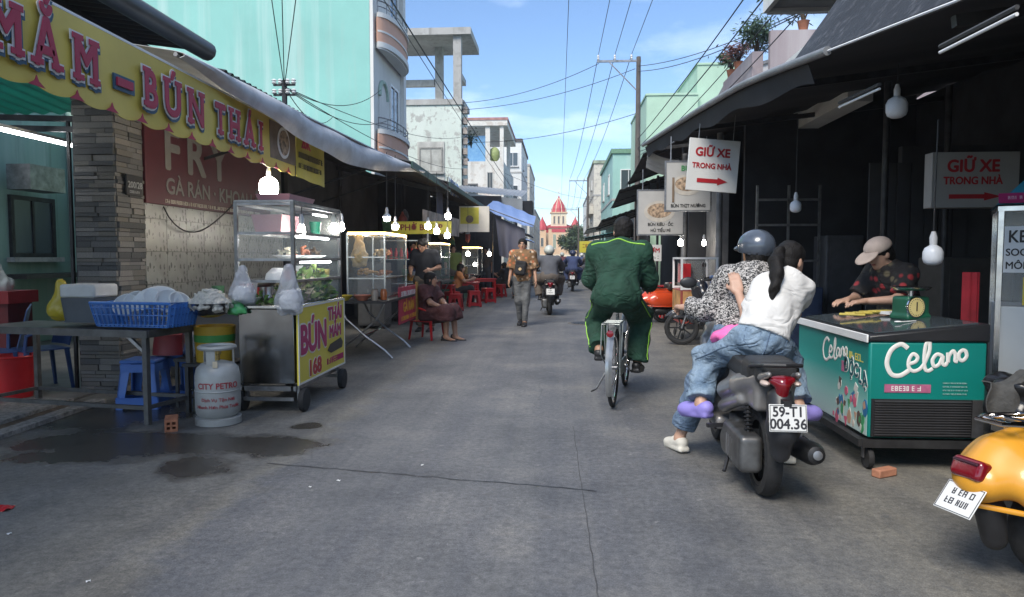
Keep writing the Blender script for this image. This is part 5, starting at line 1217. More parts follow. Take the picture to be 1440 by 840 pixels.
REDLENS = M('red_lens', (0.17, 0.004, 0.01), 0.15, 0, 0.1, coat=0.6)
ORLENS = M('orange_lens', (0.6, 0.16, 0.02), 0.2, 0, 0.1, coat=0.5)
ALU = M('cast_alloy', (0.17, 0.17, 0.17), 0.45, 0.8, 0.3, 12, grime=0.5)
PLATE = M('plate_white', (0.66, 0.66, 0.64), 0.45, 0, 0.06, 6); PINK_ = M('plate_ink', (0.02, 0.02, 0.025), 0.6, 0, 0)
SEATM = M('seat_vinyl', (0.02, 0.02, 0.021), 0.5, 0, 0.2, 30, bmp=0.2, bscale=140)
def plate(t, X, lines, w=0.19, h=0.14):
    m = MB(); m.add(*_bx(-w / 2, w / 2, -h / 2, h / 2, -0.004, 0), X); p = m.build('licence_plate', PLATE, t, bevel=0.002)
    m = MB()
    for a in ((-w / 2 + 0.004, w / 2 - 0.004, h / 2 - 0.007, h / 2 - 0.004), (-w / 2 + 0.004, w / 2 - 0.004, -h / 2 + 0.004, -h / 2 + 0.007), (-w / 2 + 0.004, -w / 2 + 0.007, -h / 2 + 0.007, h / 2 - 0.007), (w / 2 - 0.007, w / 2 - 0.004, -h / 2 + 0.007, h / 2 - 0.007)): m.add(*_bx(*a, 0.0004, 0.001), X)
    m.build('border', PINK_, p)
    if lines:
        text('number', lines[0], 0.072, PINK_, p, X @ Matrix.Translation((0, 0.03, 0)), z=0.001, bold=0.025, sx=0.9, depth=0.0006); text('number', lines[1], 0.072, PINK_, p, X @ Matrix.Translation((0, -0.032, 0)), z=0.001, bold=0.025, sx=0.95, depth=0.0006)
    else:
        scribble(p, 0, 0.026, w * 0.5, 0.028, PINK_, X, 0.0012, 'number'); scribble(p, 0, -0.02, w * 0.62, 0.028, PINK_, X, 0.0012, 'number')
    return p
def scooter(label, loc, rz, panel, hh=0.014, lines=None, group=None, lean=0.0, tail=None):
    t = T('motor_scooter', label, 'scooter', loc, rz, group); t.rotation_euler = (0, lean, rz)
    R = 0.255; n = 36 if hh < 0.02 else 18
    wheel(t, (0, 0, R), R, 0.1, M('black_rim', (0.03, 0.03, 0.03), 0.4, 0.5, 0.1), 5, 'rear_wheel', n); wheel(t, (0, 1.25, R), R, 0.085, M('black_rim'), 5, 'front_wheel', n)
    # side panels sweeping up to the tail
    s = SDF()
    for sx in (-1, 1):
        s.cap((sx * 0.12, 0.42, 0.53), (sx * 0.12, 0.1, 0.62), 0.065, 0.055, k=0.03).cap((sx * 0.12, 0.1, 0.62), (sx * 0.075, -0.36, 0.755), 0.055, 0.016, k=0.03).cap((sx * 0.13, 0.45, 0.42), (sx * 0.125, 0.02, 0.545), 0.042, 0.03, k=0.02)
    s.box((0, 0.12, 0.6), (0.08, 0.3, 0.05), 0.03, k=0.05).ell((0, 0.25, 0.0 + 0.3), (0.3, 0.12, 0.14), k=0.03, sub=True)
    s.ell((0, 0.0, 0.25), (0.085, 0.32, 0.33), k=0.02, sub=True); s.build('side_panels', panel, t, hh)
    s = SDF().box((0, 0.18, 0.715), (0.09, 0.3, 0.03), 0.03, k=0.03).box((0, -0.12, 0.745), (0.085, 0.12, 0.03), 0.03, k=0.06).ell((0, 0.42, 0.73), (0.1, 0.12, 0.05), k=0.05); s.build('seat', SEATM, t, hh)
    MB().tube([(0.105, 0.05, 0.72), (0.12, -0.2, 0.78), (0.09, -0.34, 0.8), (0, -0.38, 0.805), (-0.09, -0.34, 0.8), (-0.12, -0.2, 0.78), (-0.105, 0.05, 0.72)], 0.016, 8, flat=0.7).build('grab_rail', BLACKP, t)
    # tail lamp wedge and indicators
    s = SDF().cap((0, -0.345, 0.7), (0, -0.33, 0.61), 0.042, 0.03, k=0.02).cap((-0.05, -0.33, 0.72), (0.05, -0.33, 0.72), 0.022, 0.022, k=0.03); s.build('tail_light', REDLENS, t, min(hh, 0.012))
    for sx in (-1, 1): MB().ell((sx * 0.08, -0.3, 0.7), (0.026, 0.05, 0.018), 12).build('indicator', M('pale_lens', (0.5, 0.4, 0.35), 0.2, 0, 0.1), t)
    # rear mudguard carrying the plate
    s = SDF().cap((0, -0.3, 0.62), (0, -0.365, 0.46), 0.07, 0.08, k=0.03).cap((0, -0.36, 0.47), (0, -0.33, 0.33), 0.08, 0.05, k=0.03).ell((0, 0, 0.255), (0.075, 0.285, 0.285), k=0.01, sub=True); s.build('mudguard', M('dark_blue_grey', (0.025, 0.026, 0.03), 0.4, 0, 0.15, 6), t, hh)
    plate(t, frame((0, -0.45, 0.545), (1, 0, 0), (0, 0.18, 1)), lines)
    MB().bx(-0.02, 0.02, -0.44, -0.38, 0.58, 0.63).build('plate_bracket', BLACKP, t)
    # power unit: casing on the left, muffler on the right
    s = SDF().box((-0.11, 0.06, 0.27), (0.035, 0.2, 0.075), 0.03, k=0.03).ell((-0.12, -0.02, 0.26), (0.06, 0.11, 0.11), k=0.03).ell((-0.12, 0.28, 0.25), (0.065, 0.11, 0.1), k=0.03).box((0, 0.3, 0.3), (0.09, 0.1, 0.08), 0.02, k=0.03); s.build('engine_case', ALU, t, hh)
    m = MB()
    for k in range(5): m.lathe([(0.03, -0.008), (0.055, -0.006), (0.055, 0.006), (0.03, 0.008)], 14, (-0.16, 0.28, 0.25), (1, 0, 0)) if k == 0 else m.bar((-0.18, -0.06 + 0.05 * k, 0.2), (-0.18, -0.06 + 0.05 * k, 0.32), 0.006, 0.015)
    stuff(m.build('cooling_ribs', DSTEEL, t))
    mm = MB(); mm.lathe([(0.02, -0.22), (0.05, -0.2), (0.062, -0.16), (0.062, 0.24), (0.045, 0.3), (0.02, 0.31)], 22, (0.17, -0.08, 0.3), Vector((0, -1, 0.12)).to_track_quat('Z', 'Y').to_matrix()); mo = mm.build('muffler', M('muffler_black', (0.025, 0.025, 0.026), 0.45, 0.4, 0.2), t)
    MB().lathe([(0.02, 0), (0.025, 0.014), (0.012, 0.016)], 14, (0.17, -0.385, 0.338), (0, -1, 0.12)).build('tailpipe', DSTEEL, mo)
    MB().box((0.235, -0.05, 0.315), (0.012, 0.2, 0.05)).build('heat_shield', DSTEEL, mo, bevel=0.006)
    for sx in (-1, 1):
        m = MB(); P = [(sx * 0.1, -0.06, 0.3), (sx * 0.1, -0.02, 0.58)]; m.tube(P, 0.012, 8)
        for k in range(8): m.lathe([(0.018, -0.006), (0.027, 0), (0.018, 0.006)], 10, Vector(P[0]).lerp(Vector(P[1]), 0.25 + 0.08 * k), (0, 0.04, 0.28))
        stuff(m.build('shock_absorber', BLACKP, t))
        pg = MB(); pg.bar((sx * 0.14, 0.3, 0.33), (sx * 0.27, 0.28, 0.33), 0.03, 0.022); pg.build('footpeg', BLACKP, t)
    # floor, leg shield, front
    s = SDF().box((0, 0.68, 0.3), (0.15, 0.18, 0.02), 0.025, k=0.04).box((0, 0.88, 0.55), (0.17, 0.02, 0.25), 0.03, axes((1, 0, 0), (0, 0.3, 1)), k=0.05).ell((0, 0.98, 0.86), (0.17, 0.1, 0.11), k=0.06).cap((0, 0.9, 0.35), (0, 1.02, 0.8), 0.08, 0.1, k=0.05); s.build('front_body', panel, t, hh)
    s = SDF().ell((0, 1.25, 0.27), (0.065, 0.29, 0.285), k=0.01).ell((0, 1.25, 0.26), (0.055, 0.27, 0.265), k=0.005, sub=True).cut((0, 1.25, 0.36), (0, 0.25, -1)); s.build('front_fender', panel, t, min(hh, 0.015))
    m = MB(); m.tube([(0, 1.06, 0.78), (0, 1.2, 0.35)], 0.025, 8)
    for sx in (-1, 1): m.tube([(sx * 0.055, 1.17, 0.5), (sx * 0.055, 1.25, 0.25)], 0.016, 8)
    m.build('fork', DSTEEL, t)
    MB().tube([(-0.33, 0.86, 0.98), (-0.2, 0.93, 0.97), (0, 0.95, 0.95), (0.2, 0.93, 0.97), (0.33, 0.86, 0.98)], 0.014, 8).build('handlebar', BLACKP, t)
    for sx in (-1, 1):
        MB().tube([(sx * 0.22, 0.92, 0.975), (sx * 0.35, 0.85, 0.985)], 0.02, 8).build('grip', RUBBER, t)
        mr = MB(); mr.tube([(sx * 0.2, 0.93, 0.98), (sx * 0.27, 0.94, 1.16)], 0.006, 6); mr.ell((sx * 0.29, 0.94, 1.19), (0.06, 0.015, 0.04), 14); mr.build('mirror', BLACKP, t)
    MB().tube([(-0.14, 0.22, 0.2), (-0.2, 0.1, 0.1)], 0.012, 6).build('side_stand', BLACKP, t)
    return t
BIKE = scooter('silver and black scooter with white number plate carrying two women', (1.12, 3.93, 0), radians(-1), GREYPNL, 0.011, ('59-T1', '004.36')); BIKE.scale = (0.95,) * 3
for k, (px, py, lb, c) in enumerate(((773, 443, 'dark scooter of the rider in the pale helmet ahead of the walking man', (0.03, 0.03, 0.035)), (805, 410, 'scooter with red tail lamp far ahead beside the cyclist', (0.1, 0.02, 0.02)), (828, 399, 'distant dark scooter at the right of the road ahead', (0.04, 0.04, 0.05)), (790, 395, 'distant grey scooter in the middle of the road ahead', (0.15, 0.15, 0.16)), (818, 390, 'farthest small scooter on the road ahead', (0.05, 0.06, 0.1)))):
    p = G(px, py); t = scooter(lb, (p.x, p.y, 0), radians(3 if k == 0 else -2), M('bike_paint_%d' % k, c, 0.3, 0.2, 0.1, coat=0.5), 0.02 if k < 2 else 0.03)
# parked scooter with its handlebar towards the street beside the snack cart
scooter('parked black scooter nosing out beside the snack cart with blue cooler', (3.05, 10.5, 0), radians(82), M('bike_paint_0'), 0.02)

def retro(label, loc, rz, paint, hh, lean=0.0):
    """rounded steel-bodied scooter; origin under the rear axle, +y forward"""
    t = T('retro_scooter', label, 'scooter', loc, rz); t.rotation_euler = (0, lean, rz); R = 0.225
    wheel(t, (0, 0, R), R, 0.105, M('grey_rim', (0.12, 0.12, 0.12), 0.4, 0.7, 0.2), 5, 'rear_wheel'); wheel(t, (0, 1.23, R), R, 0.1, M('grey_rim'), 5, 'front_wheel')
    s = SDF()
    s.ell((0, -0.02, 0.52), (0.13, 0.42, 0.17), k=0.05)
    for sx in (-1, 1): s.ell((sx * 0.15, 0.0, 0.44), (0.11, 0.36, 0.17), k=0.05).cap((sx * 0.1, -0.2, 0.5), (sx * 0.05, -0.42, 0.46), 0.1, 0.06, k=0.07)
    s.cap((0, -0.3, 0.52), (0, -0.42, 0.44), 0.1, 0.07, k=0.06).box((0, 0.42, 0.45), (0.1, 0.12, 0.12), 0.05, k=0.06)
    s.ell((0, 0, 0.2), (0.1, 0.29, 0.29), k=0.02, sub=True).cut((0, 0, 0.33), (0, -0.05, -1)); s.build('rear_body', paint, t, hh)
    m = MB(); m.tube([(sx_ * 0.0 + x, y, z) for x, y, z, sx_ in ((-0.24, 0.25, 0.345, 1), (-0.262, 0.0, 0.335, 1), (-0.2, -0.25, 0.34, 1), (0, -0.47, 0.36, 1), (0.2, -0.25, 0.34, 1), (0.262, 0.0, 0.335, 1), (0.24, 0.25, 0.345, 1))], 0.012, 8); m.build('edge_trim', paint, t)
    s = SDF().box((0, 0.3, 0.71), (0.1, 0.2, 0.03), 0.04, k=0.03).ell((0, 0.4, 0.72), (0.14, 0.2, 0.06), k=0.05); s.build('seat', M('brown_vinyl', (0.03, 0.022, 0.018), 0.45, 0, 0.2), t, max(hh, 0.012))
    s = SDF().box((0, 0.7, 0.27), (0.17, 0.2, 0.02), 0.025, k=0.05).box((0, 0.96, 0.55), (0.2, 0.012, 0.28), 0.03, axes((1, 0, 0), (0, 0.28, 1)), k=0.06).cap((0, 0.98, 0.5), (0, 1.08, 0.9), 0.05, 0.06, k=0.04).ell((0, 1.06, 0.95), (0.15, 0.09, 0.07), k=0.05); s.build('leg_shield', paint, t, max(hh, 0.012))
    s = SDF().ell((0, 1.23, 0.3), (0.09, 0.25, 0.2), k=0.02).ell((0, 1.23, 0.22), (0.07, 0.24, 0.235), k=0.005, sub=True).cut((0, 0, 0.24), (0, 0, -1)); s.build('front_fender', paint, t, max(hh, 0.012))
    MB().ell((0, 1.15, 0.96), (0.075, 0.04, 0.075), 16).build('headlight', M('pale_lens'), t)
    MB().tube([(-0.35, 0.95, 1.0), (-0.15, 1.03, 1.0), (0.15, 1.03, 1.0), (0.35, 0.95, 1.0)], 0.016, 8).build('handlebar', CHROME, t)
    for sx in (-1, 1):
        MB().tube([(sx * 0.24, 1.0, 1.0), (sx * 0.37, 0.94, 1.0)], 0.021, 8).build('grip', RUBBER, t)
        ind = MB(); ind.ell((sx * 0.165, -0.27, 0.515), (0.035, 0.05, 0.036), 16); ind.build('indicator', ORLENS, t)
    s = SDF().box((0, -0.45, 0.5), (0.052, 0.03, 0.022), 0.022, axes((1, 0, 0), (0, 0.35, 1)), k=0.01); s.build('tail_light', REDLENS, t, 0.007)
    MB().box((0, -0.478, 0.54), (0.12, 0.045, 0.01), None).build('light_hood', M('dark_lens_hood', (0.04, 0.005, 0.01), 0.3), t, bevel=0.005)
    plate(t, frame((0, -0.52, 0.385), (1, 0, 0), (0, 0.75, 1)), None, 0.18, 0.135); MB().bar((0, -0.42, 0.4), (0, -0.5, 0.38), 0.08, 0.01).build('plate_bracket', BLACKP, t)
    for r0 in (0.0, 0.045):
        MB().tube([(-0.1 + r0, 0.02, 0.69 - r0 * 0.5), (-0.11 + r0, -0.28 + r0, 0.7), (-0.06, -0.38 + r0, 0.7), (0.06, -0.38 + r0, 0.7), (0.11 - r0, -0.28 + r0, 0.7), (0.1 - r0, 0.02, 0.69 - r0 * 0.5)], 0.009, 8).build('rack', CHROME, t)
    for y in (-0.1, -0.24): MB().tube([(-0.1, y, 0.7), (0.1, y, 0.7)], 0.007, 8).build('rack_bar', CHROME, t)
    for sx in (-1, 1): MB().tube([(sx * 0.08, -0.22, 0.7), (sx * 0.07, -0.2, 0.6)], 0.008, 8).build('rack_stay', CHROME, t)
    s = SDF().box((-0.11, 0.1, 0.24), (0.03, 0.2, 0.06), 0.025, k=0.02).ell((-0.11, 0.0, 0.225), (0.05, 0.09, 0.09), k=0.02); s.build('engine_case', ALU, t, 0.012)
    mm = MB(); mm.lathe([(0.015, -0.2), (0.055, -0.18), (0.06, 0.15), (0.03, 0.2)], 18, (0.15, -0.02, 0.235), Vector((0, -1, 0.08)).to_track_quat('Z', 'Y').to_matrix()); mm.build('muffler', M('muffler_black'), t)
    MB().tube([(0.1, 0.0, 0.23), (0.1, -0.1, 0.42)], 0.022, 8).build('shock_absorber', BLACKP, t); s = SDF().cap((0, -0.36, 0.33), (0, -0.33, 0.2), 0.06, 0.05).ell((0, 0, 0.22), (0.08, 0.255, 0.255), k=0.01, sub=True); s.build('mud_flap', BLACKP, t, 0.012)
    return t
YELP = M('amber_paint', (0.66, 0.3, 0.025), 0.36, 0, 0.1, 3, coat=0.35)
yv = retro('amber yellow retro scooter parked at the right edge, tail towards the street', (2.02, 2.98, 0), radians(-72), YELP, 0.009); yv.scale = (0.94,) * 3
retro('orange-red retro scooter parked beyond the cyclist under the awning', (2.05, 14.3, 0), radians(-75), M('orange_paint', (0.55, 0.06, 0.015), 0.25, 0, 0.1, 3, coat=0.7), 0.018)

# ------------------------------------------------------------------ bicycle
bc = T('bicycle', 'old grey city bicycle with rear rack under the man in green', 'bicycle', (0.47, 6.2, 0), radians(-11))
FRM = M('bike_frame', (0.3, 0.33, 0.32), 0.4, 0.4, 0.2, 10, grime=0.3)
for nm, y in (('rear_wheel', 0.0), ('front_wheel', 1.06)):
    c = Vector((0, y, 0.34)); N = 44
    o_ = MB().tube([c + Vector((0, cos(2 * pi * i / N), sin(2 * pi * i / N))) * 0.325 for i in range(N)], 0.017, 8, closed=True).build(nm, RUBBER, bc)
    MB().tube([c + Vector((0, cos(2 * pi * i / N), sin(2 * pi * i / N))) * 0.302 for i in range(N)], 0.011, 6, closed=True).build('rim', CHROME, o_)
    m = MB(); m.lathe([(0.022, -0.045), (0.03, -0.04), (0.018, -0.03), (0.018, 0.03), (0.03, 0.04), (0.022, 0.045)], 12, c, (1, 0, 0)); m.build('hub', DSTEEL, o_)
    m = MB()
    for i in range(28): a = 2 * pi * i / 28; sx = 1 if i % 2 else -1; b2 = a + (0.5 if i % 4 < 2 else -0.5); m.tube([c + Vector((sx * 0.036, 0.025 * cos(b2), 0.025 * sin(b2))), c + Vector((0, 0.297 * cos(a), 0.297 * sin(a)))], 0.0016, 4)
    stuff(m.build('spokes', CHROME, o_))
    m = MB(); a0, a1 = (radians(-10), radians(215)) if y == 0 else (radians(-20), radians(140))
    m.sheet(lambda u, v: tuple(c + Vector(((v - 0.5) * 0.055, cos(a0 + (a1 - a0) * u) * (0.355 - 0.02 * abs(v - 0.5)), sin(a0 + (a1 - a0) * u) * (0.355 - 0.02 * abs(v - 0.5))))), 30, 4, 0.003); m.build('mudguard', M('steel_guard', (0.42, 0.43, 0.43), 0.3, 0.8, 0.2, 10), bc)
def tb_(nm, P, r, mt=FRM): return MB().tube(P, r, 8).build(nm, mt, bc)
BB = (0, 0.45, 0.3); ST = (0, 0.3, 0.76); HT = (0, 0.95, 0.82); HB = (0, 0.99, 0.64)
tb_('seat_tube', [BB, ST], 0.016); tb_('down_tube', [BB, HB], 0.018); tb_('top_tube', [(0, 0.37, 0.55), (0, 0.96, 0.78)], 0.016); tb_('head_tube', [HB, HT], 0.02)
for sx in (-1, 1):
    tb_('chain_stay', [(sx * 0.02, 0.43, 0.3), (sx * 0.055, 0.0, 0.34)], 0.009); tb_('seat_stay', [(sx * 0.02, 0.32, 0.7), (sx * 0.055, 0.0, 0.34)], 0.008); tb_('fork_blade', [(sx * 0.045, 1.0, 0.6), (sx * 0.05, 1.06, 0.34)], 0.011)
    tb_('rack_stay', [(sx * 0.07, -0.12, 0.74), (sx * 0.06, -0.01, 0.35)], 0.006); tb_('rack_stay', [(sx * 0.07, 0.12, 0.74), (sx * 0.06, 0.01, 0.35)], 0.006)
tb_('rack', [(-0.07, 0.25, 0.74), (-0.07, -0.22, 0.74), (0.07, -0.22, 0.74), (0.07, 0.25, 0.74)], 0.006)
for y in (-0.1, 0.0, 0.1): tb_('rack_bar', [(-0.07, y, 0.742), (0.07, y, 0.742)], 0.005)
tb_('rack_loop', [(-0.075, -0.2, 0.74), (-0.085, -0.2, 0.48), (-0.06, -0.02, 0.36)], 0.006)
tb_('seat_post', [ST, (0, 0.28, 0.84)], 0.013, CHROME)
s = SDF().ell((0, 0.22, 0.87), (0.1, 0.1, 0.035)).cap((0, 0.24, 0.87), (0, 0.42, 0.875), 0.05, 0.025, k=0.05); s.build('saddle', SEATM, bc, 0.01)
tb_('stem', [HT, (0, 0.93, 0.98)], 0.013, CHROME); tb_('handlebar', [(-0.27, 0.72, 1.0), (-0.25, 0.85, 1.0), (-0.1, 0.95, 0.99), (0.1, 0.95, 0.99), (0.25, 0.85, 1.0), (0.27, 0.72, 1.0)], 0.012, CHROME)
for sx in (-1, 1): tb_('grip', [(sx * 0.27, 0.70, 1.0), (sx * 0.26, 0.82, 1.0)], 0.017, RUBBER)
CA = radians(28)    # crank angle: left pedal behind and up, right pedal forward and down
for sx in (-1, 1):
    e = Vector((sx * 0.09, 0.45 + sx * 0.165 * cos(CA), 0.3 - sx * 0.165 * sin(CA))); tb_('crank', [(sx * 0.07, 0.45, 0.3), e], 0.01, CHROME)
    MB().box(e + Vector((sx * 0.055, 0, 0)), (0.09, 0.07, 0.022)).build('pedal', BLACKP, bc)
MB().lathe([(0.09, -0.003), (0.09, 0.003)], 24, (0.055, 0.45, 0.3), (1, 0, 0)).build('chainring', DSTEEL, bc)
MB().bx(0.05, 0.062, 0.0, 0.45, 0.26, 0.39).build('chain_guard', FRM, bc)
tb_('kickstand', [(-0.06, 0.03, 0.31), (-0.13, -0.12, 0.17), (-0.16, -0.2, 0.16)], 0.009, DSTEEL)
MB().lathe([(0.03, 0), (0.03, 0.015), (0.01, 0.02)], 14, (0, -0.24, 0.66), (0, -1, 0)).build('reflector', REDLENS, bc)
# ================================================================== people
A3 = lambda *a: np.array(a, float)
def ik(a, b, l1, l2, pole):
    a, b = np.array(a, float), np.array(b, float); d = b - a; L = np.linalg.norm(d); u = d / L; L = min(L, (l1 + l2) * 0.995)
    x = (l1 * l1 - l2 * l2 + L * L) / (2 * L); hgt = math.sqrt(max(0, l1 * l1 - x * x)); p = np.array(pole, float); p = nrm(p - u * (p @ u))
    return a + u * x + p * hgt
SKIN = M('skin_tan', (0.36, 0.2, 0.13), 0.5, 0, 0.12, 14); SKIN2 = M('skin_light', (0.46, 0.28, 0.2), 0.5, 0, 0.12, 14)
HAIRM = M('black_hair', (0.01, 0.0085, 0.008), 0.62, 0, 0.4, 60, bmp=0.5, bscale=120, spec=0.25)
EYEW = M('eye_white', (0.7, 0.68, 0.64), 0.3, 0, 0); EYED = M('eye_dark', (0.01, 0.008, 0.006), 0.2, 0, 0); LIPS = M('lips', (0.34, 0.1, 0.08), 0.45, 0, 0.1)
DEF = dict(pel=(0, 0, 0.92), wai=(0, 0, 1.05), che=(0, 0.0, 1.22), nk=(0, -0.01, 1.40), hd=(0, 0.02, 1.54), shl=(-0.17, 0, 1.36), shr=(0.17, 0, 1.36), ell=(-0.22, -0.03, 1.09), elr=(0.22, -0.03, 1.09), wrl=(-0.23, 0.06, 0.85), wrr=(0.23, 0.06, 0.85),
           hil=(-0.09, 0, 0.9), hir=(0.09, 0, 0.9), knl=(-0.1, 0.02, 0.49), knr=(0.1, 0.02, 0.49), anl=(-0.1, -0.02, 0.08), anr=(0.1, -0.02, 0.08), tol=(0, 1, -0.12), tor=(0, 1, -0.12), look=(0, 1, 0), hup=(0, 0, 1))
def person(label, loc, rz, J, h, skin, shirt, pants, shoe=None, hair='short', girth=1.0, hs=1.0, face=False, hands=None, extra=None, lean=0.0, body_h=None):
    t = T('person', label, 'person', loc, rz); t.rotation_euler = (0, lean, rz)
    j = {k: np.array(v, float) for k, v in {**DEF, **J}.items()}; g = girth
    latS = nrm(j['shr'] - j['shl']); latH = nrm(j['hir'] - j['hil'])
    upC = nrm(j['nk'] - j['wai']); upP = nrm(j['wai'] - j['pel'])
    AC, AP = axes(latS, upC), axes(latH, upP)
    f = nrm(j['look']); hu = j['hup']; rt = nrm(np.cross(f, hu)); hu = nrm(np.cross(rt, f)); AH = np.array([rt, f, hu])
    H = lambda x, y, z: j['hd'] + hs * (rt * x + f * y + hu * z)
    def torso(s, q):
        s.ell(j['pel'], (0.165 * g + q, 0.115 * g + q, 0.12 + q), AP, k=0.06).ell(j['wai'], (0.135 * g + q, 0.098 * g + q, 0.13 + q), AP, k=0.08).ell(j['che'], (0.16 * g + q, 0.108 * g + q, 0.17 + q), AC, k=0.08)
        s.cap(j['shl'], j['shr'], 0.055 * g + q, 0.055 * g + q, k=0.06).cap(j['che'] + (j['shl'] - j['che']) * 0.5, j['nk'], 0.06 + q, 0.05 + q, k=0.06).cap(j['che'] + (j['shr'] - j['che']) * 0.5, j['nk'], 0.06 + q, 0.05 + q, k=0.06)
    def limb(s, a, b, c, ra, rb, rc, fr, q, k=0.03, loose=0.0, flat=False):
        if fr <= 0: return
        m1 = min(1, fr); s.cap(a, a + (b - a) * m1, ra + q, ra + (rb - ra) * m1 + q + loose * m1 * 0.5, k=k, flat=flat and fr <= 1)
        if fr > 1: m2 = fr - 1; s.cap(b, b + (c - b) * m2, rb + q + loose * 0.5, rb + (rc - rb) * m2 + q + loose, k=k, flat=flat)
    def arm(s, S_, fr, q, k=0.03, loose=0.0, flat=False): limb(s, j['sh' + S_], j['el' + S_], j['wr' + S_], 0.05 * g, 0.04 * g, 0.026, fr, q, k, loose, flat)
    def leg(s, S_, fr, q, k=0.04, loose=0.0, flat=False): limb(s, j['hi' + S_], j['kn' + S_], j['an' + S_], 0.088 * g, 0.056 * g, 0.035, fr, q, k, loose, flat)
    s = SDF(); torso(s, 0.0)
    s.cap(j['nk'] - upC * 0.03, H(0, -0.02, -0.06), 0.052, 0.05, k=0.035)
    s.ell(H(0, -0.012, 0.035), np.array((0.073, 0.09, 0.08)) * hs, AH, k=0.02).ell(H(0, 0.016, -0.03), np.array((0.061, 0.072, 0.086)) * hs, AH, k=0.03).ell(H(0, 0.05, -0.088), np.array((0.03, 0.028, 0.022)) * hs, AH, k=0.03)
    s.cap(H(0, 0.084, 0.012), H(0, 0.1, -0.026), 0.008 * hs, 0.0125 * hs, k=0.012)
    for sx in (-1, 1): s.ell(H(sx * 0.075, -0.006, -0.012), np.array((0.012, 0.022, 0.032)) * hs, AH, k=0.008).ell(H(sx * 0.03, 0.078, 0.012), np.array((0.016, 0.014, 0.011)) * hs, AH, k=0.012, sub=True)
    s.cap(H(-0.03, 0.08, 0.033), H(0.03, 0.08, 0.033), 0.01 * hs, k=0.015)
    for S_, sx in (('l', -1), ('r', 1)):
        arm(s, S_, 2, 0.0); leg(s, S_, 2, 0.0)
        w_ = j['wr' + S_]; hd_ = (hands or {}).get(S_, {}); d = nrm(hd_.get('dir', w_ - j['el' + S_])); pn = np.array(hd_.get('palm', (-sx, 0, -0.2)), float); pn = nrm(pn - d * (pn @ d)); cl = hd_.get('curl', 0.6)
        la = nrm(np.cross(d, pn)) * (1 if hd_.get('flip') else 1); th = hd_.get('thumb', sx); AHd = np.array([la, pn, d])
        s.box(w_ + d * 0.05, (0.028, 0.005, 0.035), 0.011, AHd, k=0.02)
        for i in range(4):
            b0 = w_ + d * 0.09 + la * (0.0285 - 0.019 * i); L = (0.034, 0.04, 0.037, 0.028)[i] if th > 0 else (0.028, 0.037, 0.04, 0.034)[i]
            d1 = nrm(d * cos(cl * 0.7) + pn * sin(cl * 0.7)); d2 = nrm(d * cos(cl * 1.7) + pn * sin(cl * 1.7)); b1 = b0 + d1 * L; s.cap(b0 - d * 0.01, b1, 0.0095, 0.0088, k=0.006).cap(b1, b1 + d2 * L * 0.95, 0.0088, 0.0072, k=0.004)
        tb0 = w_ + d * 0.025 + la * (0.03 * th); d1 = nrm(d * 0.75 + la * th * 0.6 + pn * 0.4); s.cap(tb0, tb0 + d1 * 0.04, 0.013, 0.0105, k=0.012).cap(tb0 + d1 * 0.04, tb0 + d1 * 0.04 + nrm(d * 0.95 + pn * 0.45) * 0.028, 0.0105, 0.008, k=0.006)
        an, to = j['an' + S_], nrm(j['to' + S_]); dn = nrm(np.cross(np.cross(to, (0, 0, 1)), to)) * -1
        s.cap(an, an - to * 0.03 + dn * 0.035, 0.036, 0.032, k=0.02).cap(an + dn * 0.035, an + to * 0.14 + dn * 0.055, 0.034, 0.022, k=0.03).ell(an + to * 0.15 + dn * 0.058, (0.04, 0.05, 0.02), axes(np.cross(to, (0, 0, 1)), -dn), k=0.02)
    bo = s.build('body', skin, t, body_h or h)
    if shirt:
        s = SDF(); q = shirt.get('q', 0.016); torso(s, q)
        for S_ in 'lr': arm(s, S_, shirt.get('sleeve' + S_, shirt.get('sleeve', 0.7)), shirt.get('aq', q), 0.045, shirt.get('loose', 0.02), True)
        for a in shirt.get('add', ()): s.cap(*a)
        s.wrinkle(shirt.get('w', 0.006), shirt.get('wf', 34), shirt.get('seed', 1), (1, 1, 0.6))
        hp = j['pel'] + upP * shirt.get('hem', 0.0); s.cut(hp, -nrm(upP * 0.6 + upC * 0.4)); s.cut(j['nk'] + upC * shirt.get('neck', 0.05), upC)
        s.ell(H(0, -0.02, -0.1) + upC * 0.0, (0.062, 0.062, 0.085), AH, k=0.01, sub=True)
        t_s = s.build(shirt.get('name', 'shirt'), shirt['mat'], t, h)
        if shirt.get('collar'):
            cc = j['nk'] + upC * 0.03; m = MB(); m.tube([cc + AC[0] * 0.07 * cos(2 * pi * i / 20) + AC[1] * 0.075 * sin(2 * pi * i / 20) for i in range(20)], 0.016, 8, closed=True); m.build('collar', shirt.get('cmat', shirt['mat']), t_s)
    if pants:
        s = SDF(); q = pants.get('q', 0.014)
        s.ell(j['pel'], (0.165 * g + q, 0.118 * g + q, 0.125 + q), AP, k=0.05).ell(j['wai'], (0.135 * g + q * 0.6, 0.1 * g + q * 0.6, 0.1), AP, k=0.05)
        for S_ in 'lr': leg(s, S_, pants.get('len', 1.93), q, 0.06, pants.get('loose', 0.02), True)
        for a in pants.get('add', ()): s.cap(*a)
        s.wrinkle(pants.get('w', 0.007), pants.get('wf', 38), pants.get('seed', 2), (1, 1, 1.4)).cut(j['wai'] + upP * pants.get('top', 0.02), upP); s.build(pants.get('name', 'trousers'), pants['mat'], t, h)
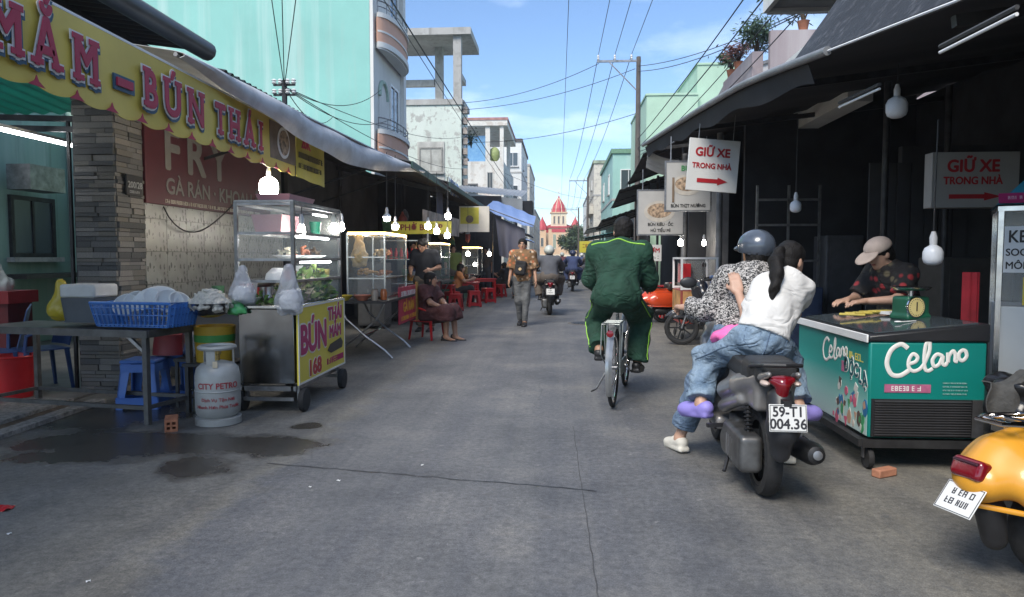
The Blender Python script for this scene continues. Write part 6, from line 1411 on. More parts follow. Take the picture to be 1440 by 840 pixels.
    if shoe:
        for S_, sx in (('l', -1), ('r', 1)):
            an, to = j['an' + S_], nrm(j['to' + S_]); dn = nrm(np.cross(np.cross(to, (0, 0, 1)), to)) * -1; AF = axes(np.cross(to, (0, 0, 1)), -dn)
            s = SDF(); fat = 1.0
            if shoe[1] == 'clog': s.ell(an + to * 0.12 + dn * 0.045, (0.058, 0.085, 0.05), AF, k=0.02).cap(an - to * 0.05 + dn * 0.03, an - to * 0.03 + dn * 0.05, 0.045, 0.048, k=0.02)
            s.cap(an - to * 0.035 + dn * 0.03, an + to * 0.06 + dn * 0.04, 0.044, 0.044, k=0.02).ell(an + to * 0.13 + dn * 0.052, (0.049, 0.075, 0.034), AF, k=0.03).box(an + to * 0.05 + dn * 0.075, (0.026, 0.11, 0.004), 0.016, AF, k=0.01)
            s.ell(an - dn * 0.02, (0.04, 0.05, 0.04), AF, k=0.01, sub=True) if shoe[1] != 'sandal' else s.ell(an + to * 0.07 + dn * 0.02, (0.06, 0.13, 0.04), AF, k=0.01, sub=True)
            so = s.build('shoe' if shoe[1] != 'sandal' else 'sandal', shoe[0], t, min(h, 0.009))
    if hair:
        s = SDF(); s.ell(H(0, -0.016, 0.042), np.array((0.083, 0.1, 0.088)) * hs, AH, k=0.02).ell(H(0, -0.045, -0.02), np.array((0.077, 0.065, 0.07)) * hs, AH, k=0.03)
        if hair == 'bob':
            for sx in (-1, 1): s.ell(H(sx * 0.055, -0.03, -0.06), np.array((0.03, 0.055, 0.08)) * hs, AH, k=0.03)
        if hair == 'low': s.ell(H(0, -0.08, -0.07), np.array((0.05, 0.04, 0.06)) * hs, AH, k=0.04)
        s.ell(H(0, 0.1, -0.035), np.array((0.07, 0.09, 0.098)) * hs, AH, k=0.012, sub=True); s.wrinkle(0.004, 120, 4); s.cut(H(0, 0, {'bob': -0.14, 'short': -0.05}.get(hair, -0.085)), -hu); s.build('hair', HAIRM, t, min(h, 0.009))
    if face:
        for sx in (-1, 1):
            e = MB(); e.ell(H(sx * 0.03, 0.073, 0.011), tuple(np.array((0.014, 0.008, 0.0075)) * hs), 12, Matrix(AH).transposed()); eo = e.build('eye', EYEW, t); e = MB(); e.ell(H(sx * 0.03, 0.0795, 0.011), tuple(np.array((0.0065, 0.004, 0.0068)) * hs), 10, Matrix(AH).transposed()); e.build('iris', EYED, eo)
            MB().tube([H(sx * 0.014, 0.09, 0.031), H(sx * 0.03, 0.0885, 0.036), H(sx * 0.048, 0.074, 0.031)], 0.004 * hs, 6).build('eyebrow', HAIRM, t)
        MB().ell(H(0, 0.083, -0.056), tuple(np.array((0.022, 0.008, 0.008)) * hs), 12, Matrix(AH).transposed()).build('mouth', LIPS, t)
    t['_'] = 0; del t['_']
    return t, j, H, AH
def helmet(t, H, AH, mat, hs=1.0, h=0.01, visor=True):
    s = SDF().ell(H(0, -0.012, 0.045), np.array((0.118, 0.135, 0.118)) * hs, AH, k=0.02).ell(H(0, -0.012, 0.03), np.array((0.1, 0.115, 0.1)) * hs, AH, k=0.01, sub=True); s.cut(H(0, -0.02, -0.01), -(AH[2] * 1.0 + AH[1] * -0.25)); o_ = s.build('helmet', mat, t, h)
    if visor: s = SDF().ell(H(0, 0.095, 0.04), np.array((0.085, 0.07, 0.03)) * hs, AH, k=0.01).ell(H(0, 0.085, 0.02), np.array((0.085, 0.07, 0.03)) * hs, AH, k=0.01, sub=True); s.build('peak', mat, o_, h)
    MB().tube([H(-0.1, 0.0, 0.0), H(-0.07, 0.03, -0.09), H(0, 0.045, -0.12), H(0.07, 0.03, -0.09), H(0.1, 0.0, 0.0)], 0.006, 6).build('chin_strap', M('strap_orange', (0.4, 0.22, 0.12), 0.6) if mat.name == 'helmet_slate' else BLACKP, o_)
    return o_
def jeans(name, a, b):
    m, n, l, bs = newmat(name); v = coord(n, l); f1 = noise(n, l, v, 7, 5, 0.6); f2 = noise(n, l, v, 90, 3, 0.7)
    c = ramp(n, l, f1, [(0.3, a), (0.68, b)]); c = mixc(n, l, 0.5, c, ramp(n, l, f2, [(0.3, (0.6, 0.6, 0.6)), (0.7, (1.3, 1.3, 1.3))]), 'MULTIPLY'); l.new(c, bs.inputs['Base Color']); bs.inputs['Roughness'].default_value = 0.9; folds(n, l, bs, v, 260, 0.9, 9.0); return m
def pattern(name, cols, scale=30, thr=None, base=None, vor=False):
    m, n, l, bs = newmat(name); v = coord(n, l); bs.inputs['Roughness'].default_value = 0.85; folds(n, l, bs, v, 150, 0.7)
    if vor:
        t_ = n.new('ShaderNodeTexVoronoi'); t_.inputs['Scale'].default_value = scale; l.new(v, t_.inputs['Vector']); sp = n.new('ShaderNodeSeparateXYZ'); l.new(t_.outputs['Color'], sp.inputs[0]); f_ = sp.outputs[0]
        wv = mixc(n, l, ramp(n, l, t_.outputs['Distance'], [(0.3, (1, 1, 1)), (0.55, (0, 0, 0))]), cols[0], ramp(n, l, f_, [(i / max(1, len(cols) - 1), c) for i, c in enumerate(cols)], 'CONSTANT')); l.new(wv, bs.inputs['Base Color'])
    else:
        br = n.new('ShaderNodeTexNoise'); br.inputs['Scale'].default_value = scale; br.inputs['Detail'].default_value = 1.5; br.inputs['Distortion'].default_value = 1.5; mp = n.new('ShaderNodeMapping'); mp.inputs['Scale'].default_value = (1, 1, 1.8); l.new(v, mp.inputs[0]); l.new(mp.outputs[0], br.inputs['Vector'])
        l.new(ramp(n, l, br.outputs['Fac'], [(0.5, cols[0]), (0.53, cols[1])]), bs.inputs['Base Color'])
    return m
# ---- cyclist
GREEN = M('dark_green_cloth', (0.009, 0.048, 0.028), 0.85, 0, 0.35, 6, cloth=0.9); LIME = M('lime_piping', (0.28, 0.58, 0.06), 0.7, 0, 0.1)
hl, al = (-0.09, 0.24, 0.93), (-0.16, 0.25, 0.465); hr, ar_ = (0.09, 0.24, 0.93), (0.16, 0.53, 0.315)
J = dict(pel=(0, 0.2, 0.96), wai=(0, 0.25, 1.07), che=(0, 0.32, 1.22), nk=(0, 0.38, 1.41), hd=(0.03, 0.43, 1.535), shl=(-0.2, 0.36, 1.35), shr=(0.2, 0.36, 1.35), ell=(-0.255, 0.46, 1.1), elr=(0.255, 0.46, 1.1), wrl=(-0.25, 0.7, 1.03), wrr=(0.25, 0.7, 1.03), hil=hl, hir=hr, knl=ik(hl, al, 0.44, 0.43, (-0.25, 1, 0.3)), knr=ik(hr, ar_, 0.44, 0.43, (0.25, 1, 0.3)), anl=al, anr=ar_, tol=(-0.1, 1, 0.1), tor=(0.1, 1, -0.1), look=(-0.25, 1, 0.0))
cy, jc, Hc, _ = person('man in dark green tracksuit with lime piping riding a bicycle away', (0.47, 6.2, 0), radians(-11), J, 0.011, SKIN, dict(mat=GREEN, q=0.028, aq=0.024, sleeve=1.93, loose=0.015, hem=-0.17, w=0.014, wf=34, name='jacket', collar=True), dict(mat=GREEN, q=0.018, len=1.95, loose=0.035, w=0.012), (BLACKP, 'shoe'), 'short', 1.1, 1.05, hands=dict(l=dict(dir=(0, 1, -0.2), palm=(0, -0.2, -1), curl=1.0), r=dict(dir=(0, 1, -0.2), palm=(0, -0.2, -1), curl=1.0)))
def hug(pts, mat, par, name, r, src):
    """piping pressed onto a garment: pts are pulled to the garment's surface"""
    ob = [c for c in par.children if c.name.startswith(src)][0]; P = []
    for p, d in pts:
        ok, loc, nn, _i = ob.ray_cast(Vector(p) + Vector(d) * 0.5, -Vector(d)); P.append(loc + nn * 0.002 if ok else Vector(p))
    MB().tube(P, r, 6).build(name, mat, ob)
bpy.context.view_layer.update()
hug([((-0.24 + 0.48 * i / 16, 0.36, 1.385 - 0.22 * abs(-0.24 + 0.48 * i / 16) + 0.015), (0, -0.75, 0.66)) for i in range(17)], LIME, cy, 'piping', 0.007, 'jacket')
for S_, sx in (('l', -1), ('r', 1)):
    hug([(jc['hi' + S_] + (jc['kn' + S_] - jc['hi' + S_]) * (0.1 + 0.85 * i / 8), (sx, -0.5, 0)) for i in range(9)], LIME, cy, 'piping', 0.005, 'trousers'); hug([(jc['kn' + S_] + (jc['an' + S_] - jc['kn' + S_]) * (0.1 + 0.82 * i / 8), (sx, -0.5, 0)) for i in range(9)], LIME, cy, 'piping', 0.005, 'trousers')
# ---- two women on the near scooter
DEN = jeans('denim', (0.1, 0.16, 0.24), (0.26, 0.34, 0.42)); DEN2 = jeans('denim_dark', (0.07, 0.11, 0.18), (0.17, 0.24, 0.33))
hl, al = (-0.06, 0.62, 0.86), (-0.345, 0.88, 0.1); hr, ar_ = (0.13, 0.62, 0.86), (0.34, 0.66, 0.1)
J = dict(pel=(0.035, 0.6, 0.89), wai=(0.05, 0.62, 1.01), che=(0.08, 0.66, 1.13), nk=(0.1, 0.69, 1.28), hd=(0.115, 0.73, 1.395), shl=(-0.085, 0.67, 1.225), shr=(0.265, 0.67, 1.225), wrl=(-0.33, 0.86, 1.02), wrr=(0.33, 0.87, 1.02), hil=hl, hir=hr, knl=ik(hl, al, 0.44, 0.41, (-0.6, 1, 0.2)), knr=ik(hr, ar_, 0.44, 0.41, (0.6, 1, 0.2)), anl=al, anr=ar_, tol=(-0.35, 1, -0.08), tor=(0.2, 1, -0.08), look=(-0.55, 1, -0.1))
J['ell'] = A3(-0.2, 0.7, 1.01); J['elr'] = A3(0.34, 0.72, 1.02)
dr, jd, Hd, Ad = person('scooter driver in slate helmet and black and white patterned blouse', (1.12, 3.93, 0), radians(-1), J, 0.01, SKIN2, dict(mat=pattern('bw_print', ((0.014, 0.014, 0.016), (0.46, 0.44, 0.42)), 58), q=0.018, sleeve=1.75, loose=0.015, hem=-0.14, w=0.012, name='blouse'), dict(mat=DEN2, q=0.012, len=1.78, loose=0.025, w=0.012), (M('cream_canvas', (0.6, 0.57, 0.5), 0.7, 0, 0.1, 8), 'shoe'), 'bob', 1.0, 0.98, hands=dict(l=dict(dir=(-0.2, 1, 0), palm=(0, 0, -1), curl=1.2), r=dict(dir=(0.2, 1, 0), palm=(0, 0, -1), curl=1.2)))
helmet(dr, Hd, Ad, M('helmet_slate', (0.07, 0.085, 0.11), 0.25, 0.1, 0.1, 6, coat=0.5), 0.98, 0.009)
hl, al = (-0.05, 0.3, 0.84), (-0.27, 0.5, 0.425); hr, ar_ = (0.14, 0.32, 0.84), (0.33, 0.45, 0.43)
J = dict(pel=(0.05, 0.27, 0.875), wai=(0.085, 0.29, 0.99), che=(0.15, 0.33, 1.1), nk=(0.215, 0.38, 1.235), hd=(0.255, 0.42, 1.345), shl=(0.065, 0.35, 1.185), shr=(0.325, 0.39, 1.185), ell=(-0.02, 0.37, 1.0), elr=(0.34, 0.6, 1.0), wrl=(-0.045, 0.5, 1.14), wrr=(0.4, 0.78, 1.0), hil=hl, hir=hr, knl=(-0.21, 0.66, 0.69), knr=(0.31, 0.66, 0.7), anl=al, anr=ar_, tol=(-0.5, 0.8, -0.12), tor=(0.75, 0.5, -0.1), look=(0.9, 0.6, -0.15))
WTEE = M('white_tee', (0.66, 0.65, 0.63), 0.85, 0, 0.06, 8, cloth=0.65); CROC = M('lilac_foam', (0.26, 0.22, 0.58), 0.55, 0, 0.08, 8)
pi_, jp, Hp, Ap = person('pillion passenger in white T-shirt, jeans and lilac clogs with a ponytail', (1.12, 3.93, 0), radians(-1), J, 0.0095, SKIN2, dict(mat=WTEE, q=0.014, sleeve=0.7, loose=0.018, hem=0.03, w=0.012, wf=36), dict(mat=DEN, q=0.012, len=1.88, loose=0.03, w=0.013, wf=46, top=-0.03), (CROC, 'clog'), 'low', 0.84, 0.95, hands=dict(l=dict(dir=(-0.15, 0.45, 1), palm=(0.1, 1, -0.3), curl=0.35, thumb=1), r=dict(dir=(0, 1, 0), palm=(-1, 0, 0))))
s = SDF(); P = [Hp(0, -0.09, 0.045), Hp(0, -0.13, 0.045) + A3(0, -0.01, 0), Hp(0.0, -0.155, -0.02) + A3(0, -0.04, 0), Hp(0, -0.16, -0.1) + A3(0, -0.085, 0), Hp(0, -0.17, -0.19) + A3(0, -0.1, 0), Hp(0, -0.18, -0.28) + A3(0, -0.1, 0)]
for a, b, r0, r1 in zip(P, P[1:], (0.022, 0.03, 0.038, 0.036, 0.028), (0.03, 0.038, 0.036, 0.028, 0.008)): s.cap(a, b, r0, r1, k=0.02)
s.wrinkle(0.006, 90, 7, (1, 1, 0.3)); s.build('ponytail', HAIRM, pi_, 0.008); MB().lathe([(0.02, -0.01), (0.03, 0), (0.02, 0.01)], 14, P[1], tuple(P[1] - P[0])).build('hair_tie', M('tie_white', (0.5, 0.48, 0.45), 0.6), pi_)
ring = []; bpy.context.view_layer.update(); AW = axes(nrm(jp['hir'] - jp['hil']), nrm(jp['wai'] - jp['pel'])); wc = jp['wai'] - AW[2] * 0.045
hug([(wc, tuple(AW[0] * cos(2 * pi * i / 28) + AW[1] * sin(2 * pi * i / 28))) for i in range(29)], DEN2, pi_, 'waistband', 0.011, 'trousers')
hug([(jp['pel'] - AW[2] * (0.1 - 0.02 * i), (0.06, -1, 0.1)) for i in range(10)], DEN2, pi_, 'seam', 0.004, 'trousers')
for sx in (-1, 1):
    pc = jp['pel'] + AW[0] * 0.075 * sx; q = [(-0.045, 0.03), (0.045, 0.03), (0.04, -0.05), (0.0, -0.075), (-0.04, -0.05), (-0.045, 0.03)]
    hug([(pc + AW[0] * a + AW[2] * b_, (0.1 * sx, -1, 0.12)) for a, b_ in q], DEN2, pi_, 'pocket_stitching', 0.0035, 'trousers')
    k_ = 'r' if sx > 0 else 'l'; hug([(jp['hi' + k_] + (jp['kn' + k_] - jp['hi' + k_]) * (0.05 + 0.1 * i), (sx, -0.2, -0.1)) for i in range(10)], DEN2, pi_, 'seam', 0.0035, 'trousers')
t = T('pink_bag', 'bright pink folded bag held between the two women on the scooter', 'bag', (1.12, 3.93, 0), radians(-1)); s = SDF().ell((-0.13, 0.5, 0.865), (0.07, 0.08, 0.03)).ell((-0.08, 0.47, 0.885), (0.07, 0.05, 0.035)).cap((-0.17, 0.52, 0.85), (-0.06, 0.45, 0.91), 0.03).wrinkle(0.012, 60, 3); s.build('cloth', M('hot_pink', (0.75, 0.14, 0.38), 0.6, 0, 0.1, 9), t, 0.009)
for o_ in (dr, pi_, t): o_.scale = (0.95,) * 3
# ---- freezer vendor
J = dict(pel=(0, -0.08, 0.86), wai=(0, -0.05, 0.97), che=(0, 0.02, 1.08), nk=(0, 0.09, 1.22), hd=(0.0, 0.17, 1.325), shl=(-0.165, 0.05, 1.17), shr=(0.165, 0.05, 1.17), ell=(-0.23, 0.2, 0.97), elr=(0.2, 0.2, 0.96), wrl=(-0.1, 0.4, 0.955), wrr=(0.06, 0.42, 0.955), hil=(-0.09, -0.08, 0.84), hir=(0.09, -0.08, 0.84), knl=(-0.1, -0.05, 0.45), knr=(0.1, -0.05, 0.45), anl=(-0.1, -0.12, 0.08), anr=(0.1, -0.12, 0.08), look=(0.0, 1, -0.45))
FLOR = pattern('dark_floral', ((0.012, 0.011, 0.012), (0.32, 0.03, 0.035), (0.02, 0.02, 0.02), (0.12, 0.1, 0.06), (0.02, 0.02, 0.02), (0.3, 0.06, 0.05)), 18, vor=True)
vw, jv, Hv, Av = person('ice cream vendor in beige cap and dark floral blouse leaning over the freezer', (2.72, 5.98, 0), radians(112), J, 0.011, SKIN2, dict(mat=FLOR, q=0.022, sleeve=0.85, loose=0.04, hem=-0.1, name='blouse'), dict(mat=M('black_cloth'), q=0.02), (BLACKP, 'shoe'), 'low', 1.0, 1.0, True, hands=dict(l=dict(dir=(0.2, 1, -0.1), palm=(0, 0, -1), curl=0.4), r=dict(dir=(-0.1, 1, -0.1), palm=(0, 0, -1), curl=0.4)))
CAPM = M('beige_cap', (0.5, 0.4, 0.34), 0.8, 0, 0.15, 12); s = SDF().ell(Hv(0, -0.01, 0.055), (0.098, 0.115, 0.085), Av, k=0.02).ell(Hv(0, -0.01, 0.02), (0.085, 0.1, 0.075), Av, k=0.01, sub=True).cut(Hv(0, 0, 0.035), -(Av[2] + Av[1] * 0.1)); s.build('cap', CAPM, vw, 0.009)
s = SDF().ell(Hv(0, 0.12, 0.03), (0.092, 0.1, 0.02), axes(Av[0], Av[2] + Av[1] * 0.28), k=0.01).ell(Hv(0, 0.1, 0.008), (0.085, 0.11, 0.02), axes(Av[0], Av[2] + Av[1] * 0.28), k=0.01, sub=True); s.build('brim', CAPM, vw, 0.007)
# ---- stall vendor, seated woman, walking man
vm, *_ = person('vendor in black T-shirt standing behind the glass food case looking down', (-2.36, 12.35, 0), radians(170), dict(look=(0.25, 1, -0.5), hd=(0.02, 0.06, 1.5), ell=(-0.27, 0.02, 1.12), elr=(0.24, 0.05, 1.1), wrl=(-0.2, 0.25, 1.08), wrr=(0.16, 0.27, 1.02)), 0.014, SKIN, dict(mat=M('black_tee', (0.014, 0.015, 0.02), 0.85, 0, 0.3, 8), sleeve=0.8, loose=0.03, hem=-0.1, q=0.018), dict(mat=M('khaki', (0.16, 0.13, 0.1), 0.85)), (BLACKP, 'shoe'), 'short', 1.05, 1.0, True)
PLUM = pattern('plum_dots', ((0.06, 0.018, 0.02), (0.075, 0.025, 0.026), (0.12, 0.07, 0.055)), 40, vor=True)
hl, hr = (-0.085, 0.0, 0.38), (0.085, 0.0, 0.38); al, ar_ = (-0.07, 0.42, 0.08), (0.09, 0.35, 0.08)
J = dict(pel=(0, -0.03, 0.4), wai=(0, -0.05, 0.53), che=(0, -0.04, 0.66), nk=(0, -0.02, 0.83), hd=(0, 0.02, 0.945), shl=(-0.16, -0.03, 0.785), shr=(0.16, -0.03, 0.785), wrl=(-0.05, 0.31, 0.5), wrr=(0.06, 0.31, 0.5), hil=hl, hir=hr, knl=ik(hl, al, 0.37, 0.36, (-0.1, 0.3, 1)), knr=ik(hr, ar_, 0.37, 0.36, (0.1, 0.3, 1)), anl=al, anr=ar_, look=(-0.3, 1, 0.0)); J['ell'] = ik(J['shl'], J['wrl'], 0.25, 0.24, (-1, -0.4, -0.5)); J['elr'] = ik(J['shr'], J['wrr'], 0.25, 0.24, (1, -0.4, -0.5))
person('woman in plum dotted dress and sandals sitting on a red chair', (-2.05, 11.15, 0), radians(-112), J, 0.011, SKIN, dict(mat=PLUM, q=0.024, sleeve=0.75, loose=0.04, hem=-0.3, w=0.008, name='dress'), dict(mat=PLUM, q=0.03, len=1.28, loose=0.06, name='skirt', w=0.01, add=((A3(-0.08, 0.05, 0.41), A3(-0.06, 0.34, 0.43), 0.1, 0.08, 0.08), (A3(0.08, 0.05, 0.41), A3(0.07, 0.32, 0.43), 0.1, 0.08, 0.08))), (BLACKP, 'sandal'), 'bob', 1.08, 1.0, True)
chair('red plastic chair under the seated woman', (-2.1, 11.17, 0), radians(-112), REDP, 0.3)
HAW = pattern('hawaiian', ((0.2, 0.11, 0.05), (0.5, 0.32, 0.2), (0.05, 0.05, 0.04), (0.45, 0.14, 0.06), (0.55, 0.42, 0.3), (0.1, 0.08, 0.06)), 16, vor=True)
wm, jw, Hw, Aw = person('slim man walking this way in flowery shirt, grey jeans and sling bag', (-0.7, 13.5, 0), radians(176), dict(knl=(-0.07, 0.05, 0.5), anl=(-0.05, 0.1, 0.08), knr=(0.08, 0.03, 0.49), anr=(0.06, -0.1, 0.1), tol=(0, 1, -0.05), hd=(0, 0.02, 1.53), wrl=(-0.26, 0.08, 0.86), wrr=(0.25, 0.05, 0.86)), 0.012, SKIN, dict(mat=HAW, q=0.026, sleeve=0.95, loose=0.06, hem=-0.08, w=0.01, name='shirt'), dict(mat=jeans('grey_denim', (0.07, 0.075, 0.08), (0.14, 0.145, 0.15)), q=0.011, loose=0.004, len=1.97, w=0.004), (BLACKP, 'shoe'), 'short', 0.92, 1.0, True)
t = T('sling_bag', 'black sling bag across the walking man\'s chest', 'bag', (-0.7, 13.5, 0), radians(176)); s = SDF().box((0.02, 0.17, 1.1), (0.07, 0.025, 0.1), 0.035, axes((1, 0, 0.15), (-0.15, 0, 1))).box((0.02, 0.21, 1.06), (0.06, 0.012, 0.06), 0.02); s.build('pouch', M('black_cloth'), t, 0.01); MB().tube([(0.08, 0.16, 1.2), (0.15, 0.1, 1.34), (0.14, -0.08, 1.4), (-0.05, -0.16, 1.2), (-0.16, -0.1, 1.0), (-0.1, 0.13, 1.0)], 0.012, 6).build('strap', BLACKP, t)
MB().box((0.02, 0.258, 1.08), (0.05, 0.006, 0.05), Matrix.Rotation(radians(45), 3, 'Y')).build('badge', M('badge_tan', (0.6, 0.42, 0.22), 0.5), t)
# ---- riders further up the street
def rider(label, loc, rz, shirtmat, pantmat, helmmat, h=0.02):
    hl, hr = (-0.1, 0.3, 0.83), (0.1, 0.3, 0.83); al, ar_ = (-0.2, 0.62, 0.4), (0.2, 0.62, 0.4)
    J = dict(pel=(0, 0.27, 0.86), wai=(0, 0.3, 0.98), che=(0, 0.34, 1.12), nk=(0, 0.38, 1.29), hd=(0, 0.42, 1.41), shl=(-0.185, 0.36, 1.25), shr=(0.185, 0.36, 1.25), wrl=(-0.32, 0.83, 1.02), wrr=(0.32, 0.83, 1.02), hil=hl, hir=hr, knl=ik(hl, al, 0.42, 0.4, (-0.5, 1, 0.5)), knr=ik(hr, ar_, 0.42, 0.4, (0.5, 1, 0.5)), anl=al, anr=ar_)
    J['ell'] = ik(J['shl'], J['wrl'], 0.28, 0.27, (-1, -0.3, -0.5)); J['elr'] = ik(J['shr'], J['wrr'], 0.28, 0.27, (1, -0.3, -0.5))
    t, j, H, A = person(label, loc, rz, J, h, SKIN, dict(mat=shirtmat, q=0.025, sleeve=1.9, loose=0.02, hem=-0.1), dict(mat=pantmat, q=0.025, loose=0.04), (BLACKP, 'shoe'), 'low', 1.08, 1.0); helmet(t, H, A, helmmat, 1.05, min(0.014, h), False); return t
rm = [M('rider_grey', (0.09, 0.095, 0.11), 0.85, 0, 0.2, 8), M('rider_blue', (0.05, 0.07, 0.16), 0.85, 0, 0.2, 8), M('rider_brown', (0.12, 0.1, 0.085), 0.85, 0, 0.2, 8), M('rider_maroon', (0.15, 0.05, 0.06), 0.85, 0, 0.2, 8)]
hm = [M('helmet_pale', (0.5, 0.53, 0.48), 0.35, 0, 0.1), M('helmet_navy', (0.04, 0.05, 0.1), 0.3, 0, 0.1), M('helmet_white', (0.65, 0.65, 0.65), 0.35, 0, 0.05)]
for px, py, lb, a, b, c, hh in ((773, 443, 'rider in grey shirt and pale helmet on the scooter past the walking man', 0, 2, 0, 0.016), (805, 410, 'rider in blue top on the red-lamped scooter far ahead', 1, 1, 1, 0.02), (828, 399, 'distant rider in brown at the right of the road', 2, 0, 2, 0.03), (790, 395, 'distant rider in maroon in the middle of the road', 3, 0, 0, 0.03), (818, 390, 'farthest tiny rider on the road ahead', 1, 0, 2, 0.035)):
    p = G(px, py); rider(lb, (p.x, p.y, 0), radians(3 if px == 773 else -2), rm[a], rm[b], hm[c], hh)
# ---- people at the far red tables
seat = dict(pel=(0, 0, 0.42), wai=(0, 0.0, 0.55), che=(0, 0.04, 0.7), nk=(0, 0.08, 0.88), hd=(0, 0.12, 1.0), shl=(-0.17, 0.06, 0.84), shr=(0.17, 0.06, 0.84), ell=(-0.22, 0.2, 0.66), elr=(0.22, 0.2, 0.66), wrl=(-0.12, 0.42, 0.72), wrr=(0.12, 0.42, 0.72), hil=(-0.09, 0, 0.4), hir=(0.09, 0, 0.4), knl=(-0.1, 0.38, 0.46), knr=(0.1, 0.38, 0.46), anl=(-0.1, 0.4, 0.08), anr=(0.1, 0.4, 0.08))
person('woman in orange blouse reaching over a pot at the far red table', (-2.75, 18.9, 0), radians(-80), seat, 0.02, SKIN, dict(mat=M('orange_blouse', (0.5, 0.2, 0.07), 0.85, 0, 0.2, 8), sleeve=0.7, hem=-0.1), dict(mat=M('black_cloth')), (BLACKP, 'sandal'), 'bob')
person('woman in long black dress sitting beside the red stools by the slate curtain', (-1.78, 24.0, 0), radians(60), seat, 0.02, SKIN, dict(mat=M('black_cloth'), sleeve=0.9, hem=-0.1, q=0.03), dict(mat=M('black_cloth'), q=0.04, loose=0.08), (WHITEP, 'shoe'), 'bob')
person('woman in olive top standing in the shade behind the far red tables', (-3.1, 20.6, 0), radians(200), {}, 0.022, SKIN, dict(mat=M('olive_top', (0.16, 0.2, 0.05), 0.85, 0, 0.2, 8), sleeve=0.7, hem=-0.1), dict(mat=M('rider_brown')), (BLACKP, 'shoe'), 'bob')
# ================================================================== second left stall
cs = T('food_case', 'glass food case on a folding table lit by a warm strip', 'food case', (-2.55, 9.9, 0))
m = MB(); m.bx(-0.26, 0.26, -0.66, 0.66, 0.75, 0.78); m.build('base', STEEL, cs)
for x in (-0.25, 0.25):
    for y in (-0.65, 0.65): MB().bar((x, y, 0.78), (x, y, 1.62), 0.022).build('post', STEEL, cs)
for z in (1.02, 1.3, 1.61):
    m = MB()
    for y in (-0.65, 0.65): m.bar((-0.24, y, z), (0.24, y, z), 0.018)
    for x in (-0.25, 0.25): m.bar((x, -0.64, z), (x, 0.64, z), 0.018)
    m.build('shelf_frame', STEEL, cs); MB().bx(-0.24, 0.24, -0.64, 0.64, z - 0.006, z - 0.001).build('glass_shelf', GLASS, cs)
for a in ((0.246, 0.25, -0.64, 0.64), (-0.24, 0.24, -0.654, -0.65)): MB().bx(*a, 0.79, 1.6).build('glass_pane', GLASS, cs)
MB().bx(-0.24, 0.255, -0.67, -0.656, 1.6, 1.63).build('led_strip', WARML, cs); MB().bx(0.252, 0.262, -0.65, 0.65, 1.6, 1.63).build('led_strip', WARML, cs)
ft = T('folding_table', 'folding table with curved chrome legs carrying the glass food case', 'table', (-2.55, 9.6, 0))
MB().bx(-0.36, 0.36, -0.8, 1.1, 0.715, 0.745).build('top', IRON, ft)
for y in (-0.6, 0.5):
    for d in (-1, 1):
        MB().tube([(d * 0.3, y, 0.71), (d * 0.2, y, 0.5), (-d * 0.05, y, 0.28), (-d * 0.3, y, 0.1), (-d * 0.4, y, 0.0)], 0.014, 8).build('leg', M('worn_chrome', (0.35, 0.35, 0.35), 0.38, 1.0, 0.3, 12), ft)
for z in (0.28,): MB().tube([(0, -0.6, z), (0, 0.5, z)], 0.01, 6).build('stretcher', CHROME, ft)
for i, (dy, x, z, c, lb) in enumerate(((-0.45, -2.62, 1.05, (0.5, 0.28, 0.08), 'heap of fried dough on the middle shelf of the warm-lit case'), (0.1, -2.5, 1.31, (0.42, 0.2, 0.1), 'roast meat on the top shelf of the warm-lit case'), (0.25, -2.55, 1.03, (0.4, 0.16, 0.06), 'sausages piled on the lower shelf of the warm-lit case'), (-0.3, -2.45, 1.31, (0.55, 0.4, 0.2), 'bread rolls on the near top shelf of the warm-lit case'))):
    t = T('food_pile', lb, 'food', (x, 9.9 + dy, z)); s = SDF(); rr = random.Random(40 + i)
    for k in range(12): p = (rr.uniform(-.1, .1), rr.uniform(-.15, .15), rr.uniform(0.02, .09)); s.cap(p, (p[0] + rr.uniform(-.05, .05), p[1] + rr.uniform(-.05, .05), p[2]), 0.025, 0.02, k=0.01)
    s.build('pieces', M('food_%d' % i, c, 0.5, 0, 0.5, 20), t, 0.012)
pbag('cream plastic bag hanging inside the left end of the warm-lit case', (-2.66, 9.32, 1.6), 0.2, 0.42, 12, M('cream_bag', (0.6, 0.46, 0.25), 0.4))
for i, (x, y, c, lb) in enumerate(((-2.75, 8.9, (0.55, 0.42, 0.05), 'yellow bowl on the near end of the folding table'), (-2.52, 8.95, (0.5, 0.18, 0.12), 'pink bowl on the near end of the folding table'))):
    lat('plastic_bowl', lb, 'bowl', (x, y, 0.747), [(0.06, 0), (0.12, 0.07), (0.115, 0.07), (0.055, 0.01)], M('bowl_%d' % i, c, 0.4), 20)
for i, (x, y, c) in enumerate(((-2.36, 8.95, (0.3, 0.25, 0.2)), (-2.28, 9.1, (0.35, 0.1, 0.03)), (-2.4, 9.12, (0.08, 0.04, 0.02)))):
    lat('sauce_jar', ('clear sauce jar leftmost on the folding table', 'red chilli jar rightmost on the folding table', 'dark sauce jar at the back on the folding table')[i], 'jar', (x, y, 0.747), [(0.04, 0), (0.045, 0.1), (0.035, 0.12), (0.036, 0.14), (0.01, 0.141)], M('jar_%d' % i, c, 0.25), 16)
rbn = sign_board('menu_banner', 'red and orange menu banner hung low beside the seated woman', frame((-2.22, 10.35, 0.62), (0, 1, 0), (0, 0, 1)), 1.3, 0.52, M('banner_pinkred', (0.5, 0.03, 0.07), 0.5, 0, 0.35, 5), 0.01)
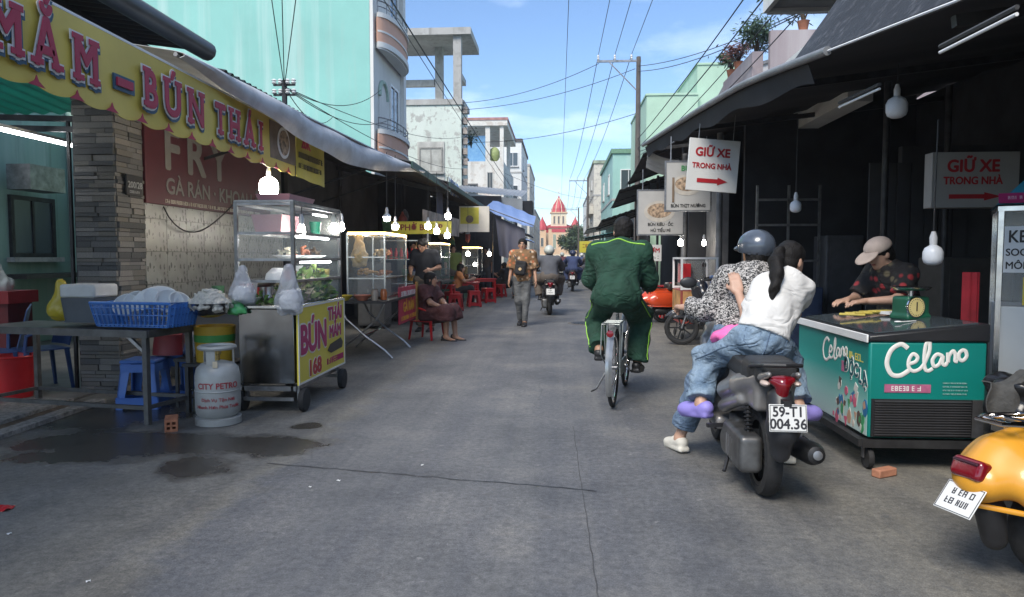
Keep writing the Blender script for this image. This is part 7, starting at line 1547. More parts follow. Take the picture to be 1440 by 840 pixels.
text('lettering', 'GÀ RÁN', 0.2, M('orange_ink', (0.75, 0.4, 0.04), 0.5, 0, 0), rbn, Matrix.Translation((0, -0.04, 0)), bold=0.03); scribble(rbn, 0, 0.16, 1.0, 0.07, WHT_I); scribble(rbn, 0, -0.19, 1.0, 0.06, M('orange_ink'))
MB().bx(0.5, 0.66, -0.3, 0.3, 0.001, 0.012).build('side_strip', M('ochre_strip', (0.45, 0.26, 0.06), 0.6), rbn)
yb2 = sign_board('shop_board', 'long yellow noodle shop board high behind the standing vendor', frame((-2.62, 13.4, 1.86), (1, 0, 0), (0, 0, 1)), 1.15, 0.24, M('board_yellow', (0.55, 0.48, 0.05), 0.5, 0, 0.1), 0.02)
text('lettering', 'PHỞ BÒ - P', 0.16, M('dark_red_ink', (0.18, 0.02, 0.02), 0.5, 0, 0), yb2, ID, bold=0.025)
sh = T('bottle_shelf', 'metal shelf with red-capped bottles behind the standing vendor', 'shelf', (-2.95, 13.2, 0)); 
for z in (0.8, 1.25, 1.6): MB().bx(-0.4, 0.5, -0.1, 0.12, z, z + 0.02).build('board', STEEL, sh)
for x in (-0.39, 0.49): MB().bar((x, 0, 0), (x, 0, 1.75), 0.03).build('upright', DSTEEL, sh)
for i in range(7):
    t = T('sauce_bottle', 'red chilli sauce bottle in the row behind the standing vendor', 'bottle', (-3.25 + 0.1 * i, 13.14, 1.27), group='red bottles on the metal shelf'); MB().lathe([(0.03, 0), (0.032, 0.12), (0.012, 0.17), (0.012, 0.2), (0.004, 0.201)], 12).build('body', REDP, t)
# far banner, notice boards
yn = sign_board('menu_board', 'yellow and white menu board hanging from the left roof edge', frame((-2.2, 18.3, 2.28), (1, 0, 0), (0, 0, 1)), 0.78, 0.66, M('pale_board', (0.62, 0.58, 0.5), 0.6, 0, 0.1, 4), 0.02)
MB().bx(-0.36, 0.12, -0.12, 0.3, 0.001, 0.006).build('yellow_field', M('board_yellow'), yn); scribble(yn, -0.12, 0.22, 0.4, 0.09, M('dark_red_ink')); m = MB(); m.lathe([(0.1, 0.006), (0.1, 0.012)], 18, (-0.12, 0.0, 0)); m.build('printed_dish', M('brown_print'), yn)
wb2 = sign_board('menu_board', 'slanted white picture menu along the left roof edge', frame((-2.5, 15.2, 2.0), (0.05, 1, 0.0), (0, 0, 1)), 3.6, 0.42, M('photo_menu', (0.42, 0.33, 0.28), 0.5, 0, 0.7, 3), 0.01)
# blue and white tarp scrap on the roof edge
t = T('striped_cloth', 'blue and white striped cloth bunched on the left roof edge', 'cloth', (-2.75, 17.4, 2.95))
for i in range(6): m = MB(); m.sheet(lambda u, v: (0.02 + 0.02 * sin(9 * v + i), 0.3 * i + 0.3 * u, 0.3 - 0.36 * v + 0.02 * sin(5 * u + i)), 4, 6, 0.006); m.build('stripe', BLUET if i % 2 else WHITEP, t)
# red plastic tables and stools
def ptable(label, loc, rz=0.0):
    t = T('plastic_table', label, 'table', loc, rz); MB().box((0, 0, 0.61), (0.75, 0.6, 0.03)).build('top', REDP, t, bevel=0.01); MB().box((0, 0, 0.56), (0.66, 0.52, 0.065)).build('apron', REDP, t)
    for x in (-0.31, 0.31):
        for y in (-0.24, 0.24): MB().tube([(x, y, 0.56), (x * 1.08, y * 1.08, 0)], [0.04, 0.028], 6).build('leg', REDP, t)
    return t
for i, (x, y, lb) in enumerate(((-2.95, 17.4, 'red plastic table nearest, left of the woman in orange'), (-2.55, 19.3, 'red plastic table with a pot in front of the woman in orange'), (-2.4, 22.6, 'red plastic table furthest back by the slate curtain'))): ptable(lb, (x, y, 0), 0.1 * i)
for i, (x, y, lb) in enumerate(((-2.5, 17.0, 'red stool nearest the camera by the first red table'), (-2.25, 18.6, 'red stool at the road side of the red tables'), (-2.05, 20.3, 'red stool alone between the red tables'), (-2.75, 18.1, 'red stool tucked between the first two red tables'), (-1.95, 23.2, 'red stool beside the woman in the black dress'), (-1.45, 24.6, 'red stool at the road edge past the woman in black'))): stool(lb, (x, y, 0), 0.3 * i, 0.42, 0.3, REDP)
lat('cooking_pot', 'steel pot on the red table before the woman in orange', 'pot', (-2.45, 19.2, 0.63), [(0.13, 0), (0.14, 0.02), (0.14, 0.2), (0.15, 0.21), (0.135, 0.21), (0.12, 0.02)], STEEL)
# clutter silhouettes in the shade of the left shed
for i, (x, y, w_, d_, h_, c, lb) in enumerate(((-3.7, 14.4, 0.9, 0.6, 1.7, (0.05, 0.055, 0.06), 'dark drinks cabinet in the shade of the left shed'), (-3.6, 16.4, 0.8, 0.7, 1.1, (0.09, 0.07, 0.05), 'brown cupboard in the shade behind the red tables'), (-3.4, 21.8, 0.9, 0.8, 1.5, (0.05, 0.06, 0.05), 'dark green cabinet in the shade near the slate curtain'), (-3.4, 12.9, 0.5, 0.5, 1.2, (0.1, 0.1, 0.1), 'grey cupboard in the shade left of the standing vendor'))):
    t = T('cabinet', lb, 'cabinet', (x, y, 0)); MB().bx(-w_ / 2, w_ / 2, -d_ / 2, d_ / 2, 0.06, h_).build('carcass', M('cab_%d' % i, c, 0.6), t, bevel=0.01)
    for k in range(2): dd = MB().bx(-w_ / 2 + 0.02 + k * w_ / 2, -0.01 + k * w_ / 2, -d_ / 2 - 0.02, -d_ / 2 - 0.002, 0.1, h_ - 0.05).build('door', M('cab_%d' % i), t); MB().bx((-0.06 if k == 0 else 0.04), (-0.04 if k == 0 else 0.06), -d_ / 2 - 0.045, -d_ / 2 - 0.022, h_ * 0.45, h_ * 0.6).build('handle', DSTEEL, dd)
    for sx in (-1, 1): MB().bx(sx * w_ * 0.42 - 0.03, sx * w_ * 0.42 + 0.03, -d_ * 0.4, d_ * 0.4, 0, 0.06).build('foot', IRON, t)
# second big cooking cart in the dark behind the first cart
t = T('stock_pot', 'large steel stock pot in the shade behind the glass cart', 'pot', (-3.5, 8.4, 0.55)); MB().lathe([(0.22, 0), (0.23, 0.02), (0.23, 0.4), (0.245, 0.41), (0.22, 0.42), (0.05, 0.46)], 24).build('body', STEEL, t)
t = T('burner_stand', 'iron burner stand under the large stock pot', 'stand', (-3.5, 8.4, 0)); MB().bx(-0.26, 0.26, -0.26, 0.26, 0.5, 0.54).build('top', IRON, t)
for x in (-0.22, 0.22):
    for y in (-0.22, 0.22): MB().bar((x, y, 0), (x, y, 0.5), 0.03).build('leg', IRON, t)

# ================================================================== ice cream freezer
fz = T('chest_freezer', 'teal ice cream chest freezer on a wheeled stand beside the scooter', 'freezer', (1.87, 4.4, 0))
TEALP = M('freezer_teal', (0.004, 0.2, 0.17), 0.4, 0, 0.1, 3); W_, D_ = 0.68, 1.27
MB().bx(0.0, W_, 0.0, D_, 0.205, 0.79).build('cabinet', TEALP, fz, bevel=0.012)
m = MB(); m.add([(-0.01, -0.01, 0.792), (W_ + 0.01, -0.01, 0.792), (W_ + 0.01, -0.01, 0.905), (-0.01, -0.01, 0.83), (-0.01, D_ + 0.01, 0.792), (W_ + 0.01, D_ + 0.01, 0.792), (W_ + 0.01, D_ + 0.01, 0.905), (-0.01, D_ + 0.01, 0.83)], [(0, 1, 2, 3), (5, 4, 7, 6), (3, 2, 6, 7), (0, 3, 7, 4), (1, 5, 6, 2), (0, 4, 5, 1)])
m.build('collar', M('freezer_black', (0.02, 0.021, 0.024), 0.35, 0, 0.15), fz, bevel=0.012)
MB().bx(-0.022, -0.0102, -0.005, D_, 0.785, 0.835).build('white_rim', WHITEP, fz, bevel=0.004)
for y0, y1 in ((0.03, D_ / 2 - 0.01), (D_ / 2 + 0.01, D_ - 0.03)):
    m = MB(); m.add([(0.04, y0, 0.845), (W_ - 0.04, y0, 0.908), (W_ - 0.04, y1, 0.908), (0.04, y1, 0.845), (0.04, y0, 0.838), (W_ - 0.04, y0, 0.9), (W_ - 0.04, y1, 0.9), (0.04, y1, 0.838)], [(0, 1, 2, 3), (7, 6, 5, 4), (0, 4, 5, 1), (1, 5, 6, 2), (2, 6, 7, 3), (3, 7, 4, 0)]); m.build('sliding_lid', SMOKE, fz)
m = MB(); m.bx(0.015, W_ - 0.08, -0.012, -0.001, 0.215, 0.445); gr_ = m.build('vent_grille', M('grille_black', (0.016, 0.016, 0.018), 0.5), fz)
sl0 = None
for i in range(14):
    if sl0 is None: sl0 = MB().box((0, 0, 0), (W_ - 0.12, 0.014, 0.008)).build('slat', M('slat_black', (0.035, 0.035, 0.038), 0.45), gr_); ob = sl0
    else: ob = sl0.copy(); C.objects.link(ob); ob.parent = gr_
    ob.location = (W_ / 2 - 0.03, -0.018, 0.23 + 0.0155 * i); ob.rotation_euler = (0.5, 0, 0)
MB().bx(W_ - 0.078, W_ - 0.01, -0.006, -0.001, 0.215, 0.445).build('corner_panel', DSTEEL, fz)
FX = frame((0.33, -0.001, 0.62), (1, 0, 0), (0, 0, 1))
def smooth(P, n=6):
    out = []; P = [Vector((*p, 0)) for p in P]
    for i in range(len(P) - 1):
        p0, p1, p2, p3 = P[max(i - 1, 0)], P[i], P[i + 1], P[min(i + 2, len(P) - 1)]
        for k in range(n): u = k / n; out.append(0.5 * ((2 * p1) + (p2 - p0) * u + (2 * p0 - 5 * p1 + 4 * p2 - p3) * u * u + (3 * p1 - p0 - 3 * p2 + p3) * u ** 3))
    return out + [P[-1]]
CEL = {'C': [(.26, .84), (.17, .97), (.05, .8), (.0, .42), (.06, .08), (.17, .02), (.28, .16)], 'e': [(.27, .36), (.36, .42), (.385, .56), (.33, .66), (.28, .5), (.28, .26), (.34, .14), (.42, .2), (.47, .34)], 'l': [(.47, .34), (.53, .7), (.53, 1.0), (.485, .92), (.47, .5), (.485, .2), (.53, .13), (.58, .2)], 'a': [(.7, .56), (.63, .62), (.575, .45), (.6, .26), (.66, .32), (.705, .56), (.7, .36), (.735, .28), (.76, .36)], 'n': [(.765, .66), (.77, .36), (.78, .55), (.83, .7), (.86, .58), (.86, .4), (.89, .38)], 'o': [(.95, .72), (.905, .62), (.91, .46), (.955, .4), (1.0, .52), (.985, .68), (.94, .72)]}
def celano(X, w, h, par, th=0.011):
    for k, P in CEL.items():
        Q = [X @ Vector((p.x * w - w / 2, (p.y + 0.12 * p.x) * h - h / 2, 0.001)) for p in smooth(P)]; mm = MB(); nn = X.to_3x3() @ Vector((0, 0, 1))
        mm.tube(Q, th * (1.25 if k == 'C' else 1.0), 8); mm.v = [tuple(Vector(v) - nn * ((Vector(v) - X.translation).dot(nn)) * 0.75 + nn * 0.0016) for v in mm.v]; mm.build('script_letter', WHT_I, par)
celano(FX @ Matrix.Translation((0.0, 0.06, 0)), 0.46, 0.2, fz)
MB().add(*_bx(-0.24, 0.03, -0.135, -0.085, 0, 0.003), FX).build('pink_badge', M('badge_pink', (0.42, 0.12, 0.22), 0.5, 0, 0.3, 20), fz); scribble(fz, -0.1, -0.11, 0.2, 0.03, WHT_I, FX, 0.005)
for k in range(4): scribble(fz, 0.17, -0.075 - 0.022 * k, 0.14, 0.008, M('mint_ink', (0.3, 0.5, 0.45), 0.5), FX, 0.003)
# printed street side of the freezer: fading teal, playful lettering and a picnic picture in plain colour patches
LX = frame((-0.001, D_ / 2, 0.5), (0, -1, 0), (0, 0, 1))
m_, n_, l_, b_ = newmat('freezer_print'); v_ = coord(n_, l_); sp3 = n_.new('ShaderNodeSeparateXYZ'); l_.new(v_, sp3.inputs[0]); mr = n_.new('ShaderNodeMapRange'); mr.inputs['From Min'].default_value = 0.22; mr.inputs['From Max'].default_value = 0.66; l_.new(sp3.outputs['Z'], mr.inputs['Value'])
l_.new(ramp(n_, l_, mr.outputs[0], [(0.0, (0.5, 0.62, 0.6)), (0.35, (0.3, 0.55, 0.5)), (0.75, (0.01, 0.3, 0.26)), (1, (0.004, 0.22, 0.19))]), b_.inputs['Base Color']); b_.inputs['Roughness'].default_value = 0.35
MB().add(*_bx(-D_ / 2 + 0.01, D_ / 2 - 0.01, -0.285, 0.275, 0, 0.002), LX).build('printed_panel', m_, fz)
celano(LX @ Matrix.Translation((0.1, 0.16, 0.002)), 0.42, 0.16, fz, 0.009)
for st, x, y, sz, ro in (('Đ', 0.30, 0.10, 0.12, 0.1), ('Ộ', 0.385, 0.085, 0.12, -0.1), ('C', 0.455, 0.085, 0.11, 0.1), ('L', 0.52, 0.06, 0.12, -0.05), ('Ạ', 0.585, 0.05, 0.12, 0.15)):
    R_ = LX @ Matrix.Translation((x, y, 0.002)) @ Matrix.Rotation(ro, 4, 'Z'); text('lettering_outline', st, sz, WHT_I, fz, R_, z=0.001, bold=0.09, sx=0.8); text('lettering', st, sz, M('navy_teal_ink', (0.01, 0.09, 0.11), 0.5, 0, 0), fz, R_, z=0.003, bold=0.03, sx=0.8)
scribble(fz, 0.42, 0.175, 0.26, 0.045, M('lemon_ink', (0.6, 0.5, 0.1), 0.5, 0, 0), LX, 0.004); MB().add(*_bx(0.22, 0.265, 0.05, 0.12, 0, 0.004), LX).build('pink_badge', M('badge_pink'), fz)
rr = random.Random(5); cols = [M('print_%d' % i, c, 0.4, 0, 0.15, 20) for i, c in enumerate(((0.02, 0.16, 0.35), (0.55, 0.48, 0.42), (0.5, 0.3, 0.2), (0.05, 0.3, 0.12), (0.6, 0.12, 0.2), (0.1, 0.06, 0.05), (0.65, 0.65, 0.6)))]
for k in range(42):
    x = rr.uniform(0.1, 0.6); y = rr.uniform(-0.27, -0.02) if x < 0.5 else rr.uniform(-0.25, -0.1); r = rr.uniform(0.012, 0.035); n_pts = rr.choice((3, 4, 6, 8)); a0 = rr.uniform(0, 6); el = rr.uniform(1.0, 1.9)
    MB().prism([(x + r * cos(a0 + 2 * pi * q / n_pts), y + r * el * sin(a0 + 2 * pi * q / n_pts)) for q in range(n_pts)], 0.0015 + 0.00004 * k, LX, 0.002).build('printed_patch', cols[k % 7], fz, smooth=False)
# wheeled stand
for z in (0.17,):
    for y in (0.02, D_ - 0.02): MB().bar((-0.03, y, z), (W_ + 0.03, y, z), 0.05, 0.05).build('stand_rail', IRON, fz)
    for x in (-0.03, W_ + 0.03): MB().bar((x, 0.0, z + 0.003), (x, D_, z + 0.003), 0.045, 0.045).build('stand_rail', IRON, fz)
for x in (0.03, W_ - 0.05):
    for y in (0.06, D_ - 0.06):
        w_o = MB().lathe([(0.03, -0.018), (0.065, -0.016), (0.07, 0), (0.065, 0.016), (0.03, 0.018)], 18, (x, y, 0.07), (1, 0, 0)).build('caster', RUBBER, fz); MB().bar((x - 0.03, y, 0.07), (x - 0.03, y, 0.15), 0.008, 0.03).build('fork', DSTEEL, w_o)
t = T('wood_chock', 'orange wooden chock against the front caster of the freezer', 'chock', (1.93, 4.3, 0), 0.5); MB().box((0, 0, 0.025), (0.15, 0.06, 0.05)).build('block', M('orange_wood', (0.45, 0.2, 0.12), 0.8, 0, 0.3, 12), t, bevel=0.008)
# things on the freezer
sc = T('kitchen_scale', 'green kitchen scale with yellow dial and steel pan on the freezer', 'scale', (2.36, 4.95, 0.885), radians(18))
s = SDF().box((0, 0, 0.075), (0.07, 0.055, 0.06), 0.02).box((0, 0, 0.015), (0.085, 0.07, 0.005), 0.012); s.build('body', M('scale_green', (0.01, 0.09, 0.05), 0.4), sc, 0.007, 40)
MB().lathe([(0.07, 0.0), (0.07, 0.012), (0.064, 0.014)], 28, (-0.035, -0.075, 0.085), (0, -1, 0)).build('dial_rim', CHROME, sc); di = MB().lathe([(0.063, 0.0), (0.063, 0.0155)], 28, (-0.035, -0.075, 0.085), (0, -1, 0)).build('dial', M('dial_yellow', (0.7, 0.58, 0.25), 0.5, 0, 0.1), sc)
m = MB()
for k in range(24): a = 2 * pi * k / 24; m.bar((-0.035 + 0.05 * cos(a), -0.0915, 0.085 + 0.05 * sin(a)), (-0.035 + 0.058 * cos(a), -0.0915, 0.085 + 0.058 * sin(a)), 0.003, 0.002)
m.bar((-0.035, -0.0925, 0.06), (-0.035, -0.0925, 0.12), 0.008, 0.002); stuff(m.build('dial_marks', PINK_, di))
MB().lathe([(0.02, 0.155), (0.02, 0.19), (0.1, 0.195), (0.125, 0.215), (0.12, 0.217), (0.02, 0.2)], 28).build('pan', STEEL, sc)
t = T('banana_leaf_pack', 'yellow packets lying on the freezer before the vendor', 'packets', (2.22, 5.25, 0.878)); 
for k in range(5): MB().box((0.05 * k - 0.12, 0.02 * (k % 2), 0.012 + 0.006 * k), (0.17, 0.07, 0.014), 0.2 * k - 0.4).build('packet', M('packet_yellow', (0.5, 0.4, 0.08), 0.5, 0, 0.3, 12), t, bevel=0.004)
t = T('napkin_stack', 'white napkins beside the yellow packets on the freezer', 'napkins', (2.36, 5.2, 0.896)); MB().box((0, 0, 0.012), (0.16, 0.12, 0.02), 0.3).build('stack', WHITEP, t)
t = T('spoon', 'white plastic spoon lying on the freezer lid', 'spoon', (2.24, 4.72, 0.88)); m = MB(); m.bar((-0.05, 0, 0.005), (0.06, 0.03, 0.01), 0.012, 0.004); m.ell((-0.065, -0.005, 0.006), (0.025, 0.016, 0.006), 12); m.build('plastic', WHITEP, t)
# lamp bulbs on the right, unlit
bulb('white LED bulb hanging unlit above the scale', AY(1312, 358, 4.9), 'jar', 2.2, 0.062, False); bulb('round white lamp hanging high under the right awning', AY(1261, 150, 5.6), 'jar', 2.75, 0.075, False); bulb('small dim bulb hanging over the two scooter riders', AY(1119, 290, 8.0), 'jar', 2.8, 0.06, False)
bulb('lit round bulb under the right awning past the cyclist', AY(957, 342, 12.4), 'bulb', 2.7, 0.05); bulb('lit bulb beside the pale pipe under the right awning', AY(990, 343, 12.0), 'bulb', 2.7, 0.035)
# ================================================================== ice cream cart at the right edge
ic = T('ice_cream_cart', 'white glass-fronted ice cream cart with handwritten menu at the right edge', 'food cart', (2.87, 4.86, 0), radians(-27))
MB().bx(0.0, 0.95, 0.0, 0.6, 0.12, 0.98).build('lower_panel', M('panel_white', (0.5, 0.53, 0.54), 0.4, 0, 0.1, 3), ic, bevel=0.006)
for x in (0.0, 0.95):
    for y in (0.0, 0.6): MB().bar((x, y, 0.1), (x, y, 1.62), 0.03).build('post', STEEL, ic)
for a in ((0.02, 0.93, -0.004, 0.0), (0.02, 0.93, 0.598, 0.602)): MB().bx(*a, 0.99, 1.6).build('glass_pane', GLASS, ic)
MB().bx(-0.004, 0.0, 0.02, 0.58, 0.99, 1.6).build('glass_pane', GLASS, ic); MB().bx(-0.02, 0.97, -0.02, 0.62, 1.6, 1.63).build('roof', STEEL, ic)
for x in (0.12, 0.83): MB().lathe([(0.03, -0.02), (0.06, 0), (0.03, 0.02)], 14, (x, 0.1, 0.06), (1, 0, 0)).build('caster', RUBBER, ic)
TP = M('cart_top_blue', (0.02, 0.17, 0.24), 0.5, 0, 0.3, 5); m = MB(); m.add([(-0.03, -0.05, 1.64), (1.0, -0.05, 1.64), (1.0, 0.1, 1.8), (0.12, 0.1, 1.8), (-0.03, 0.65, 1.64), (1.0, 0.65, 1.64), (1.0, 0.6, 1.8), (0.12, 0.6, 1.8)], [(0, 1, 2, 3), (5, 4, 7, 6), (3, 2, 6, 7), (0, 3, 7, 4), (1, 5, 6, 2), (0, 4, 5, 1)]); m.build('header', TP, ic)
HX = frame((0.48, -0.022, 1.69), (1, 0, 0), (0, 0.68, 0.73)); MB().add(*_bx(-0.5, 0.5, -0.06, 0.03, 0.0, 0.004), HX).build('header_stripe', M('magenta_stripe', (0.3, 0.02, 0.1), 0.5, 0, 0.2, 5), ic); scribble(ic, 0, -0.015, 0.9, 0.028, M('pale_pink_ink', (0.6, 0.4, 0.45), 0.5), HX, 0.007)
KX = frame((0.33, -0.006, 1.36), (1, 0, 0), (0, 0, 1)); MB().add(*_bx(-0.31, 0.5, -0.16, 0.14, 0, 0.003), KX).build('paper_menu', M('paper_white', (0.62, 0.64, 0.65), 0.7, 0, 0.05), ic)
INKB = M('marker_black', (0.02, 0.02, 0.022), 0.6, 0, 0)
text('handwriting', 'KEM CHIÊN', 0.11, INKB, ic, KX @ Matrix.Translation((-0.29, 0.07, 0)), z=0.005, bold=0.02, sx=0.8, align='LEFT'); text('handwriting', 'SOCOLA, DỪA,', 0.065, INKB, ic, KX @ Matrix.Translation((-0.3, -0.03, 0)), z=0.005, bold=0.02, sx=0.9, align='LEFT'); text('handwriting', 'MÔN, SẦU RIÊNG', 0.065, INKB, ic, KX @ Matrix.Translation((-0.3, -0.115, 0)), z=0.005, bold=0.02, sx=0.9, align='LEFT')
MB().add(*_bx(-0.2, -0.06, -0.37, -0.19, 0, 0.003), KX).build('payment_card', M('card_yellow', (0.55, 0.45, 0.04), 0.5, 0, 0.1), ic); MB().add(*_bx(-0.165, -0.095, -0.32, -0.25, 0.003, 0.005), KX).build('card_window', M('paper_white'), ic)
for i, (x, c) in enumerate(((0.2, (0.3, 0.05, 0.08)), (0.45, (0.35, 0.25, 0.15)), (0.7, (0.3, 0.05, 0.08)))): MB().bx(x, x + 0.2, 0.1, 0.5, 1.0, 1.14).build('tray', M('tray_%d' % i, c, 0.5, 0, 0.4, 12), ic)
t = T('red_drape', 'red cloth hanging on the post beside the ice cream cart', 'cloth', (2.7, 4.95, 0)); m = MB(); m.sheet(lambda u, v: (0.0 + 0.1 * u + 0.015 * sin(12 * u), 0.02 * sin(15 * u + 2), 1.2 - 0.6 * v), 10, 6, 0.006); m.build('cloth', M('drape_red', (0.3, 0.01, 0.02), 0.8, 0, 0.3, 8), t)
# box sign in the dark
bx2 = sign_board('light_box_sign', 'dim white parking box sign with red arrow inside the dark right shop', frame((3.75, 6.75, 2.0), (1, 0, 0), (0, 0, 1)), 0.76, 0.5, M('boxsign_white', (0.32, 0.31, 0.3), 0.5, 0, 0.1, 3), 0.14)
DRED = M('arrow_red', (0.38, 0.012, 0.02), 0.5, 0, 0.1)
def parking(sg, w, h):
    f_ = min(1, w / h * 0.75); text('lettering', 'GIỮ XE', h * 0.3 * f_, DRED, sg, Matrix.Translation((-w * 0.03, h * 0.24, 0)), bold=0.035, sx=0.95); text('lettering', 'TRONG NHÀ', h * 0.19 * f_, DRED, sg, Matrix.Translation((-w * 0.03, -h * 0.02, 0)), bold=0.03, sx=0.9)
    a = w * 0.3; y = -h * 0.3; MB().prism([(-a, y - h * 0.04), (a * 0.35, y - h * 0.04), (a * 0.35, y - h * 0.075), (a, y), (a * 0.35, y + h * 0.075), (a * 0.35, y + h * 0.04), (-a, y + h * 0.04)], 0.003, None, 0.002).build('arrow', DRED, sg)
parking(bx2, 0.76, 0.5)
X = frame(AY(1003, 233, 8.75), (1, 0.12, -0.07), (0.07, 0, 1)); hs_ = sign_board('hanging_sign', 'tilted white parking sign with red arrow hanging from the right awning', X, 0.62, 0.62, M('sign_white', (0.62, 0.62, 0.6), 0.5, 0, 0.06, 3), 0.02); parking(hs_, 0.62, 0.62)
for x in (-0.2, 0.22): MB().tube([(x, 0.31, -0.01), (x, 0.62, -0.01)], 0.004, 5).build('hanger', DSTEEL, hs_)
def foodsign(label, X, w, h, st, ink):
    sg = sign_board('food_sign', label, X, w, h, M('food_sign_white', (0.42, 0.41, 0.39), 0.5, 0, 0.1, 4), 0.03, DSTEEL); m = MB(); m.lathe([(0.34 * w, 0.001), (0.34 * w, 0.004)], 26, (-0.02, 0.02, 0)); m.v = [(x, y * 0.7, z) for x, y, z in m.v]; m.build('printed_bowl', M('bowl_print', (0.5, 0.46, 0.4), 0.5, 0, 0.2, 8), sg)
    m = MB(); m.lathe([(0.27 * w, 0.003), (0.27 * w, 0.006)], 26, (-0.02, 0.05, 0)); m.v = [(x, y * 0.6, z) for x, y, z in m.v]; m.build('printed_noodles', M('noodle_print'), sg)
    for st_, yy, sz in st: text('lettering', st_, sz, ink, sg, Matrix.Translation((0, yy, 0)), bold=0.03, sx=0.9)
    for x in (-w * 0.4, w * 0.4): MB().tube([(x, h / 2, -0.01), (x, h / 2 + 0.35, -0.01)], 0.008, 5).build('hanger', DSTEEL, sg)
    return sg
INK = M('sign_ink', (0.03, 0.03, 0.03), 0.5, 0, 0)
fs1 = foodsign('white noodle picture sign behind the tilted parking sign', frame(AY(968, 262, 10.0), (1, 0, 0), (0, 0, 1)), 0.6, 0.66, [('BÚN THỊT NƯỚNG', -0.27, 0.06)], INK); MB().bx(-0.22, -0.19, -0.22, 0.12, 0.002, 0.008).build('printed_chopsticks', M('brown_print'), fs1); text('lettering', 'BÚN', 0.1, M('leaf_ink', (0.05, 0.25, 0.08), 0.5, 0, 0), fs1, Matrix.Translation((0.0, 0.24, 0)), bold=0.03)
foodsign('darker broken rice picture sign nearer the cyclist on the right', frame(AY(929, 299, 12.0), (1, 0, 0), (0, 0, 1)), 0.74, 0.72, [('BÚN RIÊU · ỐC', -0.2, 0.07), ('HỦ TIẾU MÌ', -0.3, 0.07)], INK)
ss = sign_board('small_sign', 'small white sign with dark red lettering just right of the cyclist\'s shoulder', frame(AY(918, 356, 15.0), (1, 0, 0), (0, 0, 1)), 0.36, 0.34, M('sign_white'), 0.02); text('lettering', 'CƠM', 0.13, DRED, ss, Matrix.Translation((0, 0.05, 0)), bold=0.03); scribble(ss, 0, -0.09, 0.24, 0.06, INK)
MB().tube([(0, -0.17, -0.01), (0, -1.4, -0.01)], 0.015, 6).build('post', DSTEEL, ss)
# snack cart with blue cooler
sk_ = T('snack_cart', 'small snack cart with white glass frame past the cyclist', 'food cart', (2.1, 11.3, 0))
MB().bx(-0.25, 0.3, -0.3, 0.5, 0.28, 0.8).build('cabinet', M('snack_red', (0.28, 0.05, 0.04), 0.5, 0, 0.3, 4), sk_, bevel=0.008); MB().bx(-0.258, -0.251, -0.26, 0.46, 0.34, 0.78).build('poster', M('poster_orange', (0.6, 0.32, 0.12), 0.5, 0, 0.5, 6), sk_); MB().bx(-0.22, 0.26, -0.308, -0.301, 0.34, 0.78).build('poster', M('poster_orange'), sk_)
for x in (-0.24, 0.29):
    for y in (-0.29, 0.49): MB().bar((x, y, 0.8), (x, y, 1.3), 0.03).build('post', WHITEP, sk_); wo_ = MB().lathe([(0.03, -0.02), (0.08, 0), (0.03, 0.02)], 14, (x * 0.9, y * 0.9, 0.08), (1, 0, 0)).build('wheel', RUBBER, sk_); MB().bar((x * 0.9 + 0.03, y * 0.9, 0.08), (x * 0.9 + 0.03, y * 0.9, 0.28), 0.02, 0.02).build('leg', DSTEEL, wo_)
for y in (-0.29, 0.49): MB().bar((-0.225, y, 1.285), (0.275, y, 1.285), 0.03).build('top_rail', WHITEP, sk_); MB().bar((-0.225, y, 0.82), (0.275, y, 0.82), 0.03).build('top_rail', WHITEP, sk_)
for x in (-0.24, 0.29): MB().bar((x, -0.275, 1.285), (x, 0.475, 1.285), 0.03).build('top_rail', WHITEP, sk_)
MB().bx(-0.24, 0.29, 0.1, 0.11, 0.85, 1.25).build('glass_pane', GLASS, sk_); MB().bx(-0.2, -0.05, 0.0, 0.3, 0.9, 1.2).build('red_crate', REDP, sk_)
bc_ = T('cooler_box', 'blue cooler box strapped beside the snack cart', 'cooler', (2.5, 10.6, 0.55)); MB().bx(-0.25, 0.3, -0.2, 0.25, 0.0, 0.42).build('box', M('cooler_blue', (0.03, 0.1, 0.28), 0.4, 0, 0.1), bc_, bevel=0.02); MB().bx(-0.26, 0.31, -0.21, 0.26, 0.425, 0.48).build('lid', M('cooler_lid', (0.05, 0.14, 0.34), 0.4), bc_, bevel=0.015); MB().bx(-0.1, 0.12, -0.208, -0.201, 0.12, 0.3).build('label_frame', WHITEP, bc_); MB().bx(-0.075, 0.095, -0.212, -0.2085, 0.145, 0.275).build('label_field', M('cooler_blue'), bc_)
cst = T('cooler_stand', 'dark stand under the blue cooler box', 'stand', (2.5, 10.6, 0)); MB().bx(-0.24, 0.29, -0.19, 0.24, 0.5, 0.545).build('top', IRON, cst)
for x in (-0.2, 0.25):
    for y in (-0.15, 0.2): MB().bar((x, y, 0), (x, y, 0.5), 0.03).build('leg', IRON, cst)
ptable('red table with goods beyond the snack cart', (2.5, 15.2, 0)); ptable('red table at the back under the right awnings', (2.3, 17.3, 0), 0.2)
for i in range(6): lat('goods_jar', ('pale jar', 'red jar', 'brown jar', 'dark jar', 'orange jar', 'white jar')[i] + ' standing on the red table beyond the snack cart', 'jar', (2.25 + 0.1 * i, 15.1 + 0.1 * (i % 2), 0.627), [(0.045, 0), (0.05, 0.12), (0.04, 0.14), (0.01, 0.145)], M('goods_%d' % i, ((0.5, 0.45, 0.4), (0.4, 0.03, 0.03), (0.2, 0.1, 0.05), (0.04, 0.04, 0.05), (0.5, 0.2, 0.04), (0.6, 0.6, 0.6))[i], 0.4), 12)
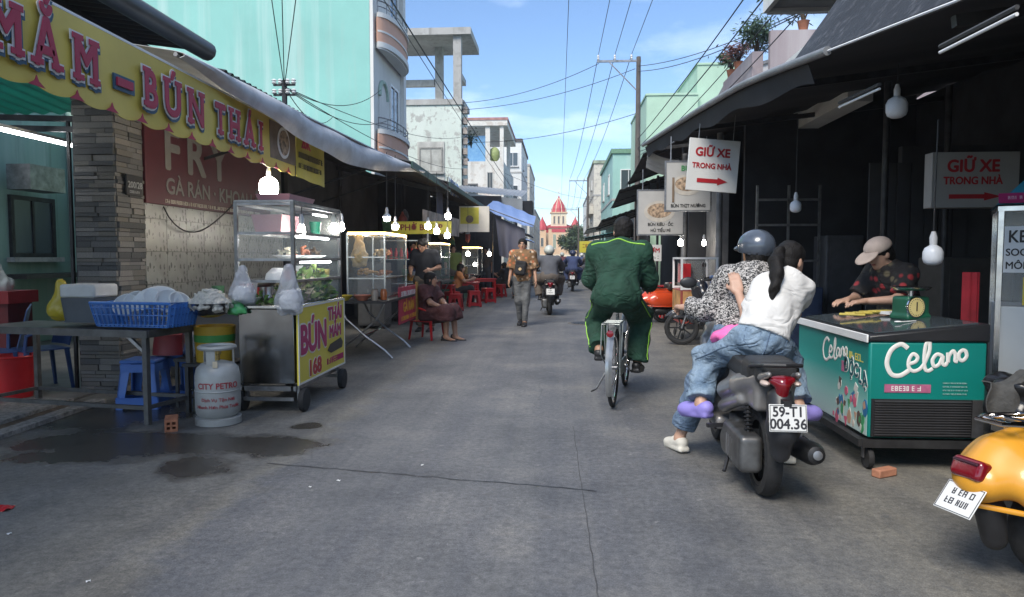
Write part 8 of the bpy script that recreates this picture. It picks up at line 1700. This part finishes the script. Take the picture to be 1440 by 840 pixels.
ysg = sign_board('small_banner', 'yellow shop banner far along the right row', frame((1.6, 34.6, 1.8), (1, 0, 0), (0, 0, 1)), 1.3, 0.55, M('board_yellow'), 0.02); scribble(ysg, 0, 0.05, 1.0, 0.16, M('dark_red_ink'))
# black-covered scooter with a grey cloth between the freezer and the amber scooter
cv = T('covered_trolley', 'black-wrapped trolley draped with a grey cloth beside the freezer', 'trolley', (2.55, 4.02, 0)); cv.scale = (0.85, 0.85, 0.84); 
s = SDF().box((0.1, 0.0, 0.6), (0.2, 0.12, 0.1), 0.06).cap((-0.15, -0.05, 0.68), (0.3, 0.0, 0.72), 0.07, 0.09).ell((0.15, -0.1, 0.55), (0.15, 0.08, 0.12)).wrinkle(0.025, 38, 9); s.build('black_wrap', M('bin_bag', (0.012, 0.012, 0.013), 0.28, 0, 0.2, 8), cv, 0.014)
for x in (-0.12, 0.3):
    for y in (-0.12, 0.14): MB().bar((x, y, 0.0), (x, y, 0.55), 0.03).build('leg', IRON, cv)
MB().bx(-0.15, 0.33, -0.15, 0.17, 0.12, 0.15).build('shelf', IRON, cv)
m = MB(); m.sheet(lambda u, v: (-0.32 + 0.3 * u + 0.02 * sin(8 * v), -0.14 + 0.2 * (max(0, 0.35 - v)) * 1.2 + 0.02 * sin(9 * u), 0.8 - 0.03 * sin(6 * u) - max(0, v - 0.3) * 0.42 - 0.05 * (1 - u)), 14, 14, 0.008); m.build('grey_cloth', M('grey_rag', (0.07, 0.07, 0.068), 0.95, 0, 0.3, 20, bmp=0.6, bscale=30), cv)

# ================================================================== utility poles and cables
CAB = M('cable_black', (0.02, 0.02, 0.024), 0.6, 0, 0)
def pole(label, x, y, h, arm, az, rr=0.1):
    t = T('utility_pole', label, 'utility pole', (x, y, 0)); MB().lathe([(rr * 1.3, 0), (rr * 0.85, h)], 14).build('shaft', M('pole_grey', (0.12, 0.105, 0.095), 0.9, 0, 0.3, 2), t); MB().bar((0.1, 0, az), (-arm, 0, az), 0.07, 0.08).build('crossarm', DSTEEL, t); MB().bar((0, -0.02, az - arm * 0.75), (-arm * 0.7, -0.02, az - 0.05), 0.04).build('brace', DSTEEL, t)
    for k in range(3): MB().lathe([(0.02, 0.0), (0.05, 0.06), (0.03, 0.1), (0.05, 0.14), (0.03, 0.2), (0.01, 0.22)], 10, (-arm + 0.05 + k * arm * 0.4, 0, az + 0.04)).build('insulator', WHITEP, t)
    return t
pole('tall concrete utility pole with one-sided crossarm above the right awnings', 3.02, 28.3, 9.05, 1.6, 8.9); pole('second utility pole further up the right side', 2.55, 66, 8.6, 1.7, 8.3); pole('third distant utility pole near the church tree', 2.6, 100, 8.2, 1.6, 7.9)
def cable(label, a, b, sag=0.25, r=0.012, group=None, n=14):
    a, b = Vector(a), Vector(b); t = T('overhead_cable', label, 'cable', a, group=group); L = (b - a).length
    MB().tube([(b - a) * (i / n) - Vector((0, 0, sag * 4 * (i / n) * (1 - i / n))) for i in range(n + 1)], r, 5).build('wire', CAB, t)
for k, x in enumerate((1.47, 2.11, 2.75)):
    cable('power line running along the street over the crossarm insulators, near span', (x, -8, 9.15), (x, 28.3, 9.15), 0.25, 0.011, 'three power lines on the crossarm'); cable('power line running on from the crossarm to the second pole', (x, 28.3, 9.15), (x - 0.55, 66, 8.5), 0.6, 0.014, 'three power lines to the second pole'); cable('thin power line from the second to the third pole', (x - 0.55, 66, 8.5), (x - 0.5, 100, 8.1), 0.6, 0.018, 'three power lines to the third pole')
cable('single cable running high down the middle of the street', (0.3, -6, 10.2), (0.1, 150, 9.5), 0.6, 0.012)
cable('thick cable sloping along the left houses down the street', (-3.7, -4, 7.3), (-3.3, 90, 6.4), 0.5, 0.018); cable('paired cable close under the thick one on the left', (-3.62, 2, 7.0), (-3.25, 90, 6.2), 0.8, 0.01)
for k in range(4): cable(('upper', 'second', 'third', 'lowest')[k] + ' cable of the bundle along the right awnings to the pole', (3.5 + 0.1 * k, 0, 6.5 - 0.2 * k), (3.02, 28.3, 5.9 - 0.35 * k), 0.3 + 0.12 * k, 0.014 if k < 2 else 0.01)
for k, (a, b, lb) in enumerate((((-4.3, 31.6, 8.1), (1.5, 28.4, 8.85), 'cable crossing from the flaking house to the crossarm, upper'), ((-4.3, 31.6, 7.8), (2.9, 28.3, 8.6), 'cable crossing from the flaking house to the pole, lower'), ((-4.2, 33.0, 6.6), (3.0, 28.3, 6.9), 'level cable crossing the street below the crossarm'), ((-3.6, 47, 6.8), (2.9, 66, 6.6), 'far cable crossing the street by the weathered house'), ((-3.5, 68, 6.2), (2.6, 66, 6.0), 'lower far cable crossing before the church'), ((3.02, 28.3, 8.7), (5.5, 14, 6.4), 'cable from the pole top to the terrace house, upper'), ((3.02, 28.3, 8.5), (4.6, 12, 5.6), 'cable from the pole to the terrace house, lower'), ((3.02, 28.3, 5.4), (6, 24.2, 7.0), 'short cable from the pole to the grey house'))): cable(lb, a, b, 0.3, 0.012)
# service bracket on the left roof
sb_ = T('service_bracket', 'small iron bracket with white insulators on the left roof edge', 'bracket', (-4.45, 11.4, 3.3)); MB().tube([(0, 0, 0), (0, 0, 0.85)], 0.045, 8).build('post', IRON, sb_)
for z in (0.62, 0.78):
    MB().bar((-0.18, 0, z), (0.18, 0, z), 0.03).build('arm', IRON, sb_)
    for x in (-0.16, -0.06, 0.06, 0.16): MB().lathe([(0.02, -0.04), (0.045, -0.02), (0.02, 0), (0.045, 0.02), (0.02, 0.04)], 8, (x, -0.02, z + 0.05)).build('insulator', WHITEP, sb_)
B0 = Vector((-4.45, 11.4, 4.05))
for k, (b, lb) in enumerate((((-3.1, 7, 6.0), 'steep service wire from the roof bracket upward, left one'), ((-2.6, 6.6, 6.0), 'steep service wire from the roof bracket upward, middle one'), ((-2.0, 6.3, 6.0), 'steep service wire from the roof bracket upward, right one'))):
    d = Vector(b) - B0; cable(lb, B0, B0 + d * 1.6, 0.12, 0.007)
for k, b in enumerate(((-4.6, 18.3, 5.6), (-4.6, 19.5, 5.1), (-4.3, 31.5, 6.6), (-4.3, 31.5, 5.2), (-5.8, 18.1, 4.9))): cable(('upper', 'second', 'third', 'lowest long', 'short') [k] + ' drooping wire from the roof bracket along the turquoise house', B0, b, 0.35, 0.008)

# ================================================================== church, trees, plants
ch = T('church', 'distant peach church with red pointed domes at the end of the street', 'church', (-0.3, 200, 0)); ch.scale = (0.88, 0.88, 0.92)
PCH = M('church_peach', (0.68, 0.46, 0.28), 0.8, 0, 0.12, 0.4); PALE = M('church_cream', (0.74, 0.64, 0.46), 0.8, 0, 0.1, 0.4); CRD = M('church_red', (0.5, 0.05, 0.06), 0.5, 0, 0.1, 0.6)
MB().bx(-9, 9, 3, 30, 0, 9).build('nave', PALE, ch); m = MB(); m.prism([(-9.6, 9), (9.6, 9), (0, 12.5)], 27, frame((0, 30, 0), (1, 0, 0), (0, 0, 1)), 0.0); m.build('roof', CRD, ch)
MB().bx(-3.2, 3.2, -3, 3, 0, 10.2).build('tower', PCH, ch); MB().bx(-3.5, 3.5, -3.3, 3.3, 10.202, 10.7).build('cornice', CRD, ch); MB().bx(-2.5, 2.5, -2.5, 2.5, 10.702, 14.6).build('belfry', PALE, ch); MB().bx(-2.8, 2.8, -2.8, 2.8, 14.602, 15.0).build('cornice', PCH, ch)
MB().lathe([(2.5, 15.0), (2.45, 15.8), (1.9, 17.2), (1.0, 18.4), (0.35, 19.3), (0.12, 20.0)], 8).build('dome', CRD, ch); m = MB(); m.bar((0, 0, 20), (0, 0, 21.6), 0.16); m.bar((-0.5, 0, 21.1), (0.5, 0, 21.1), 0.16); m.build('cross', PALE, ch)
for k in range(8): a = pi / 8 + k * pi / 4; MB().tube([(2.5 * cos(a), 2.5 * sin(a), 15.0), (1.9 * cos(a), 1.9 * sin(a), 17.2), (0.4 * cos(a), 0.4 * sin(a), 19.3)], 0.12, 5).build('rib', PALE, ch)
for sx in (-1, 1):
    MB().bx(sx * 5.2 - 1.2, sx * 5.2 + 1.2, -2, 0.6, 0, 9.6).build('turret', PCH, ch); MB().lathe([(1.7, 9.6), (1.6, 10.4), (1.0, 11.8), (0.3, 13.0), (0.05, 13.8)], 8, (sx * 5.2, -0.7, 0)).build('turret_dome', CRD, ch)
    win(ch, frame((sx * 5.2, -2.01, 6), (1, 0, 0), (0, 0, 1)), 0.9, 2.6, PALE)
for x in (-1.3, 1.3): win(ch, frame((x, -3.01, 6.2), (1, 0, 0), (0, 0, 1)), 1.0, 4.4, PALE, M('church_glass', (0.1, 0.2, 0.16), 0.4), 0.15)
for x in (-1.4, 0, 1.4): win(ch, frame((x, -2.51, 12.6), (1, 0, 0), (0, 0, 1)), 0.7, 2.4, PCH, SMOKE, 0.12, 0)
MB().bx(-2.2, 2.2, -3.06, -3.003, 8.9, 9.9).build('sign_band', CRD, ch)
MB().bx(-14, 14, -8, -7.8, 0, 2.2).build('yard_wall', PALE, ch)
def tree(label, loc, h, cr, n, leaf, mats, trunk_r=0.15, cb=0.35):
    t = T('tree', label, 'tree', loc); rr = random.Random(int(loc[1] * 7)); m = MB(); top = Vector((rr.uniform(-.3, .3), 0, h * 0.75)); m.tube([(0, 0, 0), (0.05, 0, h * cb * 0.6), top * 0.7, top], [trunk_r, trunk_r * 0.8, trunk_r * 0.5, trunk_r * 0.15], 8)
    cl = []
    for k in range(9):
        a = rr.uniform(0, 6.28); e = Vector((cos(a) * cr * rr.uniform(0.4, 0.95), sin(a) * cr * rr.uniform(0.4, 0.95), h * rr.uniform(cb + 0.1, 0.95))); m.tube([(0, 0, h * cb * rr.uniform(0.7, 1.1)), (e + Vector((0, 0, h * cb))) * 0.5, e], [trunk_r * 0.4, trunk_r * 0.25, trunk_r * 0.06], 5); cl.append(e)
    cl += [Vector((0, 0, h * 0.85)), Vector((0, 0, h * 0.65))]; m.build('trunk', M('bark', (0.09, 0.065, 0.045), 0.9, 0, 0.4, 6), t)
    for q, mt in enumerate(mats):
        m = MB()
        for i in range(n):
            c = rr.choice(cl); r = cr * 0.42 * rr.random() ** 0.4; d = Vector((rr.gauss(0, 1), rr.gauss(0, 1), rr.gauss(0, 0.8))).normalized(); p = c + d * r; dd = Vector((rr.gauss(0, 1), rr.gauss(0, 1), rr.gauss(-0.3, 1))).normalized(); s_ = dd.orthogonal().normalized(); L = leaf * rr.uniform(0.6, 1.3); m.add([p, p + dd * L * 0.5 + s_ * L * 0.28, p + dd * L, p + dd * L * 0.5 - s_ * L * 0.28], [(0, 1, 2, 3)])
        stuff(m.build('crown', mt, t, rec=False, smooth=False))
    return t
TL = [M('leaf_dark', (0.03, 0.06, 0.02), 0.6, 0, 0.4, 1), M('leaf_mid', (0.06, 0.1, 0.035), 0.6, 0, 0.4, 1)]
tree('dark round tree before the church at the end of the street', (3.2, 130, 0), 7.2, 3.2, 2200, 0.5, TL, 0.2); tree('second dark tree to the right of the church tower', (6.2, 118, 0), 5.8, 2.6, 1600, 0.45, TL, 0.18)
def shrub(label, loc, h, r, n, leaf, mat, pot=True):
    t = T('potted_plant', label, 'plant', loc); rr = random.Random(int(loc[1] * 31 + h * 7)); z0 = 0.0
    if pot: MB().lathe([(0.07, 0), (0.1, 0.16), (0.11, 0.18), (0.1, 0.18), (0.065, 0.03)], 14).build('pot', M('clay_pot', (0.35, 0.14, 0.08), 0.8, 0, 0.3, 8), t); z0 = 0.16
    m = MB(); tips = []
    for k in range(7): a = rr.uniform(0, 6.28); e = Vector((cos(a) * r * rr.uniform(.3, 1), sin(a) * r * rr.uniform(.3, 1), z0 + h * rr.uniform(.5, 1))); m.tube([(0, 0, z0), (e + Vector((0, 0, z0 + h * .5))) * 0.45, e], [0.02, 0.012, 0.004], 5); tips.append(e)
    m.build('stems', M('bark'), t); m = MB()
    for i in range(n):
        p = rr.choice(tips) + Vector((rr.gauss(0, r * .28), rr.gauss(0, r * .28), rr.gauss(0, h * .16))); dd = Vector((rr.gauss(0, 1), rr.gauss(0, 1), rr.gauss(-.2, .8))).normalized(); s_ = dd.orthogonal().normalized(); L = leaf * rr.uniform(.6, 1.3); m.add([p, p + dd * L * .5 + s_ * L * .2, p + dd * L, p + dd * L * .5 - s_ * L * .2], [(0, 1, 2, 3)])
    stuff(m.build('foliage', mat, t, rec=False, smooth=False)); return t
shrub('loose feathery plant leaning out from the mauve terrace', (3.6, 13.6, 4.8), 0.6, 0.38, 1200, 0.1, M('plant_blue_green', (0.07, 0.12, 0.07), 0.6, 0, 0.4, 4)); shrub('leafy plant at the near end of the mauve terrace', (4.3, 13.2, 5.3), 0.7, 0.4, 900, 0.12, M('leaf_mid')); shrub('small reddish plant on the terrace ledge', (3.55, 14.7, 5.0), 0.35, 0.25, 500, 0.09, M('reddish_leaf', (0.16, 0.07, 0.06), 0.7, 0, 0.4, 4)); shrub('small green plant at the far end of the terrace ledge', (3.55, 15.3, 5.0), 0.35, 0.25, 500, 0.09, TL[1])
shrub('hanging green plant on the flaking house corner', (-4.15, 33.4, 6.4), 0.7, 0.4, 200, 0.14, TL[0], False)
# ================================================================== litter
for k, (px, py, lb) in enumerate(((436, 686, 'b'), (476, 677, 'c'), (594, 655, 'e'), (13, 752, 'f'), (124, 819, 'g'))):
    t = T('paper_scrap', 'tiny white paper scrap lying on the road surface', 'litter', G(px, py), rnd(0, 3), 'white paper scraps on the road'); m = MB(); w_ = rnd(0.014, 0.024); m.sheet(lambda u, v: (w_ * (u - .5), w_ * 0.6 * (v - .5), 0.006 + 0.004 * sin(7 * u + k) * cos(5 * v)), 4, 3, 0.001); m.build('paper', WHITEP, t)
t = T('red_wrapper', 'red plastic wrapper on the road at the left edge', 'litter', G(4, 717)); m = MB(); m.sheet(lambda u, v: (0.09 * (u - .5), 0.06 * (v - .5), 0.012 + 0.012 * sin(7 * u) * cos(5 * v)), 6, 5, 0.002); m.build('film', REDP, t)
# ================================================================== more goods in the shade of the left row
HANG = [M('hang_%d' % i, c, 0.5, 0, 0.4, 12) for i, c in enumerate(((0.4, 0.3, 0.12), (0.1, 0.22, 0.08), (0.35, 0.08, 0.06), (0.3, 0.3, 0.32), (0.12, 0.1, 0.09)))]
rr = random.Random(21)
for k in range(16):
    x, y, z = rr.uniform(-3.6, -2.95), rr.uniform(13.8, 24.0), rr.uniform(1.75, 2.35); w_ = rr.uniform(0.14, 0.26); hh = rr.uniform(0.25, 0.55)
    t = T('hanging_goods', 'packet of goods hanging from the rafters over the far left stalls', 'goods', (x, y, z), rr.uniform(0, 3), 'packets hanging in the left row'); s = SDF().ell((0, 0, -hh * 0.6), (w_ * 0.5, w_ * 0.28, hh * 0.4), k=0.04).cap((0, 0, 0), (0, 0, -hh * 0.4), 0.012, w_ * 0.25, k=0.05).wrinkle(0.012, 50, k); s.build('packet', HANG[k % 5], t, 0.02); MB().tube([(0, 0, -0.02), (0, 0, 2.95 - z)], 0.004, 4).build('string', CAB, t)
def counter(label, x, y, w_, d_, h_, mat, items, seed):
    t = T('stall_counter', label, 'counter', (x, y, 0)); MB().bx(-w_ / 2, w_ / 2, -d_ / 2, d_ / 2, h_ - 0.04, h_).build('top', STEEL, t)
    MB().bx(-w_ / 2 + 0.03, w_ / 2 - 0.03, -d_ / 2 + 0.03, d_ / 2 - 0.03, 0.1, h_ - 0.042).build('front', mat, t)
    for sx in (-1, 1):
        for sy in (-1, 1): MB().bar((sx * (w_ / 2 - 0.03), sy * (d_ / 2 - 0.03), 0), (sx * (w_ / 2 - 0.03), sy * (d_ / 2 - 0.03), h_ - 0.04), 0.04).build('leg', IRON, t)
    q = random.Random(seed)
    for i in range(items):
        px_, py_ = x + q.uniform(-w_ * .4, w_ * .4), y + q.uniform(-d_ * .42, d_ * .42); r = q.uniform(0.05, 0.11); hh = q.uniform(0.08, 0.24); c = q.choice(((0.5, 0.45, 0.4), (0.4, 0.03, 0.03), (0.3, 0.2, 0.08), (0.08, 0.2, 0.1), (0.5, 0.25, 0.05), (0.45, 0.47, 0.5)))
        lat('tub', 'tub of ingredients crowded on ' + label.split(' with')[0], 'tub', (px_, py_, h_ + 0.001), [(r * .8, 0), (r, hh), (r * .93, hh), (r * .7, hh * .6)], M('tub_%d_%d' % (seed, i), c, 0.45), 14, group='tubs crowded on the left counters')
    return t
counter('steel counter with tubs between the standing vendor and the red tables', -2.95, 14.9, 0.7, 1.5, 0.82, M('counter_red', (0.25, 0.03, 0.03), 0.5, 0, 0.4, 4), 9, 3)
counter('green fronted counter with tubs under the yellow menu board', -3.1, 21.0, 0.7, 1.3, 0.8, M('counter_green', (0.04, 0.14, 0.09), 0.5, 0, 0.4, 4), 7, 4)
counter('grey counter with tubs in the gloom behind the first cart', -3.55, 7.6, 0.6, 0.9, 0.8, M('counter_grey', (0.12, 0.12, 0.12), 0.5, 0, 0.4, 4), 6, 5)
for k, (x, y, c, lb) in enumerate(((-2.8, 16.1, (0.12, 0.13, 0.2), 'slate cloth flap hanging at the front of the far left stalls'), (-2.72, 20.4, (0.28, 0.27, 0.22), 'pale cloth flap hanging before the green fronted counter'))):
    t = T('cloth_flap', lb, 'cloth', (x, y, 2.85)); m = MB(); m.sheet(lambda u, v: (0.05 * sin(10 * u) * v, 0.9 * u, -0.75 * v - 0.12 * sin(3 * u) * v), 16, 8, 0.005); m.build('cloth', M('flap_%d' % k, c, 0.8, 0, 0.3, 6), t)
for k, (px, py, Y) in enumerate(((668, 372, 22), (700, 368, 26), (715, 372, 30), (748, 366, 36), (757, 372, 42))): bulb(('first', 'second', 'third', 'fourth', 'last')[k] + ' tiny lit lamp in the receding left row beyond the tables', AY(px, py, Y), 'jar', 2.4, 0.05)
# dim goods inside the right shops
for k, (x, y, w_, d_, h_, c, lb) in enumerate(((3.2, 9.9, 0.6, 0.4, 0.9, (0.04, 0.06, 0.12), 'dark blue drum in the right shop behind the riders'), (4.2, 7.7, 0.7, 0.5, 1.3, (0.05, 0.045, 0.04), 'brown cupboard deep in the right shop behind the vendor'), (3.9, 10.3, 0.5, 0.5, 1.6, (0.06, 0.06, 0.065), 'grey locker deep in the right shop'))):
    t = T('cabinet', lb, 'cabinet', (x, y, 0)); MB().bx(-w_ / 2, w_ / 2, -d_ / 2, d_ / 2, 0.05, h_).build('carcass', M('rcab_%d' % k, c, 0.6), t, bevel=0.02); MB().bx(-w_ * 0.4, w_ * 0.4, -d_ / 2 - 0.015, -d_ / 2 - 0.002, 0.12, h_ - 0.06).build('door', M('rcab_%d' % k), t); MB().bx(-w_ * 0.45, w_ * 0.45, -d_ * 0.45, d_ * 0.45, 0, 0.05).build('plinth', IRON, t)
# people far down the street
for k, (px, py, c1, c2, lb) in enumerate(((726, 420, 2, 0, 'passer-by in brown beyond the walking man'), (748, 402, 1, 2, 'distant passer-by in blue on the left of the road'), (842, 405, 3, 0, 'distant passer-by in maroon on the right of the road'), (835, 396, 0, 1, 'distant passer-by in grey on the right of the road'))):
    p = G(px, py); person(lb, (p.x, p.y, 0), rr.uniform(0, 6), {}, 0.03, SKIN, dict(mat=rm[c1], sleeve=0.8, hem=-0.1), dict(mat=rm[c2]), (BLACKP, 'shoe'), 'short')

for k, (x, y, lb1, lb2) in enumerate(((-2.95, 16.7, 'second glass food case glowing behind the red tables', 'folding table under the second glass food case'), (-2.9, 23.6, 'third glass food case glowing near the slate curtain', 'folding table under the third glass food case'))):
    for src, lb, dy in ((cs, lb1, 0.0), (ft, lb2, -0.3)):
        c_ = copy_tree(src); c_.location = (x, y + dy, 0); c_['label'] = lb
for k, (x, y, a, b_, lb) in enumerate(((-3.3, 15.9, 1, 0, 'stall keeper in blue half hidden behind the second glass food case'), (-2.6, 25.0, 2, 0, 'stall keeper in brown by the third glass food case'))):
    person(lb, (x, y, 0), radians(200 - 30 * k), {}, 0.022, SKIN, dict(mat=rm[a], sleeve=0.8, hem=-0.1), dict(mat=rm[b_]), (BLACKP, 'shoe'), 'short')

# fuller shelves in the first cart
leaves('greens_heap', 'bright lettuce heap against the street glass of the first cart', 'vegetables', (-2.3, 6.62, 0.9), (0.08, 0.22, 0.3), 120, 0.1, [LEAF2, LEAF]); leaves('sprout_heap', 'pale bean sprout heap at the far end of the first cart', 'vegetables', (-2.38, 6.85, 0.9), (0.1, 0.12, 0.24), 160, 0.06, [M('sprout', (0.5, 0.42, 0.28), 0.6)])
for i in range(4): lat('white_bowl', ('lowest', 'second', 'third', 'top')[i] + ' white bowl of the stack on the lower shelf of the first cart', 'bowl', (-2.5, 6.55, 1.105 + 0.022 * i), [(0.045, 0.0), (0.09, 0.05), (0.085, 0.05), (0.04, 0.008)], WHITEP, 20)
for i, (y, c, lb) in enumerate(((6.0, (0.5, 0.12, 0.05), 'red chilli tub at the near end of the first cart shelf'), (6.9, (0.45, 0.35, 0.1), 'yellow tub at the far end of the first cart shelf'), (6.4, (0.2, 0.3, 0.08), 'green lime tub in the middle of the first cart shelf'))): lat('small_tub', lb, 'tub', (-2.32, y, 1.105), [(0.04, 0), (0.055, 0.08), (0.05, 0.08), (0.03, 0.05)], M('stub_%d' % i, c, 0.45), 16)
# ================================================================== light haze in the street air
hz, n_, l_, b_ = newmat('haze_air'); n_.remove(b_); pv = n_.new('ShaderNodeVolumePrincipled')
pv.inputs['Density'].default_value = 0.0009; pv.inputs['Color'].default_value = (0.8, 0.87, 0.95, 1); pv.inputs['Anisotropy'].default_value = 0.3
l_.new(pv.outputs[0], [x for x in n_ if x.type == 'OUTPUT_MATERIAL'][0].inputs['Volume'])
o = MB().bx(-40, 40, -30, 245, -1.6, 24).build('haze', hz, smooth=False); stuff(o)
